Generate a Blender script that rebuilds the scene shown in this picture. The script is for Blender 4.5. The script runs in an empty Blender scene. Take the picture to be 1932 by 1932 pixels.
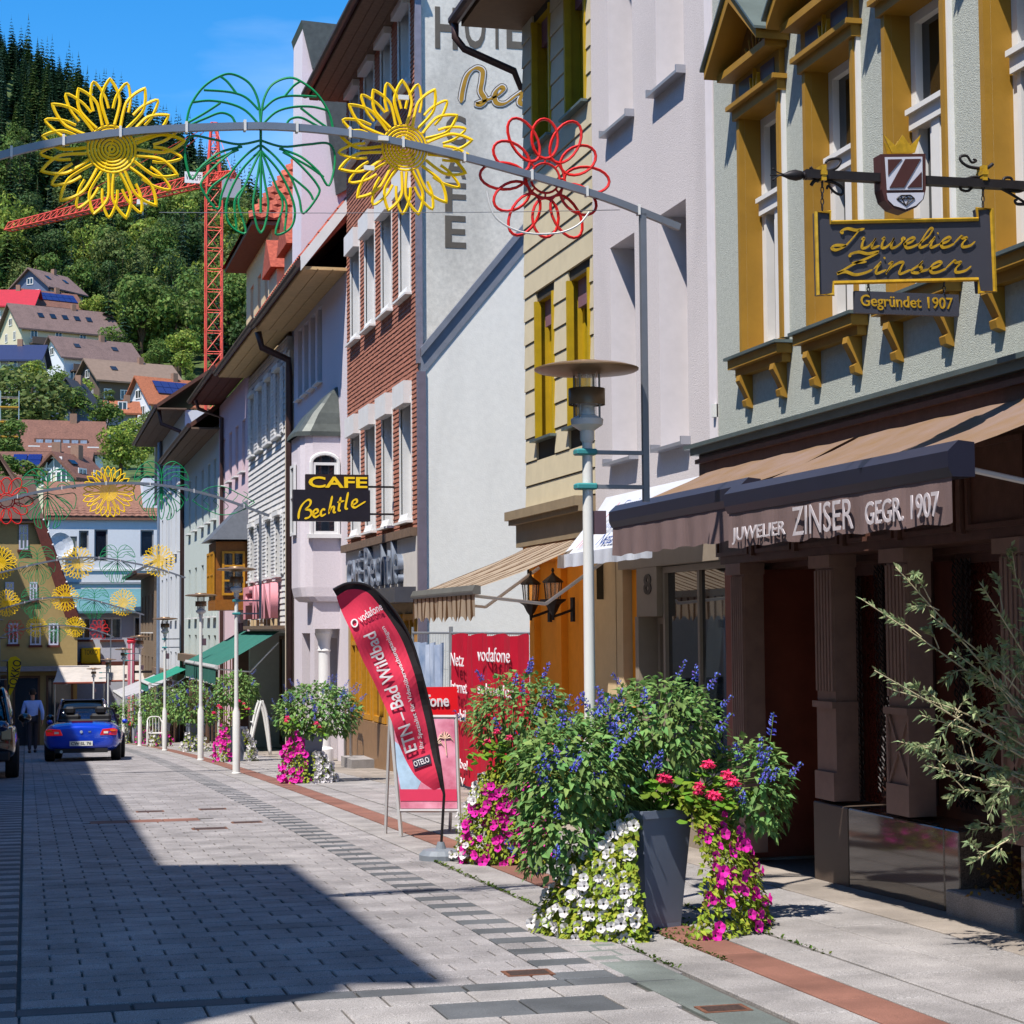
import bpy, bmesh, math, random
from mathutils import Vector, Matrix, Euler
from math import sin, cos, pi, radians, atan2, hypot, sqrt
random.seed(7)
R = random.Random(11)
scene = bpy.context.scene
COL = bpy.data.collections.new('street'); scene.collection.children.link(COL)
# ---------------------------------------------------------------- camera
# world: +Y runs down the street, +X to the right-hand facades, metres; camera above the origin
CAM = Vector((0, 0, 1.7))
FPX, CPX = 3600.0, 966.0                    # focal length and centre in a 1932 px wide picture
MROT = Matrix(((0.96913809, -0.00713047, 0.24641535),
               (-0.24638866, -0.06045523, 0.96728372),
               (-0.00799991, 0.99814544, 0.06034633)))   # columns: right, up, forward
cd = bpy.data.cameras.new('camera'); cam = bpy.data.objects.new('camera', cd); COL.objects.link(cam)
cd.sensor_width = 36; cd.lens = 36*FPX/1932; cd.clip_start = .1; cd.clip_end = 5000
rt, up, fw = (Vector((MROT[0][i], MROT[1][i], MROT[2][i])) for i in range(3))
cam.matrix_world = Matrix(((rt.x, up.x, -fw.x, CAM.x), (rt.y, up.y, -fw.y, CAM.y), (rt.z, up.z, -fw.z, CAM.z), (0, 0, 0, 1)))
scene.camera = cam
# ---------------------------------------------------------------- sky and sun
SUN = Vector((1.0, .85, -2.4)).normalized()   # the way the light travels
elev = math.asin(-SUN.z); azim = atan2(-SUN.x, -SUN.y)
w = bpy.data.worlds.new('World'); scene.world = w; w.use_nodes = True
nt = w.node_tree; bg = nt.nodes['Background']
sk = nt.nodes.new('ShaderNodeTexSky'); sk.sky_type = 'NISHITA'; sk.sun_disc = False
sk.sun_elevation = elev; sk.sun_rotation = azim; sk.altitude = 400; sk.air_density = 1.0; sk.dust_density = 0; sk.ozone_density = 4
hsn = nt.nodes.new('ShaderNodeHueSaturation'); hsn.inputs['Saturation'].default_value = 1.38; nt.links.new(sk.outputs[0], hsn.inputs['Color'])
tcw = nt.nodes.new('ShaderNodeTexCoord'); mpw = nt.nodes.new('ShaderNodeMapping'); mpw.inputs['Scale'].default_value = (1.6, 1.6, 7); mpw.inputs['Rotation'].default_value = (0, .25, .6)
nzw = nt.nodes.new('ShaderNodeTexNoise'); nzw.inputs['Scale'].default_value = 1.7; nzw.inputs['Detail'].default_value = 7; nzw.inputs['Roughness'].default_value = .5
nt.links.new(tcw.outputs['Generated'], mpw.inputs['Vector']); nt.links.new(mpw.outputs[0], nzw.inputs['Vector'])
mrw = nt.nodes.new('ShaderNodeMapRange'); mrw.inputs['From Min'].default_value = .5; mrw.inputs['From Max'].default_value = .85; mrw.inputs['To Max'].default_value = .4; nt.links.new(nzw.outputs['Fac'], mrw.inputs['Value'])
mxw = nt.nodes.new('ShaderNodeMix'); mxw.data_type = 'RGBA'; nt.links.new(mrw.outputs[0], mxw.inputs['Factor']); nt.links.new(hsn.outputs[0], mxw.inputs['A']); mxw.inputs['B'].default_value = (6.5, 7.2, 8.2, 1)
nt.links.new(mxw.outputs['Result'], bg.inputs[0]); bg.inputs[1].default_value = .125
sd = bpy.data.lights.new('sun', 'SUN'); sd.energy = 4.2; sd.angle = radians(.55); sd.color = (1, .95, .87)
so = bpy.data.objects.new('sun', sd); COL.objects.link(so)
so.rotation_euler = SUN.to_track_quat('-Z', 'Y').to_euler(); so.location = (-20, -20, 60)
vs = scene.view_settings; vs.view_transform = 'Standard'; vs.look = 'None'; vs.gamma = 1; vs.exposure = 0.78
try: vs.use_curve_mapping = False
except Exception: pass
scene.render.engine = 'CYCLES'
cy = scene.cycles; cy.max_bounces = 5; cy.diffuse_bounces = 2; cy.glossy_bounces = 2; cy.transmission_bounces = 3; cy.transparent_max_bounces = 8; cy.caustics_reflective = False; cy.caustics_refractive = False
# ---------------------------------------------------------------- pixels to places
def g(y):                                     # the street runs downhill away from the camera
    return -.019*y if y <= 0 else (-(.019*y+.00022*y*y) if y < 100 else -(4.1+.063*(y-100)) if y < 120 else -5.36)
def ray(u, v): return MROT @ Vector((u-CPX, -(v-CPX), FPX))
def onX(u, v, x): d = ray(u, v); return CAM+d*(x/d.x)
def onY(u, v, y): d = ray(u, v); return CAM+d*(y/d.y)
def onG(u, v):
    d = ray(u, v); t = 0; st = .05/d.y
    for _ in range(4000):
        p = CAM+d*t
        if p.z < g(p.y): return p
        t += st
    return p
# ---------------------------------------------------------------- materials
def lin(c): return c/12.92 if c <= .04045 else ((c+.055)/1.055)**2.4
def col(h):
    h = h.lstrip('#'); return tuple(lin(int(h[i:i+2], 16)/255) for i in (0, 2, 4))
MATS = {}
def PM(name, c, var=.12, rough=.75, scale=6, bump=0, bscale=40, metal=0, rnd=0, isl=0, spec=.4, stain=0, emit=0, transl=0, c2=None, coat=0):
    if name in MATS: return MATS[name]
    c = col(c) if isinstance(c, str) else c
    m = bpy.data.materials.new(name); m.use_nodes = True; n = m.node_tree.nodes; L = m.node_tree.links
    b = n['Principled BSDF']; b.inputs['Roughness'].default_value = rough; b.inputs['Metallic'].default_value = metal
    b.inputs['Specular IOR Level'].default_value = spec; b.inputs['Coat Weight'].default_value = coat
    b.inputs['Coat Roughness'].default_value = .05
    tc = n.new('ShaderNodeTexCoord')
    nz = n.new('ShaderNodeTexNoise'); nz.inputs['Scale'].default_value = scale; nz.inputs['Detail'].default_value = 6; nz.inputs['Roughness'].default_value = .6
    L.new(tc.outputs['Object'], nz.inputs['Vector'])
    mx = n.new('ShaderNodeMix'); mx.data_type = 'RGBA'
    ca = tuple(x*(1-var) for x in c); cb = tuple(min(1, x*(1+var)) for x in (col(c2) if c2 else c))
    mr = n.new('ShaderNodeMapRange'); mr.inputs['From Min'].default_value = .3; mr.inputs['From Max'].default_value = .7
    L.new(nz.outputs['Fac'], mr.inputs['Value']); L.new(mr.outputs[0], mx.inputs['Factor'])
    mx.inputs['A'].default_value = (*ca, 1); mx.inputs['B'].default_value = (*cb, 1)
    out = mx.outputs['Result']
    if stain:
        n2 = n.new('ShaderNodeTexNoise'); n2.inputs['Scale'].default_value = .8; n2.inputs['Detail'].default_value = 8; n2.inputs['Distortion'].default_value = .6
        mp = n.new('ShaderNodeMapping'); mp.inputs['Scale'].default_value = (1, 1, .35); L.new(tc.outputs['Object'], mp.inputs['Vector']); L.new(mp.outputs[0], n2.inputs['Vector'])
        r2 = n.new('ShaderNodeMapRange'); r2.inputs['From Min'].default_value = .48; r2.inputs['From Max'].default_value = .75; r2.inputs['To Min'].default_value = 1; r2.inputs['To Max'].default_value = 1-stain
        L.new(n2.outputs['Fac'], r2.inputs['Value'])
        m3 = n.new('ShaderNodeMix'); m3.data_type = 'RGBA'; m3.blend_type = 'MULTIPLY'; m3.inputs['Factor'].default_value = 1
        cmb = n.new('ShaderNodeCombineColor')
        for k in range(3): L.new(r2.outputs[0], cmb.inputs[k])
        L.new(out, m3.inputs['A']); L.new(cmb.outputs[0], m3.inputs['B']); out = m3.outputs['Result']
    if rnd or isl:
        hs = n.new('ShaderNodeHueSaturation'); k = n.new('ShaderNodeMapRange')
        a = rnd or isl; k.inputs['To Min'].default_value = 1-a; k.inputs['To Max'].default_value = 1+a
        if isl: src = n.new('ShaderNodeNewGeometry').outputs['Random Per Island']
        else: src = n.new('ShaderNodeObjectInfo').outputs['Random']
        L.new(src, k.inputs['Value']); L.new(k.outputs[0], hs.inputs['Value']); L.new(out, hs.inputs['Color'])
        if isl and transl:
            k2 = n.new('ShaderNodeMapRange'); k2.inputs['To Min'].default_value = .5+.035; k2.inputs['To Max'].default_value = .5-.03
            ml = n.new('ShaderNodeMath'); ml.operation = 'FRACT'; mm = n.new('ShaderNodeMath'); mm.operation = 'MULTIPLY'; mm.inputs[1].default_value = 7.31
            L.new(src, mm.inputs[0]); L.new(mm.outputs[0], ml.inputs[0]); L.new(ml.outputs[0], k2.inputs['Value']); L.new(k2.outputs[0], hs.inputs['Hue'])
        out = hs.outputs['Color']
    L.new(out, b.inputs['Base Color'])
    if bump:
        bn = n.new('ShaderNodeTexNoise'); bn.inputs['Scale'].default_value = bscale; bn.inputs['Detail'].default_value = 5
        L.new(tc.outputs['Object'], bn.inputs['Vector'])
        bp = n.new('ShaderNodeBump'); bp.inputs['Strength'].default_value = bump; bp.inputs['Distance'].default_value = .02
        L.new(bn.outputs['Fac'], bp.inputs['Height']); L.new(bp.outputs[0], b.inputs['Normal'])
    if emit: L.new(out, b.inputs['Emission Color']); b.inputs['Emission Strength'].default_value = emit
    if transl:
        tr = n.new('ShaderNodeBsdfTranslucent'); L.new(out, tr.inputs['Color'])
        ad = n.new('ShaderNodeMixShader'); ad.inputs[0].default_value = transl
        L.new(b.outputs[0], ad.inputs[1]); L.new(tr.outputs[0], ad.inputs[2]); L.new(ad.outputs[0], n['Material Output'].inputs['Surface'])
    MATS[name] = m; return m
def glassmat(name, c='#0c1014', rough=.04, spec=.9):
    return PM(name, c, var=.3, rough=rough, scale=1.5, spec=spec)
def clearglass(name='clear_glass', alpha=.25, c=(.8, .85, .85)):
    if name in MATS: return MATS[name]
    m = bpy.data.materials.new(name); m.use_nodes = True; n = m.node_tree.nodes; L = m.node_tree.links
    b = n['Principled BSDF']; b.inputs['Base Color'].default_value = (*c, 1); b.inputs['Roughness'].default_value = .05
    t = n.new('ShaderNodeBsdfTransparent'); mx = n.new('ShaderNodeMixShader'); mx.inputs[0].default_value = alpha
    L.new(t.outputs[0], mx.inputs[1]); L.new(b.outputs[0], mx.inputs[2]); L.new(mx.outputs[0], n['Material Output'].inputs['Surface'])
    MATS[name] = m; return m
# ---------------------------------------------------------------- mesh helpers
def wloc(o):
    v = Vector((0, 0, 0))
    while o: v += o.location; o = o.parent
    return v
class Fr:                                     # an upright frame: s along, t up, o outward
    def __init__(f, O, a, n): f.O = Vector(O); f.a = Vector(a).normalized(); f.n = Vector(n).normalized()
    def p(f, s, t, o=0): return f.O+f.a*s+Vector((0, 0, t))+f.n*o
    def px(f, u, v, o=0):
        d = ray(u, v); q = f.O+f.n*o; k = (q-CAM).dot(f.n)/d.dot(f.n); h = CAM+d*k-f.O
        return h.dot(f.a), h.z
def FX(x): return Fr((x, 0, 0), (0, 1, 0), (-1, 0, 0))     # facades of the right-hand row: s = world Y, t = world Z
def FY(y): return Fr((0, y, 0), (1, 0, 0), (0, -1, 0))     # walls that face the camera: s = world X
class MB:
    def __init__(s): s.v = []; s.f = []; s.m = []
    def add(s, vs, fs, m=0):
        k = len(s.v); s.v += [tuple(p) for p in vs]
        for f in fs: s.f.append(tuple(i+k for i in f)); s.m.append(m)
        return s
    def hexa(s, P, m=0):      # P: bottom 4 ccw, top 4
        return s.add(P, [(3, 2, 1, 0), (4, 5, 6, 7), (0, 1, 5, 4), (1, 2, 6, 5), (2, 3, 7, 6), (3, 0, 4, 7)], m)
    def box(s, x0, x1, y0, y1, z0, z1, m=0):
        return s.hexa([(x0, y0, z0), (x1, y0, z0), (x1, y1, z0), (x0, y1, z0), (x0, y0, z1), (x1, y0, z1), (x1, y1, z1), (x0, y1, z1)], m)
    def fbox(s, f, s0, s1, t0, t1, o0, o1, m=0):
        return s.hexa([f.p(s0, t0, o0), f.p(s1, t0, o0), f.p(s1, t0, o1), f.p(s0, t0, o1), f.p(s0, t1, o0), f.p(s1, t1, o0), f.p(s1, t1, o1), f.p(s0, t1, o1)], m)
    def poly(s, pts, m=0): return s.add(pts, [tuple(range(len(pts)))], m)
    def prism(s, pts, vec, m=0, m2=None):
        pts = [Vector(p) for p in pts]; n = len(pts); vec = Vector(vec)
        fs = [tuple(range(n))[::-1], tuple(range(n, 2*n))]
        s.add(pts+[p+vec for p in pts], fs, m)
        k = len(s.v)-2*n
        for i in range(n):
            j = (i+1) % n; s.f.append((k+i, k+j, k+n+j, k+n+i)); s.m.append(m if m2 is None else m2)
        return s
    def tube(s, pts, r, n=6, m=0, closed=False, cap=True):
        pts = [Vector(p) for p in pts]; N = len(pts); rr = r if isinstance(r, (list, tuple)) else [r]*N
        k = len(s.v); ref = None
        for i, p in enumerate(pts):
            if closed: d = pts[(i+1) % N]-pts[i-1]
            else: d = pts[min(i+1, N-1)]-pts[max(i-1, 0)]
            d = d.normalized() if d.length > 1e-9 else Vector((0, 0, 1))
            if ref is None: ref = Vector((0, 0, 1)) if abs(d.z) < .9 else Vector((1, 0, 0))
            a = (ref-d*ref.dot(d)); a = a.normalized() if a.length > 1e-6 else d.orthogonal().normalized(); b = d.cross(a); ref = a
            for j in range(n):
                t = 2*pi*j/n; s.v.append(tuple(p+(a*cos(t)+b*sin(t))*rr[i]))
        for i in range(N if closed else N-1):
            i2 = (i+1) % N
            for j in range(n):
                j2 = (j+1) % n; s.f.append((k+i*n+j, k+i*n+j2, k+i2*n+j2, k+i2*n+j)); s.m.append(m)
        if cap and not closed:
            s.f.append(tuple(k+j for j in range(n))[::-1]); s.m.append(m); s.f.append(tuple(k+(N-1)*n+j for j in range(n))); s.m.append(m)
        return s
    def lathe(s, prof, c=(0, 0, 0), n=16, m=0, cap=True):
        k = len(s.v); c = Vector(c)
        for r, z in prof:
            for j in range(n): t = 2*pi*j/n; s.v.append((c.x+r*cos(t), c.y+r*sin(t), c.z+z))
        for i in range(len(prof)-1):
            for j in range(n):
                j2 = (j+1) % n; s.f.append((k+i*n+j, k+i*n+j2, k+(i+1)*n+j2, k+(i+1)*n+j)); s.m.append(m)
        if cap:
            s.f.append(tuple(k+j for j in range(n))[::-1]); s.m.append(m); q = k+(len(prof)-1)*n; s.f.append(tuple(q+j for j in range(n))); s.m.append(m)
        return s
    def ball(s, c, rx, ry=None, rz=None, n=10, k=6, m=0):
        ry = ry or rx; rz = rz or rx; c = Vector(c); b = len(s.v)
        for i in range(k+1):
            a = -pi/2+pi*i/k
            for j in range(n): t = 2*pi*j/n; s.v.append((c.x+rx*cos(a)*cos(t), c.y+ry*cos(a)*sin(t), c.z+rz*sin(a)))
        for i in range(k):
            for j in range(n):
                j2 = (j+1) % n; s.f.append((b+i*n+j, b+i*n+j2, b+(i+1)*n+j2, b+(i+1)*n+j)); s.m.append(m)
        return s
    def mesh(s, name, mats, smooth=False, off=Vector((0, 0, 0))):
        me = bpy.data.meshes.new(name)
        me.from_pydata([(x-off.x, y-off.y, z-off.z) for x, y, z in s.v], [], s.f)
        mats = mats if isinstance(mats, (list, tuple)) else [mats]
        for q in mats: me.materials.append(q)
        if len(mats) > 1: me.polygons.foreach_set('material_index', s.m)
        if smooth: me.polygons.foreach_set('use_smooth', [True]*len(me.polygons))
        me.update(); return me
    def build(s, name, mats, parent=None, smooth=False, bevel=0, fix=True):
        me = s.mesh(name, mats, False, wloc(parent) if parent else Vector((0, 0, 0)))
        if fix:
            bm = bmesh.new(); bm.from_mesh(me); bmesh.ops.recalc_face_normals(bm, faces=bm.faces)
            if bevel: bmesh.ops.bevel(bm, geom=[e for e in bm.edges if len(e.link_faces) == 2 and e.calc_face_angle(0) > .5], offset=bevel, segments=1, affect='EDGES', clamp_overlap=True)
            bm.to_mesh(me); bm.free()
        if smooth: me.polygons.foreach_set('use_smooth', [True]*len(me.polygons))
        return link(name, me, parent)
def link(name, data, parent=None, loc=None):
    o = bpy.data.objects.new(name, data); COL.objects.link(o)
    if parent: o.parent = parent
    if loc is not None: o.location = loc
    return o
def tag(o, label=None, cat=None, group=None, kind=None):
    for k, v in (('label', label), ('category', cat), ('group', group), ('kind', kind)):
        if v: o[k] = v
    return o
def thing(name, label, cat, loc=(0, 0, 0), group=None): return tag(link(name, None, None, Vector(loc)), label, cat, group)
def copy_tree(o, parent=None):
    c = o.copy(); COL.objects.link(c); c.parent = parent
    for ch in o.children: copy_tree(ch, c)
    return c
def struct(o): o['kind'] = 'structure'; return o
def smooth_angle(o, a=40):
    o.data.polygons.foreach_set('use_smooth', [True]*len(o.data.polygons))
    try: o.data.set_sharp_from_angle(angle=radians(a))
    except Exception: pass
    return o
def text_mesh(txt, size=1, ext=.01, shear=0, bold=0, align='CENTER', space=1.0):
    cu = bpy.data.curves.new('txt', 'FONT'); cu.body = txt; cu.size = size; cu.extrude = ext; cu.shear = shear; cu.offset = bold
    cu.align_x = align; cu.align_y = 'BOTTOM_BASELINE'; cu.space_character = space; cu.resolution_u = 3
    o = bpy.data.objects.new('txt', cu); COL.objects.link(o)
    me = bpy.data.meshes.new_from_object(o.evaluated_get(bpy.context.evaluated_depsgraph_get()))
    bpy.data.objects.remove(o); bpy.data.curves.remove(cu); return me
def text_on(fr, txt, s, t, o, w=None, h=None, mat=None, parent=None, name='lettering', ext=.006, shear=0, bold=0, flip=False, space=1.0):
    """flat lettering on frame fr, left end at s, baseline t, proud by o; w,h = size wanted in metres"""
    me = text_mesh(txt, 1, .5, shear, bold, 'LEFT', space)
    xs = [v.co.x for v in me.vertices]; ys = [v.co.y for v in me.vertices]
    x0, x1, y0, y1 = min(xs), max(xs), min(ys), max(ys)
    kx = (w/(x1-x0)) if w else None; ky = (h/(y1-y0)) if h else None
    kx = kx or ky; ky = ky or kx; off = wloc(parent) if parent else Vector((0, 0, 0))
    dirn = -1 if flip else 1
    for v in me.vertices: v.co = fr.p(s+dirn*(v.co.x-x0)*kx, t+(v.co.y-y0)*ky, o+(v.co.z)*ext*2)-off
    bm = bmesh.new(); bm.from_mesh(me); bmesh.ops.recalc_face_normals(bm, faces=bm.faces); bm.to_mesh(me); bm.free()
    me.materials.clear(); me.materials.append(mat)
    return link(name, me, parent)
def cr(pts, n=8, closed=False):                # Catmull-Rom through points (tuples of any length)
    out = []; N = len(pts); P = [Vector(p) for p in pts]
    for i in range(N if closed else N-1):
        a = P[(i-1) % N] if closed or i > 0 else P[0]; b = P[i]; c = P[(i+1) % N]; d = P[(i+2) % N] if closed or i+2 < N else P[-1]
        for k in range(n):
            t = k/n; out.append(.5*((2*b)+(c-a)*t+(2*a-5*b+4*c-d)*t*t+(3*b-a-3*c+d)*t**3))
    if not closed: out.append(P[-1])
    return out
def wall(mb, fr, s0, s1, t0, t1, holes=(), depth=.25, o=0, m=0, mj=None, clip=None):
    """a wall face with openings and their reveals; clip(s) gives a top limit for each column"""
    S = sorted({s0, s1, *[h[0] for h in holes], *[h[1] for h in holes]}); T = sorted({t0, t1, *[h[2] for h in holes], *[h[3] for h in holes]})
    S = [x for x in S if s0 <= x <= s1]; T = [x for x in T if t0 <= x <= t1]
    for i in range(len(S)-1):
        for j in range(len(T)-1):
            a, b, c, d = S[i], S[i+1], T[j], T[j+1]; ms, mt = (a+b)/2, (c+d)/2
            if any(h[0] < ms < h[1] and h[2] < mt < h[3] for h in holes): continue
            mb.poly([fr.p(a, c, o), fr.p(b, c, o), fr.p(b, d, o), fr.p(a, d, o)], m)
    for h in holes:
        q = m if mj is None else mj; a, b, c, d = h[:4]; dp = h[4] if len(h) > 4 else depth
        for (x, y), (x2, y2) in (((a, c), (b, c)), ((b, c), (b, d)), ((b, d), (a, d)), ((a, d), (a, c))):
            mb.poly([fr.p(x, y, o), fr.p(x2, y2, o), fr.p(x2, y2, o-dp), fr.p(x, y, o-dp)], q)
    return mb
def shell(mb, fr, s0, s1, t0, t1, back, m=0):   # the other sides of a house body behind a facade
    P = lambda s, t, o: fr.p(s, t, o)
    mb.poly([P(s0, t0, 0), P(s0, t1, 0), P(s0, t1, -back), P(s0, t0, -back)], m); mb.poly([P(s1, t0, 0), P(s1, t1, 0), P(s1, t1, -back), P(s1, t0, -back)], m)
    mb.poly([P(s0, t0, -back), P(s1, t0, -back), P(s1, t1, -back), P(s0, t1, -back)], m)
def window(parent, fr, s0, s1, t0, t1, depth, fm, pm, o=0, fw=.06, nv=1, nh=0, name='window', th=.05, hs=None, vs=None):
    """frame with mullions set back in an opening, the panes as sub-parts"""
    b = MB(); q = o-depth
    b.fbox(fr, s0, s1, t0, t0+fw, q, q+th); b.fbox(fr, s0, s1, t1-fw, t1, q, q+th)
    b.fbox(fr, s0, s0+fw, t0+fw, t1-fw, q, q+th); b.fbox(fr, s1-fw, s1, t0+fw, t1-fw, q, q+th)
    V = vs if vs is not None else [s0+(s1-s0)*(k+1)/(nv+1) for k in range(nv)]
    H = hs if hs is not None else [t0+(t1-t0)*(k+1)/(nh+1) for k in range(nh)]
    for x in V: b.fbox(fr, x-fw*.45, x+fw*.45, t0+fw, t1-fw, q, q+th*.85)
    for y in H: b.fbox(fr, s0+fw, s1-fw, y-fw*.4, y+fw*.4, q, q+th*.92)
    f = b.build(name, fm, parent)
    ss = [s0]+list(V)+[s1]; tt = [t0]+list(H)+[t1]
    for i in range(len(ss)-1):
        for j in range(len(tt)-1):
            p = MB(); p.fbox(fr, ss[i]+.01, ss[i+1]-.01, tt[j]+.01, tt[j+1]-.01, q-.012, q+.012); p.build('pane', pm, f)
    return f
# ================================================================ the ground
GR = PM('ground_bed', '#55504c', var=.3, rough=.95, scale=30, bump=.3)
def strip(mb, x0, x1, y0, y1, dz, n=None, m=0):
    n = n or max(1, int((y1-y0)/1.5)); 
    for i in range(n):
        a, b = y0+(y1-y0)*i/n, y0+(y1-y0)*(i+1)/n
        mb.poly([(x0, a, g(a)+dz), (x1, a, g(a)+dz), (x1, b, g(b)+dz), (x0, b, g(b)+dz)], m)
b = MB()
ys = [-60, -20]+list(range(0, 122, 2))+[140, 200]
xs = [-60, -20, -5, 0, 3, 6.5, 20, 60]
for i in range(len(ys)-1):
    for j in range(len(xs)-1):
        b.poly([(xs[j], ys[i], g(ys[i])-.03), (xs[j+1], ys[i], g(ys[i])-.03), (xs[j+1], ys[i+1], g(ys[i+1])-.03), (xs[j], ys[i+1], g(ys[i+1])-.03)])
ground = struct(b.build('ground', GR))
def stonemat(name, c, var, scale=160, rnd=.1, c2=None):
    """granite-like pavers: fine speckle, a per-stone shift, blotches of wear"""
    if name in MATS: return MATS[name]
    m = bpy.data.materials.new(name); m.use_nodes = True; n = m.node_tree.nodes; L = m.node_tree.links; b = n['Principled BSDF']
    b.inputs['Roughness'].default_value = .8; b.inputs['Specular IOR Level'].default_value = .35
    geo = n.new('ShaderNodeNewGeometry')
    z1 = n.new('ShaderNodeTexNoise'); z1.inputs['Scale'].default_value = scale; z1.inputs['Detail'].default_value = 3; L.new(geo.outputs['Position'], z1.inputs['Vector'])
    z2 = n.new('ShaderNodeTexNoise'); z2.inputs['Scale'].default_value = 2.2; z2.inputs['Detail'].default_value = 7; L.new(geo.outputs['Position'], z2.inputs['Vector'])
    c = col(c); mx = n.new('ShaderNodeMix'); mx.data_type = 'RGBA'
    mr = n.new('ShaderNodeMapRange'); mr.inputs['From Min'].default_value = .36; mr.inputs['From Max'].default_value = .64; L.new(z1.outputs['Fac'], mr.inputs['Value'])
    mx.inputs['A'].default_value = (*[x*(1-var) for x in c], 1); mx.inputs['B'].default_value = (*[min(1, x*(1+var)) for x in c], 1); L.new(mr.outputs[0], mx.inputs['Factor'])
    r2 = n.new('ShaderNodeMapRange'); r2.inputs['From Min'].default_value = .3; r2.inputs['From Max'].default_value = .7; r2.inputs['To Min'].default_value = .66; r2.inputs['To Max'].default_value = 1.14; L.new(z2.outputs['Fac'], r2.inputs['Value'])
    r3 = n.new('ShaderNodeMapRange'); r3.inputs['To Min'].default_value = 1-rnd; r3.inputs['To Max'].default_value = 1+rnd; L.new(geo.outputs['Random Per Island'], r3.inputs['Value'])
    oi = n.new('ShaderNodeObjectInfo'); r4 = n.new('ShaderNodeMapRange'); r4.inputs['To Min'].default_value = 1-rnd; r4.inputs['To Max'].default_value = 1+rnd; L.new(oi.outputs['Random'], r4.inputs['Value'])
    ma = n.new('ShaderNodeMath'); ma.operation = 'MULTIPLY'; L.new(r2.outputs[0], ma.inputs[0]); L.new(r3.outputs[0], ma.inputs[1])
    mb_ = n.new('ShaderNodeMath'); mb_.operation = 'MULTIPLY'; L.new(ma.outputs[0], mb_.inputs[0]); L.new(r4.outputs[0], mb_.inputs[1])
    hs = n.new('ShaderNodeHueSaturation'); L.new(mb_.outputs[0], hs.inputs['Value']); L.new(mx.outputs['Result'], hs.inputs['Color']); L.new(hs.outputs[0], b.inputs['Base Color'])
    bp = n.new('ShaderNodeBump'); bp.inputs['Strength'].default_value = .35; bp.inputs['Distance'].default_value = .004; L.new(z1.outputs['Fac'], bp.inputs['Height']); L.new(bp.outputs[0], b.inputs['Normal'])
    MATS[name] = m; return m
ST_L = stonemat('granite_light', '#8f8a8a', .42); ST_D = stonemat('granite_dark', '#55575a', .25); ST_S = stonemat('granite_slab', '#948f8d', .4, rnd=.05)
ST_R = stonemat('red_paver', '#80584b', .2, rnd=.06); ST_G = stonemat('grey_green_slab', '#6b716d', .25)
def stone_box(mb, x0, x1, y0, y1, m=0, gap=.006, h=.03, tilt=0):
    x0 += gap; x1 -= gap; y0 += gap; y1 -= gap; e = .007; k = R.uniform(-.0015, .0015)
    z = lambda y: g(y)+k
    A = [(x0, y0, z(y0)-h), (x1, y0, z(y0)-h), (x1, y1, z(y1)-h), (x0, y1, z(y1)-h)]
    B_ = [(x0, y0, z(y0)-.006), (x1, y0, z(y0)-.006), (x1, y1, z(y1)-.006), (x0, y1, z(y1)-.006)]
    C = [(x0+e, y0+e, z(y0)), (x1-e, y0+e, z(y0)), (x1-e, y1-e, z(y1)), (x0+e, y1-e, z(y1))]
    mb.add(A+B_+C, [(0, 1, 5, 4), (1, 2, 6, 5), (2, 3, 7, 6), (3, 0, 4, 7), (4, 5, 9, 8), (5, 6, 10, 9), (6, 7, 11, 10), (7, 4, 8, 11), (8, 9, 10, 11)], m)
def lay(name, parent, cells, mats, near=300):
    """cells: (x0,x1,y0,y1,mat); the nearest are single stones, the rest one joined part"""
    cells = sorted(cells, key=lambda c: c[2]); names = [m for m in mats]
    for c in cells[:near]:
        q = MB(); stone_box(q, *c[:4]); o = q.build(name, mats[c[4]], parent, fix=False)
    if len(cells) > near:
        q = MB()
        for c in cells[near:]: stone_box(q, *c[:4], m=c[4])
        o = q.build(name+'_field', mats, parent, fix=False); o['kind'] = 'stuff'
def surf(name, x0, x1, y0, y1, mat=GR):
    b = MB(); strip(b, x0, x1, y0, y1, -.02); return struct(b.build(name, mat))
BW, BR = .3417, .2375
roadway = surf('road', -.02, 2.83, 10.16, 115)
cells = []; row = 0; y = 10.16
while y < 112:
    off = -BW/2 if row % 2 else 0
    x = -.02+off
    while x < 2.83-.01:
        a, c = max(x, -.02), min(x+BW, 2.83)
        if c-a > .05 and not (23.0 < y+.1 < 23.45 and .7 < a+.1 < 2.05): cells.append((a, c, y, y+BR, 0))
        x += BW
    y += BR; row += 1
RB = 23.0
cells += [(.74+.43*i, .74+.43*(i+1), 10.16+BR*54, 10.16+BR*56, 1) for i in range(3)]
lay('paver', roadway, cells, [ST_L, ST_R])
# band of alternating dark and light bars on both sides of the carriageway
gut = surf('drainage_strip', 2.83, 3.55, 10.16, 112)
cells = []; y = 10.16; row = 0
while y < 110:
    off = .06 if row % 2 else 0
    if row % 2 == 0: cells.append((2.83, 3.17, y, y+BR, 1))
    else: cells.append((2.83, 3.0, y, y+BR, 0)); cells.append((3.0, 3.17, y, y+BR, 0))
    cells.append((3.17, 3.36+off, y, y+BR, 0)); cells.append((3.36+off, 3.55, y, y+BR, 0))
    y += BR; row += 1
lay('kerb_stone', gut, cells, [ST_L, ST_D])
ls = surf('parking_strip', -2.2, -.02, 4, 112)
cells = []; y = 9.0; row = 0
while y < 110:
    if row % 2 == 0: cells.append((-.62, -.03, y, y+.2, 1))
    else: cells.append((-.62, -.03, y, y+.25, 0))
    for k in range(3): cells.append((-2.2+k*.52, -2.2+(k+1)*.52, y, y+(.2 if row % 2 == 0 else .25), 0))
    y += .2 if row % 2 == 0 else .25; row += 1
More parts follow.
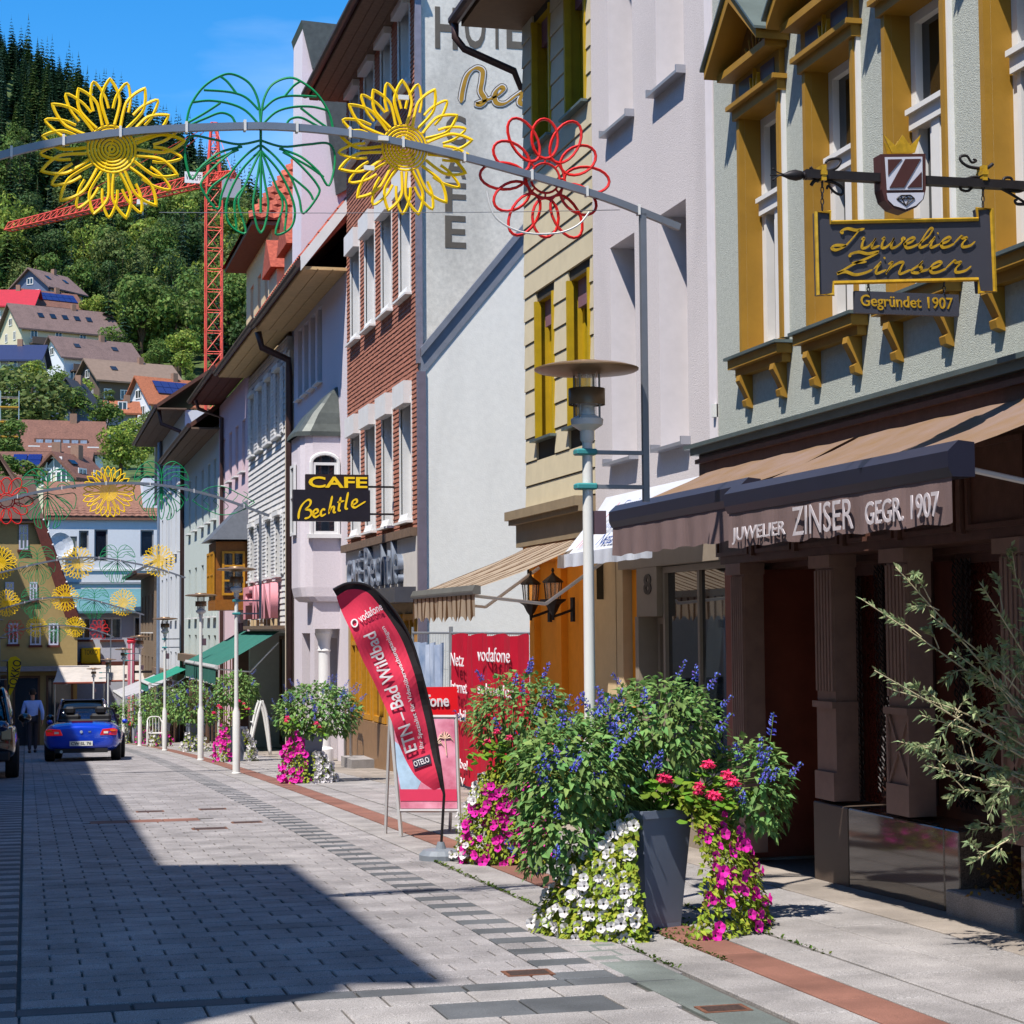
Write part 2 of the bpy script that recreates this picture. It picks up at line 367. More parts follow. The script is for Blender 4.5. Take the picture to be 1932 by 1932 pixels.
lay('strip_stone', ls, cells, [ST_L, ST_D])
# pavement: slabs, red band, wide joints
pv = surf('pavement', 3.55, 7.4, 10.16, 112)
cells = []
def course(x0, x1, L_, m, y0=10.16, y1=108, ph=0):
    y = y0+ph-L_
    while y < y1: 
        a, c = max(y, y0), y+L_*R.uniform(.96, 1.04)
        if c-a > .05: cells.append((x0, x1, a, c, m))
        y = c
course(3.56, 3.92, .62, 0, ph=.2); course(3.925, 4.225, 1.5, 1, ph=.6); course(4.23, 4.55, .8, 0, ph=.5)
course(4.57, 5.08, .95, 0, ph=.1); course(5.08, 5.6, .95, 0, ph=.5); course(5.61, 6.15, 1.2, 2, ph=.3); course(6.15, 7.0, 1.2, 2, ph=.9, y0=16)
lay('slab', pv, [(c[0]+.004, c[1]-.004, c[2]+.003, c[3]-.003, c[4]) for c in cells], [ST_S, ST_R, stonemat('slab_warm', '#92887f', .2)])
# crossing band of large slabs in the foreground
cr_ = surf('crossing', -2.2, 6.15, 3.5, 10.16)
cells = []
for x in [-.62+.58*i for i in range(7)]: cells.append((x, x+.575, 9.93, 10.14, 1))
y = 9.93
row = 0
while y > 4.5:
    L_ = .44 if row % 4 else .32
    for i in range(-3, 8):
        x0 = -.02+i*.455+(.2 if row % 2 else 0); x1 = x0+.455
        if x1 < 3.2+.01: cells.append((x0, min(x1, 3.2), y-L_, y, 1 if (row == 1 and i in (4, 5)) else 0))
        elif x0 < 3.18: cells.append((x0, 3.2, y-L_, y, 0))
    y -= L_; row += 1
course(3.2, 3.52, 1.4, 3, 5, 10.1, ph=.7)
course(3.56, 3.92, .62, 0, 5, 10.1); course(3.925, 4.225, 1.5, 2, 5, 10.1, ph=1.1); course(4.23, 4.55, .8, 0, 5, 10.1)
course(4.57, 5.08, .95, 0, 5, 10.1); course(5.08, 5.6, .95, 0, 5, 10.1, ph=.4); course(5.61, 6.15, 1.2, 4, 5, 10.1)
lay('slab', cr_, [c for c in cells if c[1]-c[0] > .04], [ST_S, ST_D, ST_R, ST_G, MATS['slab_warm']])
# iron covers in the road
IR = PM('cast_iron', '#4a3a34', var=.3, rough=.6, scale=60, metal=.3, bump=.4, bscale=90)
RUST = PM('rusty_iron', '#6b4533', var=.3, rough=.8, scale=40, bump=.3)
def cover(x, y, r, label):
    t = thing('manhole_cover', label, 'manhole cover', (x, y, g(y)), 'round iron covers in the road')
    q = MB(); q.lathe([(r, -.02), (r, .004), (r*.93, .006), (r*.9, .004), (r*.6, .004), (r*.58, .007), (r*.4, .007), (r*.38, .004), (.001, .004)], n=24); q.build('lid', IR, t)
    q = MB(); q.lathe([(r*1.12, -.02), (r*1.12, .003), (r*1.02, .003), (r*1.02, -.02)], n=24, cap=False); q.build('rim', RUST, t)
    for o in [t]+list(t.children): pass
    t.matrix_world = Matrix.Translation((x, y, g(y))) @ Matrix.Rotation(-.024, 4, 'X').to_4x4()
cover(2.18, 10.08, .1, 'small round iron cover set in the dark cross band'); cover(2.14, 9.15, .1, 'small round iron cover among the large foreground slabs')
cover(1.98, 18.3, .13, 'round iron cover in the sunlit pavers by the shadow edge')
for x, y, w_, d_, lb in ((2.72, 10.4, .22, .13, 'small rectangular rusty cover with moss beside the dark bars'), (3.35, 9.0, .2, .12, 'small rectangular rusty cover in the dark grey slab strip'), (1.55, 24.9, .3, .16, 'thin rectangular iron cover beyond the red stone bar'), (2.35, 25.0, .3, .16, 'thin rectangular iron cover near the row of dark bars'), (2.0, 21.6, .34, .18, 'rectangular iron cover in front of the red stone bar'), (2.5, 22.4, .3, .16, 'rectangular iron cover beside the drainage strip')):
    t = thing('inspection_cover', lb, 'cover', (x, y, g(y)), 'rectangular covers in the road')
    q = MB(); q.box(x-w_/2, x+w_/2, y-d_/2, y+d_/2, g(y)-.02, g(y)+.006); q.build('lid', IR, t)
    q = MB(); e = .025
    for a in ((-w_/2-e, w_/2+e, -d_/2-e, -d_/2-.002), (-w_/2-e, w_/2+e, d_/2+.002, d_/2+e), (-w_/2-e, -w_/2-.002, -d_/2, d_/2), (w_/2+.002, w_/2+e, -d_/2, d_/2)):
        q.box(x+a[0], x+a[1], y+a[2], y+a[3], g(y)-.02, g(y)+.005)
    q.build('rim', RUST, t)
# ================================================================ right-hand row, near houses
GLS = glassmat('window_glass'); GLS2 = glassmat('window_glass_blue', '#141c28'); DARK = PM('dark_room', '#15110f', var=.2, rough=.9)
WHT = PM('white_paint', '#dcdad8', var=.05, rough=.5, scale=4); PLG = PM('greygreen_plaster', '#aeb1a8', var=.12, rough=.95, scale=25, bump=.4, bscale=90, stain=.06)
OCH = PM('ochre_paint', '#9c7424', var=.1, rough=.55, scale=5, stain=.12); ZNC = PM('zinc_sheet', '#6f7b7a', var=.15, rough=.45, metal=.6, scale=3)
BRN = PM('dark_brown_wood', '#55382f', var=.25, rough=.5, scale=9, bump=.1, bscale=60); BRD = PM('brown_panel', '#7a4030', var=.2, rough=.55, scale=5)
GRN = PM('polished_granite', '#3a302b', var=.5, rough=.06, scale=150, spec=.8, c2='#6d5c50'); GRS = PM('rough_granite', '#4c4038', var=.4, rough=.5, scale=120)
IRON = PM('wrought_iron', '#2a2628', var=.2, rough=.5, scale=20, metal=.4); GOLD = PM('gold_leaf', '#c79c2a', var=.25, rough=.35, scale=20, metal=.3)
LIL = PM('lilac_plaster', '#cec5c4', var=.06, rough=.95, scale=30, bump=.3, bscale=70, stain=.16); LIW = PM('lilac_reveal', '#dcd4d6', var=.04, rough=.9, scale=8)
BEI = PM('beige_siding', '#c9bb9c', var=.06, rough=.7, scale=4, stain=.08, rnd=.03); YEL = PM('yellow_frame', '#b3930f', var=.12, rough=.5, scale=6); SFF = PM('brown_soffit', '#6b5137', var=.12, rough=.75, scale=7)
BRO = PM('gutter_brown', '#4a3531', var=.15, rough=.45, scale=5, metal=.3); ORG = PM('orange_render', '#f0961f', var=.06, rough=.85, scale=6); CRM = PM('cream_render', '#cdb48d', var=.06, rough=.85, scale=6)
NVY = PM('navy_metal', '#2c2c3c', var=.1, rough=.35, scale=4, metal=.3)
def fabric(name, c, c2=None, var=.1, transl=.25): return PM(name, c, var=var, rough=.9, scale=3, bump=.15, bscale=160, transl=transl, c2=c2, stain=.12)
def gutter(mb, a, b_, r=.075, m=0): mb.tube([a, b_], r, 10, m)
def nib(fr, pts, wmax, wmin, ang, mb, o, th, uv=True, n=8, m=0):
    """one pen stroke along pixel points with a broad nib held at angle ang"""
    P = [Vector(fr.px(*p[:2], o)) for p in pts] if uv else [Vector(p) for p in pts]; Q = cr(P, n)
    L, Rr = [], []
    for i, q in enumerate(Q):
        d = (Q[min(i+1, len(Q)-1)]-Q[max(i-1, 0)]); d = d.normalized() if d.length > 0 else Vector((1, 0))
        k = abs(sin(atan2(d.y, d.x)-ang)); e = min(1, min(i, len(Q)-1-i)/3+.35); ww = (wmin+(wmax-wmin)*k)*e/2; nn = Vector((-d.y, d.x))
        L.append(q+nn*ww); Rr.append(q-nn*ww)
    for i in range(len(Q)-1):
        A = [fr.p(*L[i], o), fr.p(*Rr[i], o), fr.p(*Rr[i+1], o), fr.p(*L[i+1], o)]
        B_ = [fr.p(*L[i], o+th), fr.p(*Rr[i], o+th), fr.p(*Rr[i+1], o+th), fr.p(*L[i+1], o+th)]
        mb.hexa(A+B_, m)
def pxtext(fr, txt, u0, v0, u1, v1, o, mat, parent, ext=.008, shear=0, bold=0, name='lettering', space=1.0):
    """lettering whose lower left corner shows at (u0,v0) and upper right corner at (u1,v1)"""
    s0, t0 = fr.px(u0, v0, o); s1, t1 = fr.px(u1, v1, o)
    return text_on(fr, txt, s0, t0, o, abs(s1-s0), abs(t1-t0), mat, parent, name, ext, shear, bold, flip=s1 < s0, space=space)
# ---------------------------------------------------------------- jeweller's house
Z = FX(6.1)
zh = thing('jeweller_house', 'grey-green plastered house with ochre pedimented windows over a dark brown shop front', 'house', (6.1, 10, g(10)))
ZW = [(14.69-1.47*k, 15.54-1.47*k) for k in range(7)]
b = MB(); wall(b, Z, 4.6, 16.3, 3.3, 12.5, [(a, c, 4.08, 6.15, .24) for a, c in ZW]+[(a, c, 8.3, 10.4, .24) for a, c in ZW], m=0, mj=1); shell(b, Z, 4.6, 16.3, 2.3, 12.5, 9)
b.build('wall', [PLG, OCH], zh)
for zoff in (0, 4.22):
    for a, c in ZW:
        if zoff and c < 13: continue
        f = window(zh, Z, a, c, 4.08+zoff, 6.15+zoff, .22, WHT, GLS, fw=.075, vs=[], hs=[5.34+zoff], th=.07)
        q = MB(); t0 = 5.34+zoff
        q.fbox(Z, a+.05, c-.05, t0-.06, t0+.05, -.2, -.1); q.fbox(Z, a+.05, c-.05, t0+.05, t0+.09, -.2, -.07); q.build('transom', WHT, f)
        q = MB(); md = (a+c)/2; q.fbox(Z, md-.06, md+.06, 4.15+zoff, t0-.06, -.21, -.12)
        for x in (a+.075, md+.06): q.fbox(Z, x, x+.05, 4.15+zoff, t0-.06, -.21, -.135); q.fbox(Z, x+md-a-.19, x+md-a-.14, 4.15+zoff, t0-.06, -.21, -.135)
        q.build('casement', WHT, f)
        # moulded surround, frieze with panels, pediment, sill with two brackets
        q = MB()
        for x0, x1 in ((a-.06, a-.001), (c+.001, c+.06)): q.fbox(Z, x0, x1, 4.08+zoff, 6.15+zoff, 0, .055)
        q.fbox(Z, a-.1, c+.1, 6.15+zoff, 6.24+zoff, 0, .08); q.fbox(Z, a-.13, c+.13, 6.24+zoff, 6.28+zoff, 0, .13)
        q.fbox(Z, a-.08, c+.08, 6.28+zoff, 6.5+zoff, 0, .05)
        q.build('surround', OCH, f)
        q = MB()
        for x0, x1 in ((a-.09, a-.061), (c+.061, c+.09)): q.fbox(Z, x0, x1, 4.08+zoff, 6.15+zoff, 0, .035)
        q.build('white_edge', WHT, f)
        for x0, x1 in ((a+.02, md-.1), (md+.1, c-.02)):
            q = MB(); q.fbox(Z, x0, x1, 6.32+zoff, 6.46+zoff, .05, .056); q.build('frieze_panel', PM('slate_blue_panel', '#3c4058', var=.1, rough=.4), f)
        q = MB()
        for k in (-.06, 0, .06): q.prism([Z.p(md+k-.012, 6.3+zoff, .05), Z.p(md+k+.012, 6.3+zoff, .05), Z.p(md+k*1.5, 6.48+zoff-abs(k), .05)], (-.035, 0, 0))
        q.build('ornament', GOLD, f)
        e0, e1, zb = a-.2, c+.2, 6.5+zoff
        q = MB(); q.fbox(Z, e0+.06, e1-.06, zb, zb+.06, 0, .2)
        ap = zb+.62
        for s0_, s1_ in ((e0, md), (e1, md)):      # two raking mouldings
            q.prism([Z.p(s0_, zb+.04, 0), Z.p(s0_, zb+.12, 0), Z.p(s1_, ap+.06, 0), Z.p(s1_, ap-.08, 0)], (-.3, 0, 0))
        q.build('pediment', OCH, f)
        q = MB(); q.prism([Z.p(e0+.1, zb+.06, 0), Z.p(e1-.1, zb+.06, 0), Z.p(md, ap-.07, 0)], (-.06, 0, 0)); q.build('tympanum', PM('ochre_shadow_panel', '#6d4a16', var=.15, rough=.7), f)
        q = MB()
        for s0_, s1_ in ((e0-.03, md), (e1+.03, md)):
            q.prism([Z.p(s0_, zb+.112, 0), Z.p(s0_, zb+.135, 0), Z.p(s1_, ap+.085, 0), Z.p(s1_, ap+.062, 0)], (-.33, 0, 0))
        q.build('zinc_cap', ZNC, f)
        q = MB(); zz = zb+.1
        for k in range(-2, 3): q.tube([Z.p(md+k*.05, zz, .07), Z.p(md+k*.09, zz+.2-abs(k)*.05, .08)], .012, 5)
        q.build('palmette', OCH, f)
        q = MB(); q.fbox(Z, a-.17, c+.17, 4.02+zoff, 4.045+zoff, 0, .17); q.build('sill_sheet', ZNC, f)
        q = MB(); q.fbox(Z, a-.14, c+.14, 3.94+zoff, 4.019+zoff, 0, .14); q.fbox(Z, a-.11, c+.11, 3.87+zoff, 3.94+zoff, 0, .08); q.build('sill', OCH, f)
        for x in (a-.02, c-.1):
            q = MB(); q.prism([Z.p(x, 3.869+zoff, 0), Z.p(x, 3.869+zoff, .115), Z.p(x, 3.82+zoff, .125), Z.p(x, 3.75+zoff, .085), Z.p(x, 3.67+zoff, .045), Z.p(x, 3.65+zoff, .07), Z.p(x, 3.6+zoff, .06), Z.p(x, 3.58+zoff, 0)], (0, .09, 0))
            br = q.build('bracket', OCH, f)
            q = MB()
            for k in (.025, .06, .095): q.tube([Z.p(x+k, 3.84+zoff, .171), Z.p(x+k, 3.75+zoff, .13), Z.p(x+k, 3.68+zoff, .078)], .008, 5)
            q.build('bracket_fluting', WHT, br) if False else None
q = MB(); q.fbox(Z, 4.6, 16.35, 3.24, 3.3, 0, .26); q.fbox(Z, 4.6, 16.42, 3.3, 3.335, 0, .3); q.build('cornice_sheet', ZNC, zh)
q = MB(); q.fbox(Z, 4.6, 16.28, 2.98, 3.239, -.2, .2); q.fbox(Z, 4.6, 16.28, 3.16, 3.2, .2, .24); q.build('cornice', BRN, zh)
q = MB(); q.fbox(Z, 4.6, 16.25, 2.25, 2.979, -.3, .02)
for k in range(12):
    s = 5.0+k*.95
    for t in (2.32, 2.86): q.fbox(Z, s+.08, s+.85, t, t+.035, .02, .045)
    for x in (s+.08, s+.815): q.fbox(Z, x, x+.035, 2.355, 2.86, .02, .045)
    q.fbox(Z, s-.06, s, 2.3, 2.95, .02, .06)
q.build('fascia', BRN, zh)
q = MB(); q.fbox(Z, 16.31, 16.36, 3.6, 3.72, 0, .05); q.build('vent_box', WHT, zh)
# shop front: pillars, granite plinths, recessed glass, lattice grilles
def pillar(s0, s1, t0, x_lat, deep=.2):
    q = MB(); tt = 2.25; q.fbox(Z, s0, s1, t0+.75, tt, -deep, -.02)
    n = max(3, int((s1-s0)/.05))
    for k in range(n):
        w_ = (s1-s0)/n; q.fbox(Z, s0+k*w_+.012, s0+(k+1)*w_-.012, t0+.85, tt-.12, -.02, .0)
    q.fbox(Z, s0-.03, s1+.03, tt-.1, tt-.002, -deep, .03); q.fbox(Z, s0-.02, s1+.02, t0+.72, t0+.77, -deep, .02)
    p = q.build('pillar', PM('pillar_paint', '#86695e', var=.15, rough=.55, scale=6), zh)
    q = MB(); q.fbox(Z, s0-.01, s1+.01, t0, t0+.72, -deep, -.015)
    q.fbox(Z, s0-.01, s1+.01, t0, t0+.22, -.015, .012)
    if x_lat:
        md = (s0+s1)/2; q.fbox(Z, s0-.01, s0+.02, t0+.22, t0+.72, -.015, .005); q.fbox(Z, s1-.02, s1+.01, t0+.22, t0+.72, -.015, .005)
        for a0, a1 in ((s0, s1), (s1, s0)):
            q.prism([Z.p(a0, t0+.22, -.015), Z.p(a0+(.03 if a1 > a0 else -.03), t0+.22, -.015), Z.p(a1, t0+.72, -.015), Z.p(a1-(.03 if a1 > a0 else -.03), t0+.72, -.015)], (-.016, 0, 0))
    q.build('pillar_foot', MATS['pillar_paint'], p)
gz = g(13)
pillar(15.77, 16.07, -.28, True); pillar(13.85, 14.2, .33, False); pillar(12.55, 12.9, .33, True); pillar(10.9, 11.2, .3, True); pillar(9.3, 9.6, .3, True)
q = MB(); q.fbox(Z, 4.6, 16.25, g(12)-.4, 2.249, -1.1, -1.05); q.build('shop_back', BRD, zh)
q = MB(); q.fbox(Z, 4.6, 16.25, 2.2, 2.249, -1.05, -.3); q.build('shop_ceiling', BRN, zh)
q = MB(); q.fbox(Z, 16.075, 16.25, g(16)-.3, 2.2, -1.05, -.02); q.build('shop_side', PM('maroon_wood', '#8a4636', var=.15, rough=.45), zh)
SG = glassmat('shop_glass', '#4a2019', rough=.06)
for a, c in ((11.25, 12.5), (12.95, 13.8), (9.65, 10.85), (7.4, 9.25)):
    f = window(zh, Z, a, c, .36, 2.2, .42, BRN, SG, fw=.07, nv=0, name='shop_window')
    q = MB()
    x = c-.3
    for k in range(4):
        for j in range(22):
            t = .4+j*.08; q.tube([Z.p(x+k*.07, t, -.33), Z.p(x+k*.07+.035, t+.04, -.32), Z.p(x+k*.07+.07, t, -.33)], .006, 4, cap=False); q.tube([Z.p(x+k*.07, t+.08, -.33), Z.p(x+k*.07+.035, t+.04, -.34), Z.p(x+k*.07+.07, t+.08, -.33)], .006, 4, cap=False)
    o = q.build('folding_grille', IRON, f)
for a, c in ((14.3, 15.0), (15.05, 15.72)):
    f = window(zh, Z, a, c, -.25, 2.2, .75, BRN, SG, fw=.09, nv=0, name='shop_door')
    q = MB(); x = c-.25
    for k in range(3):
        for j in range(28):
            t = -.15+j*.08; q.tube([Z.p(x+k*.07, t, -.66), Z.p(x+k*.07+.035, t+.04, -.65), Z.p(x+k*.07+.07, t, -.66)], .006, 4, cap=False); q.tube([Z.p(x+k*.07, t+.08, -.66), Z.p(x+k*.07+.035, t+.04, -.67), Z.p(x+k*.07+.07, t+.08, -.66)], .006, 4, cap=False)
    q.build('folding_grille', IRON, f)
for k, (a, c) in enumerate(((13.62, 14.28), (12.05, 13.61), (11.83, 12.04), (9.4, 11.0), (7.9, 9.39))):
    q = MB(); q.fbox(Z, a, c, g((a+c)/2)-.1, .3, -.4, 0); q.build('granite_plinth', [GRS, GRN, GRN, GRN, GRN][k], zh, bevel=.008)
q = MB(); q.fbox(Z, 7.9, 14.3, .3, .34, -.42, .035); q.build('plinth_cap', GRN, zh) if False else q.fbox(Z, 11.8, 14.3, .3, .301, -.4, 0)
q = MB(); q.fbox(Z, 10.95, 11.88, g(11.4)-.1, g(11.4)+.16, -.9, .08); q.build('door_step', ST_S, zh, bevel=.01)
q = MB(); q.poly([(6, 4.5, 12.5), (6, 16.35, 12.5), (15.2, 16.35, 12.5), (15.2, 4.5, 12.5)]); q.prism([(5.4, 4.5, 12.4), (10.5, 4.5, 17), (15.6, 4.5, 12.4)], (0, 11.85, 0)); q.build('roof', PM('roof_brown', '#5b3a2e', var=.2, rough=.8, scale=20), zh)
# jeweller's awnings
def awning(s0, s1, x0, z0, x1, z1, fm, bar, val, vm, label, name='awning', lip=.26, scal=0, arms=True, group=None, barh=.17, bard=.13):
    t = thing(name, label, 'awning', (x0, (s0+s1)/2, z0), group)
    q = MB(); n = 14; k_ = 6
    for i in range(n):
        for j in range(k_):
            P = []
            for a, c in ((i, j), (i+1, j), (i+1, j+1), (i, j+1)):
                f = c/k_; s = s0+(s1-s0)*a/n; sag = -.03*sin(pi*f)+.012*sin(a*2.1+c)*sin(pi*f); P.append((x0+(x1-x0)*f, s, z0+(z1-z0)*f+sag))
            q.poly(P, 0)
    o = q.build('canopy', fm, t, smooth=True)
    if bar:
        q = MB(); pts = [(x1+.03, 0, z1+.02), (x1-bard*.5, 0, z1+.03), (x1-bard, 0, z1-.03), (x1-bard, 0, z1-barh*.7), (x1-bard*.8, 0, z1-barh), (x1+.03, 0, z1-barh)]
        q.prism([(p[0], s0-.02, p[2]) for p in pts], (0, s1-s0+.04, 0)); q.build('front_bar', bar, t)
    if val:
        zb = z1-(barh if bar else 0); xv = x1-bard+.03 if bar else x1-.05; q = MB(); n = 60
        for i in range(n):
            P = []
            for a, f in ((i, 0), (i+1, 0), (i+1, 1), (i, 1)):
                s = s0+(s1-s0)*a/n; lp = lip*(1-.25*abs(sin(a*pi/scal))) if scal else lip*(1+.03*sin(a*.7)); P.append((xv+.012*f*sin(a*.9)+.01*f*sin(a*.37), s, zb-lp*f))
            q.poly(P, 0)
        q.build('valance', vm, t)
    if arms:
        for s in (s0+.25, s1-.25):
            q = MB(); mx, mz = (x0+x1)/2+.1, min(z0, z1)-.12; q.tube([(x0, s, z0-.3), (mx, s+.15, mz-.05)], .02, 6); q.tube([(mx, s+.15, mz-.05), (x1, s, z1-.08)], .018, 6); q.build('folding_arm', WHT, t)
    return t
AWB = fabric('brown_awning_cloth', '#8a6c4c', c2='#7f6a60', var=.15, transl=.12); VAL = fabric('brown_valance_cloth', '#806a68', transl=.15)
aw = awning(9.45, 12.85, 6.04, 3.15, 4.98, 2.67, AWB, NVY, True, VAL, 'brown cloth awning with white lettered valance over the jeweller shop', lip=.25)
VF = FX(4.865)
FDW = PM('faded_white', '#bdb4b8', var=.12, rough=.9, scale=25); text_on(VF, 'JUWELIER', 12.72, 2.27, .002, .98, .12, FDW, aw, flip=True, ext=.003, bold=.01)
text_on(VF, 'ZINSER', 11.62, 2.28, .002, .95, .19, FDW, aw, flip=True, ext=.0015)
text_on(VF, 'GEGR. 1907', 10.5, 2.29, .002, .95, .14, FDW, aw, flip=True, ext=.003, bold=.01)
for o in aw.children:
    if o.name.startswith('lettering'): o.location.x -= .012
awning(12.93, 16.1, 6.04, 3.15, 5.12, 2.74, AWB, NVY, True, VAL, 'plain brown cloth awning between jeweller shop and house number eight', lip=.25)
# ---------------------------------------------------------------- lilac house, number eight
LH = FX(6.1); lz = thing('lilac_house', 'plain lilac plastered house with deep window reveals above number eight', 'house', (6.1, 18.2, g(18)))
LW = [(a, c, t0, t1) for a, c in ((17.1, 17.93), (18.7, 19.55)) for t0, t1 in ((3.44, 5.79), (7.02, 9.35))]
b = MB(); wall(b, LH, 16.31, 20.19, 2.9, 10.9, [(a, c, t0, t1, .42) for a, c, t0, t1 in LW], m=0, mj=1); shell(b, LH, 16.31, 20.19, 2.9, 10.9, 9); b.build('wall', [LIL, LIW], lz)
q = MB(); q.fbox(LH, 16.31, 16.5, 3.34, 10.9, 0, .012); q.build('corner_strip', LIW, lz)
for a, c, t0, t1 in LW:
    f = window(lz, LH, a, c, t0, t1, .4, WHT, GLS, fw=.08, nv=0, hs=[t0+1.5])
    q = MB(); q.fbox(LH, a-.05, c+.05, t0-.02, t0+.012, -.38, .1); q.fbox(LH, a-.05, a-.02, t0+.012, t0+.06, -.02, .1); q.fbox(LH, c+.02, c+.05, t0+.012, t0+.06, -.02, .1); q.build('sill', PM('alu_sill', '#a9a9b0', var=.05, rough=.4, metal=.5), f)
q = MB(); q.prism([LH.p(16.31, 10.75, .65), LH.p(16.31, 10.9, .7), LH.p(16.31, 15.5, -4.5), LH.p(16.31, 15.35, -4.5)], (0, 3.88, 0)); q.prism([LH.p(16.31, 10.9, -9.5), LH.p(16.31, 10.75, -9.5), LH.p(16.31, 15.35, -4.5), LH.p(16.31, 15.5, -4.5)], (0, 3.88, 0)); q.build('roof', MATS['roof_brown'], lz)
q = MB(); q.fbox(LH, 16.31, 20.19, 10.7, 10.76, 0, .65); q.build('soffit', SFF, lz)
TAU = PM('taupe_panel', '#8f8273', var=.06, rough=.6)
q = MB(); q.fbox(LH, 16.08, 19.4, 2.3, 2.899, -.3, .0); q.build('fascia', TAU, lz)
q = MB(); q.fbox(LH, 18.15, 18.8, 1.8, 2.299, -.3, -.01); q.build('number_panel', TAU, lz)
q = MB(); q.fbox(LH, 18.72, 18.83, g(18.5), 1.799, -.3, 0); q.build('door_post', TAU, lz)
text_on(LH, '8', 18.55, 2.02, -.008, .24, .21, IRON, lz, name='house_number', flip=True, bold=.03)
window(lz, LH, 16.1, 18.14, g(17)+.35, 2.29, .12, TAU, glassmat('shop_glass_clear', '#20262a', rough=.02, spec=1), fw=.06, nv=1, name='shop_window')
window(lz, LH, 18.16, 18.7, g(18.4), 1.79, .25, TAU, SG, fw=.07, nv=0, name='shop_door')
q = MB(); q.fbox(LH, 16.1, 18.14, g(17)-.1, g(17)+.349, -.3, -.02); q.build('stall_riser', TAU, lz)
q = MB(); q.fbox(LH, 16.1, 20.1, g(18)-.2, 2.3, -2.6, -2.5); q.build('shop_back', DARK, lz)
WA = fabric('white_awning_cloth', '#d2d5de', transl=.2, var=.03)
wa = awning(16.6, 19.8, 6.1, 3.1, 5.6, 2.47, WA, None, True, WA, 'white shop awning with blue lettering and a red stroke', lip=.14, arms=False)
sl = Fr((5.6, 0, 2.47), (0, 1, 0), (-.63, 0, .5)); up_ = Vector((.5, 0, .64)).normalized()
def slope_text(txt, s, k, w_, h_, mat, shear=.4):
    me = text_mesh(txt, 1, 0, shear, 0, 'LEFT'); xs = [v.co.x for v in me.vertices]; ys = [v.co.y for v in me.vertices]; x0, x1, y0, y1 = min(xs), max(xs), min(ys), max(ys); nrm = Vector((-.64, 0, .5)).normalized(); off = wloc(wa)
    for v in me.vertices: v.co = Vector((5.6, s-(v.co.x-x0)/(x1-x0)*w_, 2.47))+up_*(k+(v.co.y-y0)/(y1-y0)*h_)+nrm*.02-off
    me.materials.clear(); me.materials.append(mat); link('lettering', me, wa)
BLU = PM('blue_letter', '#27407f', var=.1, rough=.6); REDL = PM('red_letter', '#c32338', var=.1, rough=.6)
slope_text('Einrichtungen', 18.75, .5, 1.5, .15, BLU); slope_text('Netzwerke', 18.65, .06, 1.3, .15, BLU); slope_text('/', 19.2, .24, .3, .4, REDL, .8); slope_text('IT', 19.35, .06, .25, .13, REDL); slope_text('und', 18.8, .28, .35, .12, BLU)
# ---------------------------------------------------------------- beige sided house
BE = FX(6.1); be = thing('beige_house', 'narrow beige house clad in horizontal boards with yellow window frames', 'house', (6.1, 21.7, g(21.7)))
BWN = [(21.8, 22.65, 4.0, 5.72), (20.3, 21.2, 4.0, 5.72), (21.85, 22.7, 7.64, 9.25), (20.35, 21.2, 7.64, 9.25)]
b = MB(); wall(b, BE, 20.19, 23.2, 2.9, 9.4, [(*h, .32) for h in BWN], o=-.02, m=0, mj=1); shell(b, BE, 20.19, 23.2, 2.0, 9.4, 8.5); b.poly([BE.p(23.2, 9.4, 0), BE.p(23.2, 9.4, -8.5), BE.p(23.2, 13.2, -4.2)])
b.build('wall', [PM('board_joint', '#3d3526', var=.1), PM('yellow_reveal', '#b3930f', var=.1, rough=.6)], be)
t = 3.16
while t < 9.39:
    t1 = min(t+.297, 9.4); ss = [(20.195, 23.2)]
    for a, c, w0, w1 in BWN:
        if t < w1 and t1 > w0:
            lo, hi = max(t, w0), min(t1, w1)
            if hi-lo > .02: ss = [p for (x, y) in ss for p in (((x, a-.001), (c+.001, y)) if x < a and y > c else ((x, y),))]
    for x, y in ss:
        if y-x > .03:
            q = MB(); q.prism([BE.p(x, t+.012, -.018), BE.p(x, t+.012, .016), BE.p(x, t1-.002, .002), BE.p(x, t1-.002, -.018)], (0, y-x, 0)); q.build('board', BEI, be)
    t = t1
for a, c, t0, t1 in BWN:
    f = window(be, BE, a, c, t0, t1, .26, YEL, GLS, fw=.09, nv=1, th=.09)
    q = MB(); q.fbox(BE, a-.001, a+.05, t0, t1, -.05, .03); q.fbox(BE, c-.05, c+.001, t0, t1, -.05, .03); q.build('casing', YEL, f)
    q = MB(); q.fbox(BE, a-.05, c+.05, t0-.03, t0, -.25, .09); q.build('sill', ZNC, f)
    q = MB(); q.fbox(BE, a+.06, c-.06, t1-.32, t1, -.2, -.1); q.build('blind_box', PM('plum_blind', '#7d5a66', var=.1, rough=.6), f)
q = MB(); q.fbox(BE, 20.1, 23.3, 9.35, 9.42, -.05, .78); q.build('soffit', SFF, be)
q = MB(); q.prism([BE.p(20.1, 9.42, .8), BE.p(20.1, 9.6, .8), BE.p(20.1, 13.7, -4.2), BE.p(20.1, 13.52, -4.2)], (0, 3.25, 0)); q.prism([BE.p(20.1, 9.42, -9.2), BE.p(20.1, 9.6, -9.2), BE.p(20.1, 13.7, -4.2), BE.p(20.1, 13.52, -4.2)], (0, 3.25, 0)); q.build('roof', MATS['roof_brown'], be)
q = MB(); gutter(q, BE.p(20.1, 9.44, .86), BE.p(23.38, 9.44, .86), .08); q.build('gutter', BRO, be)
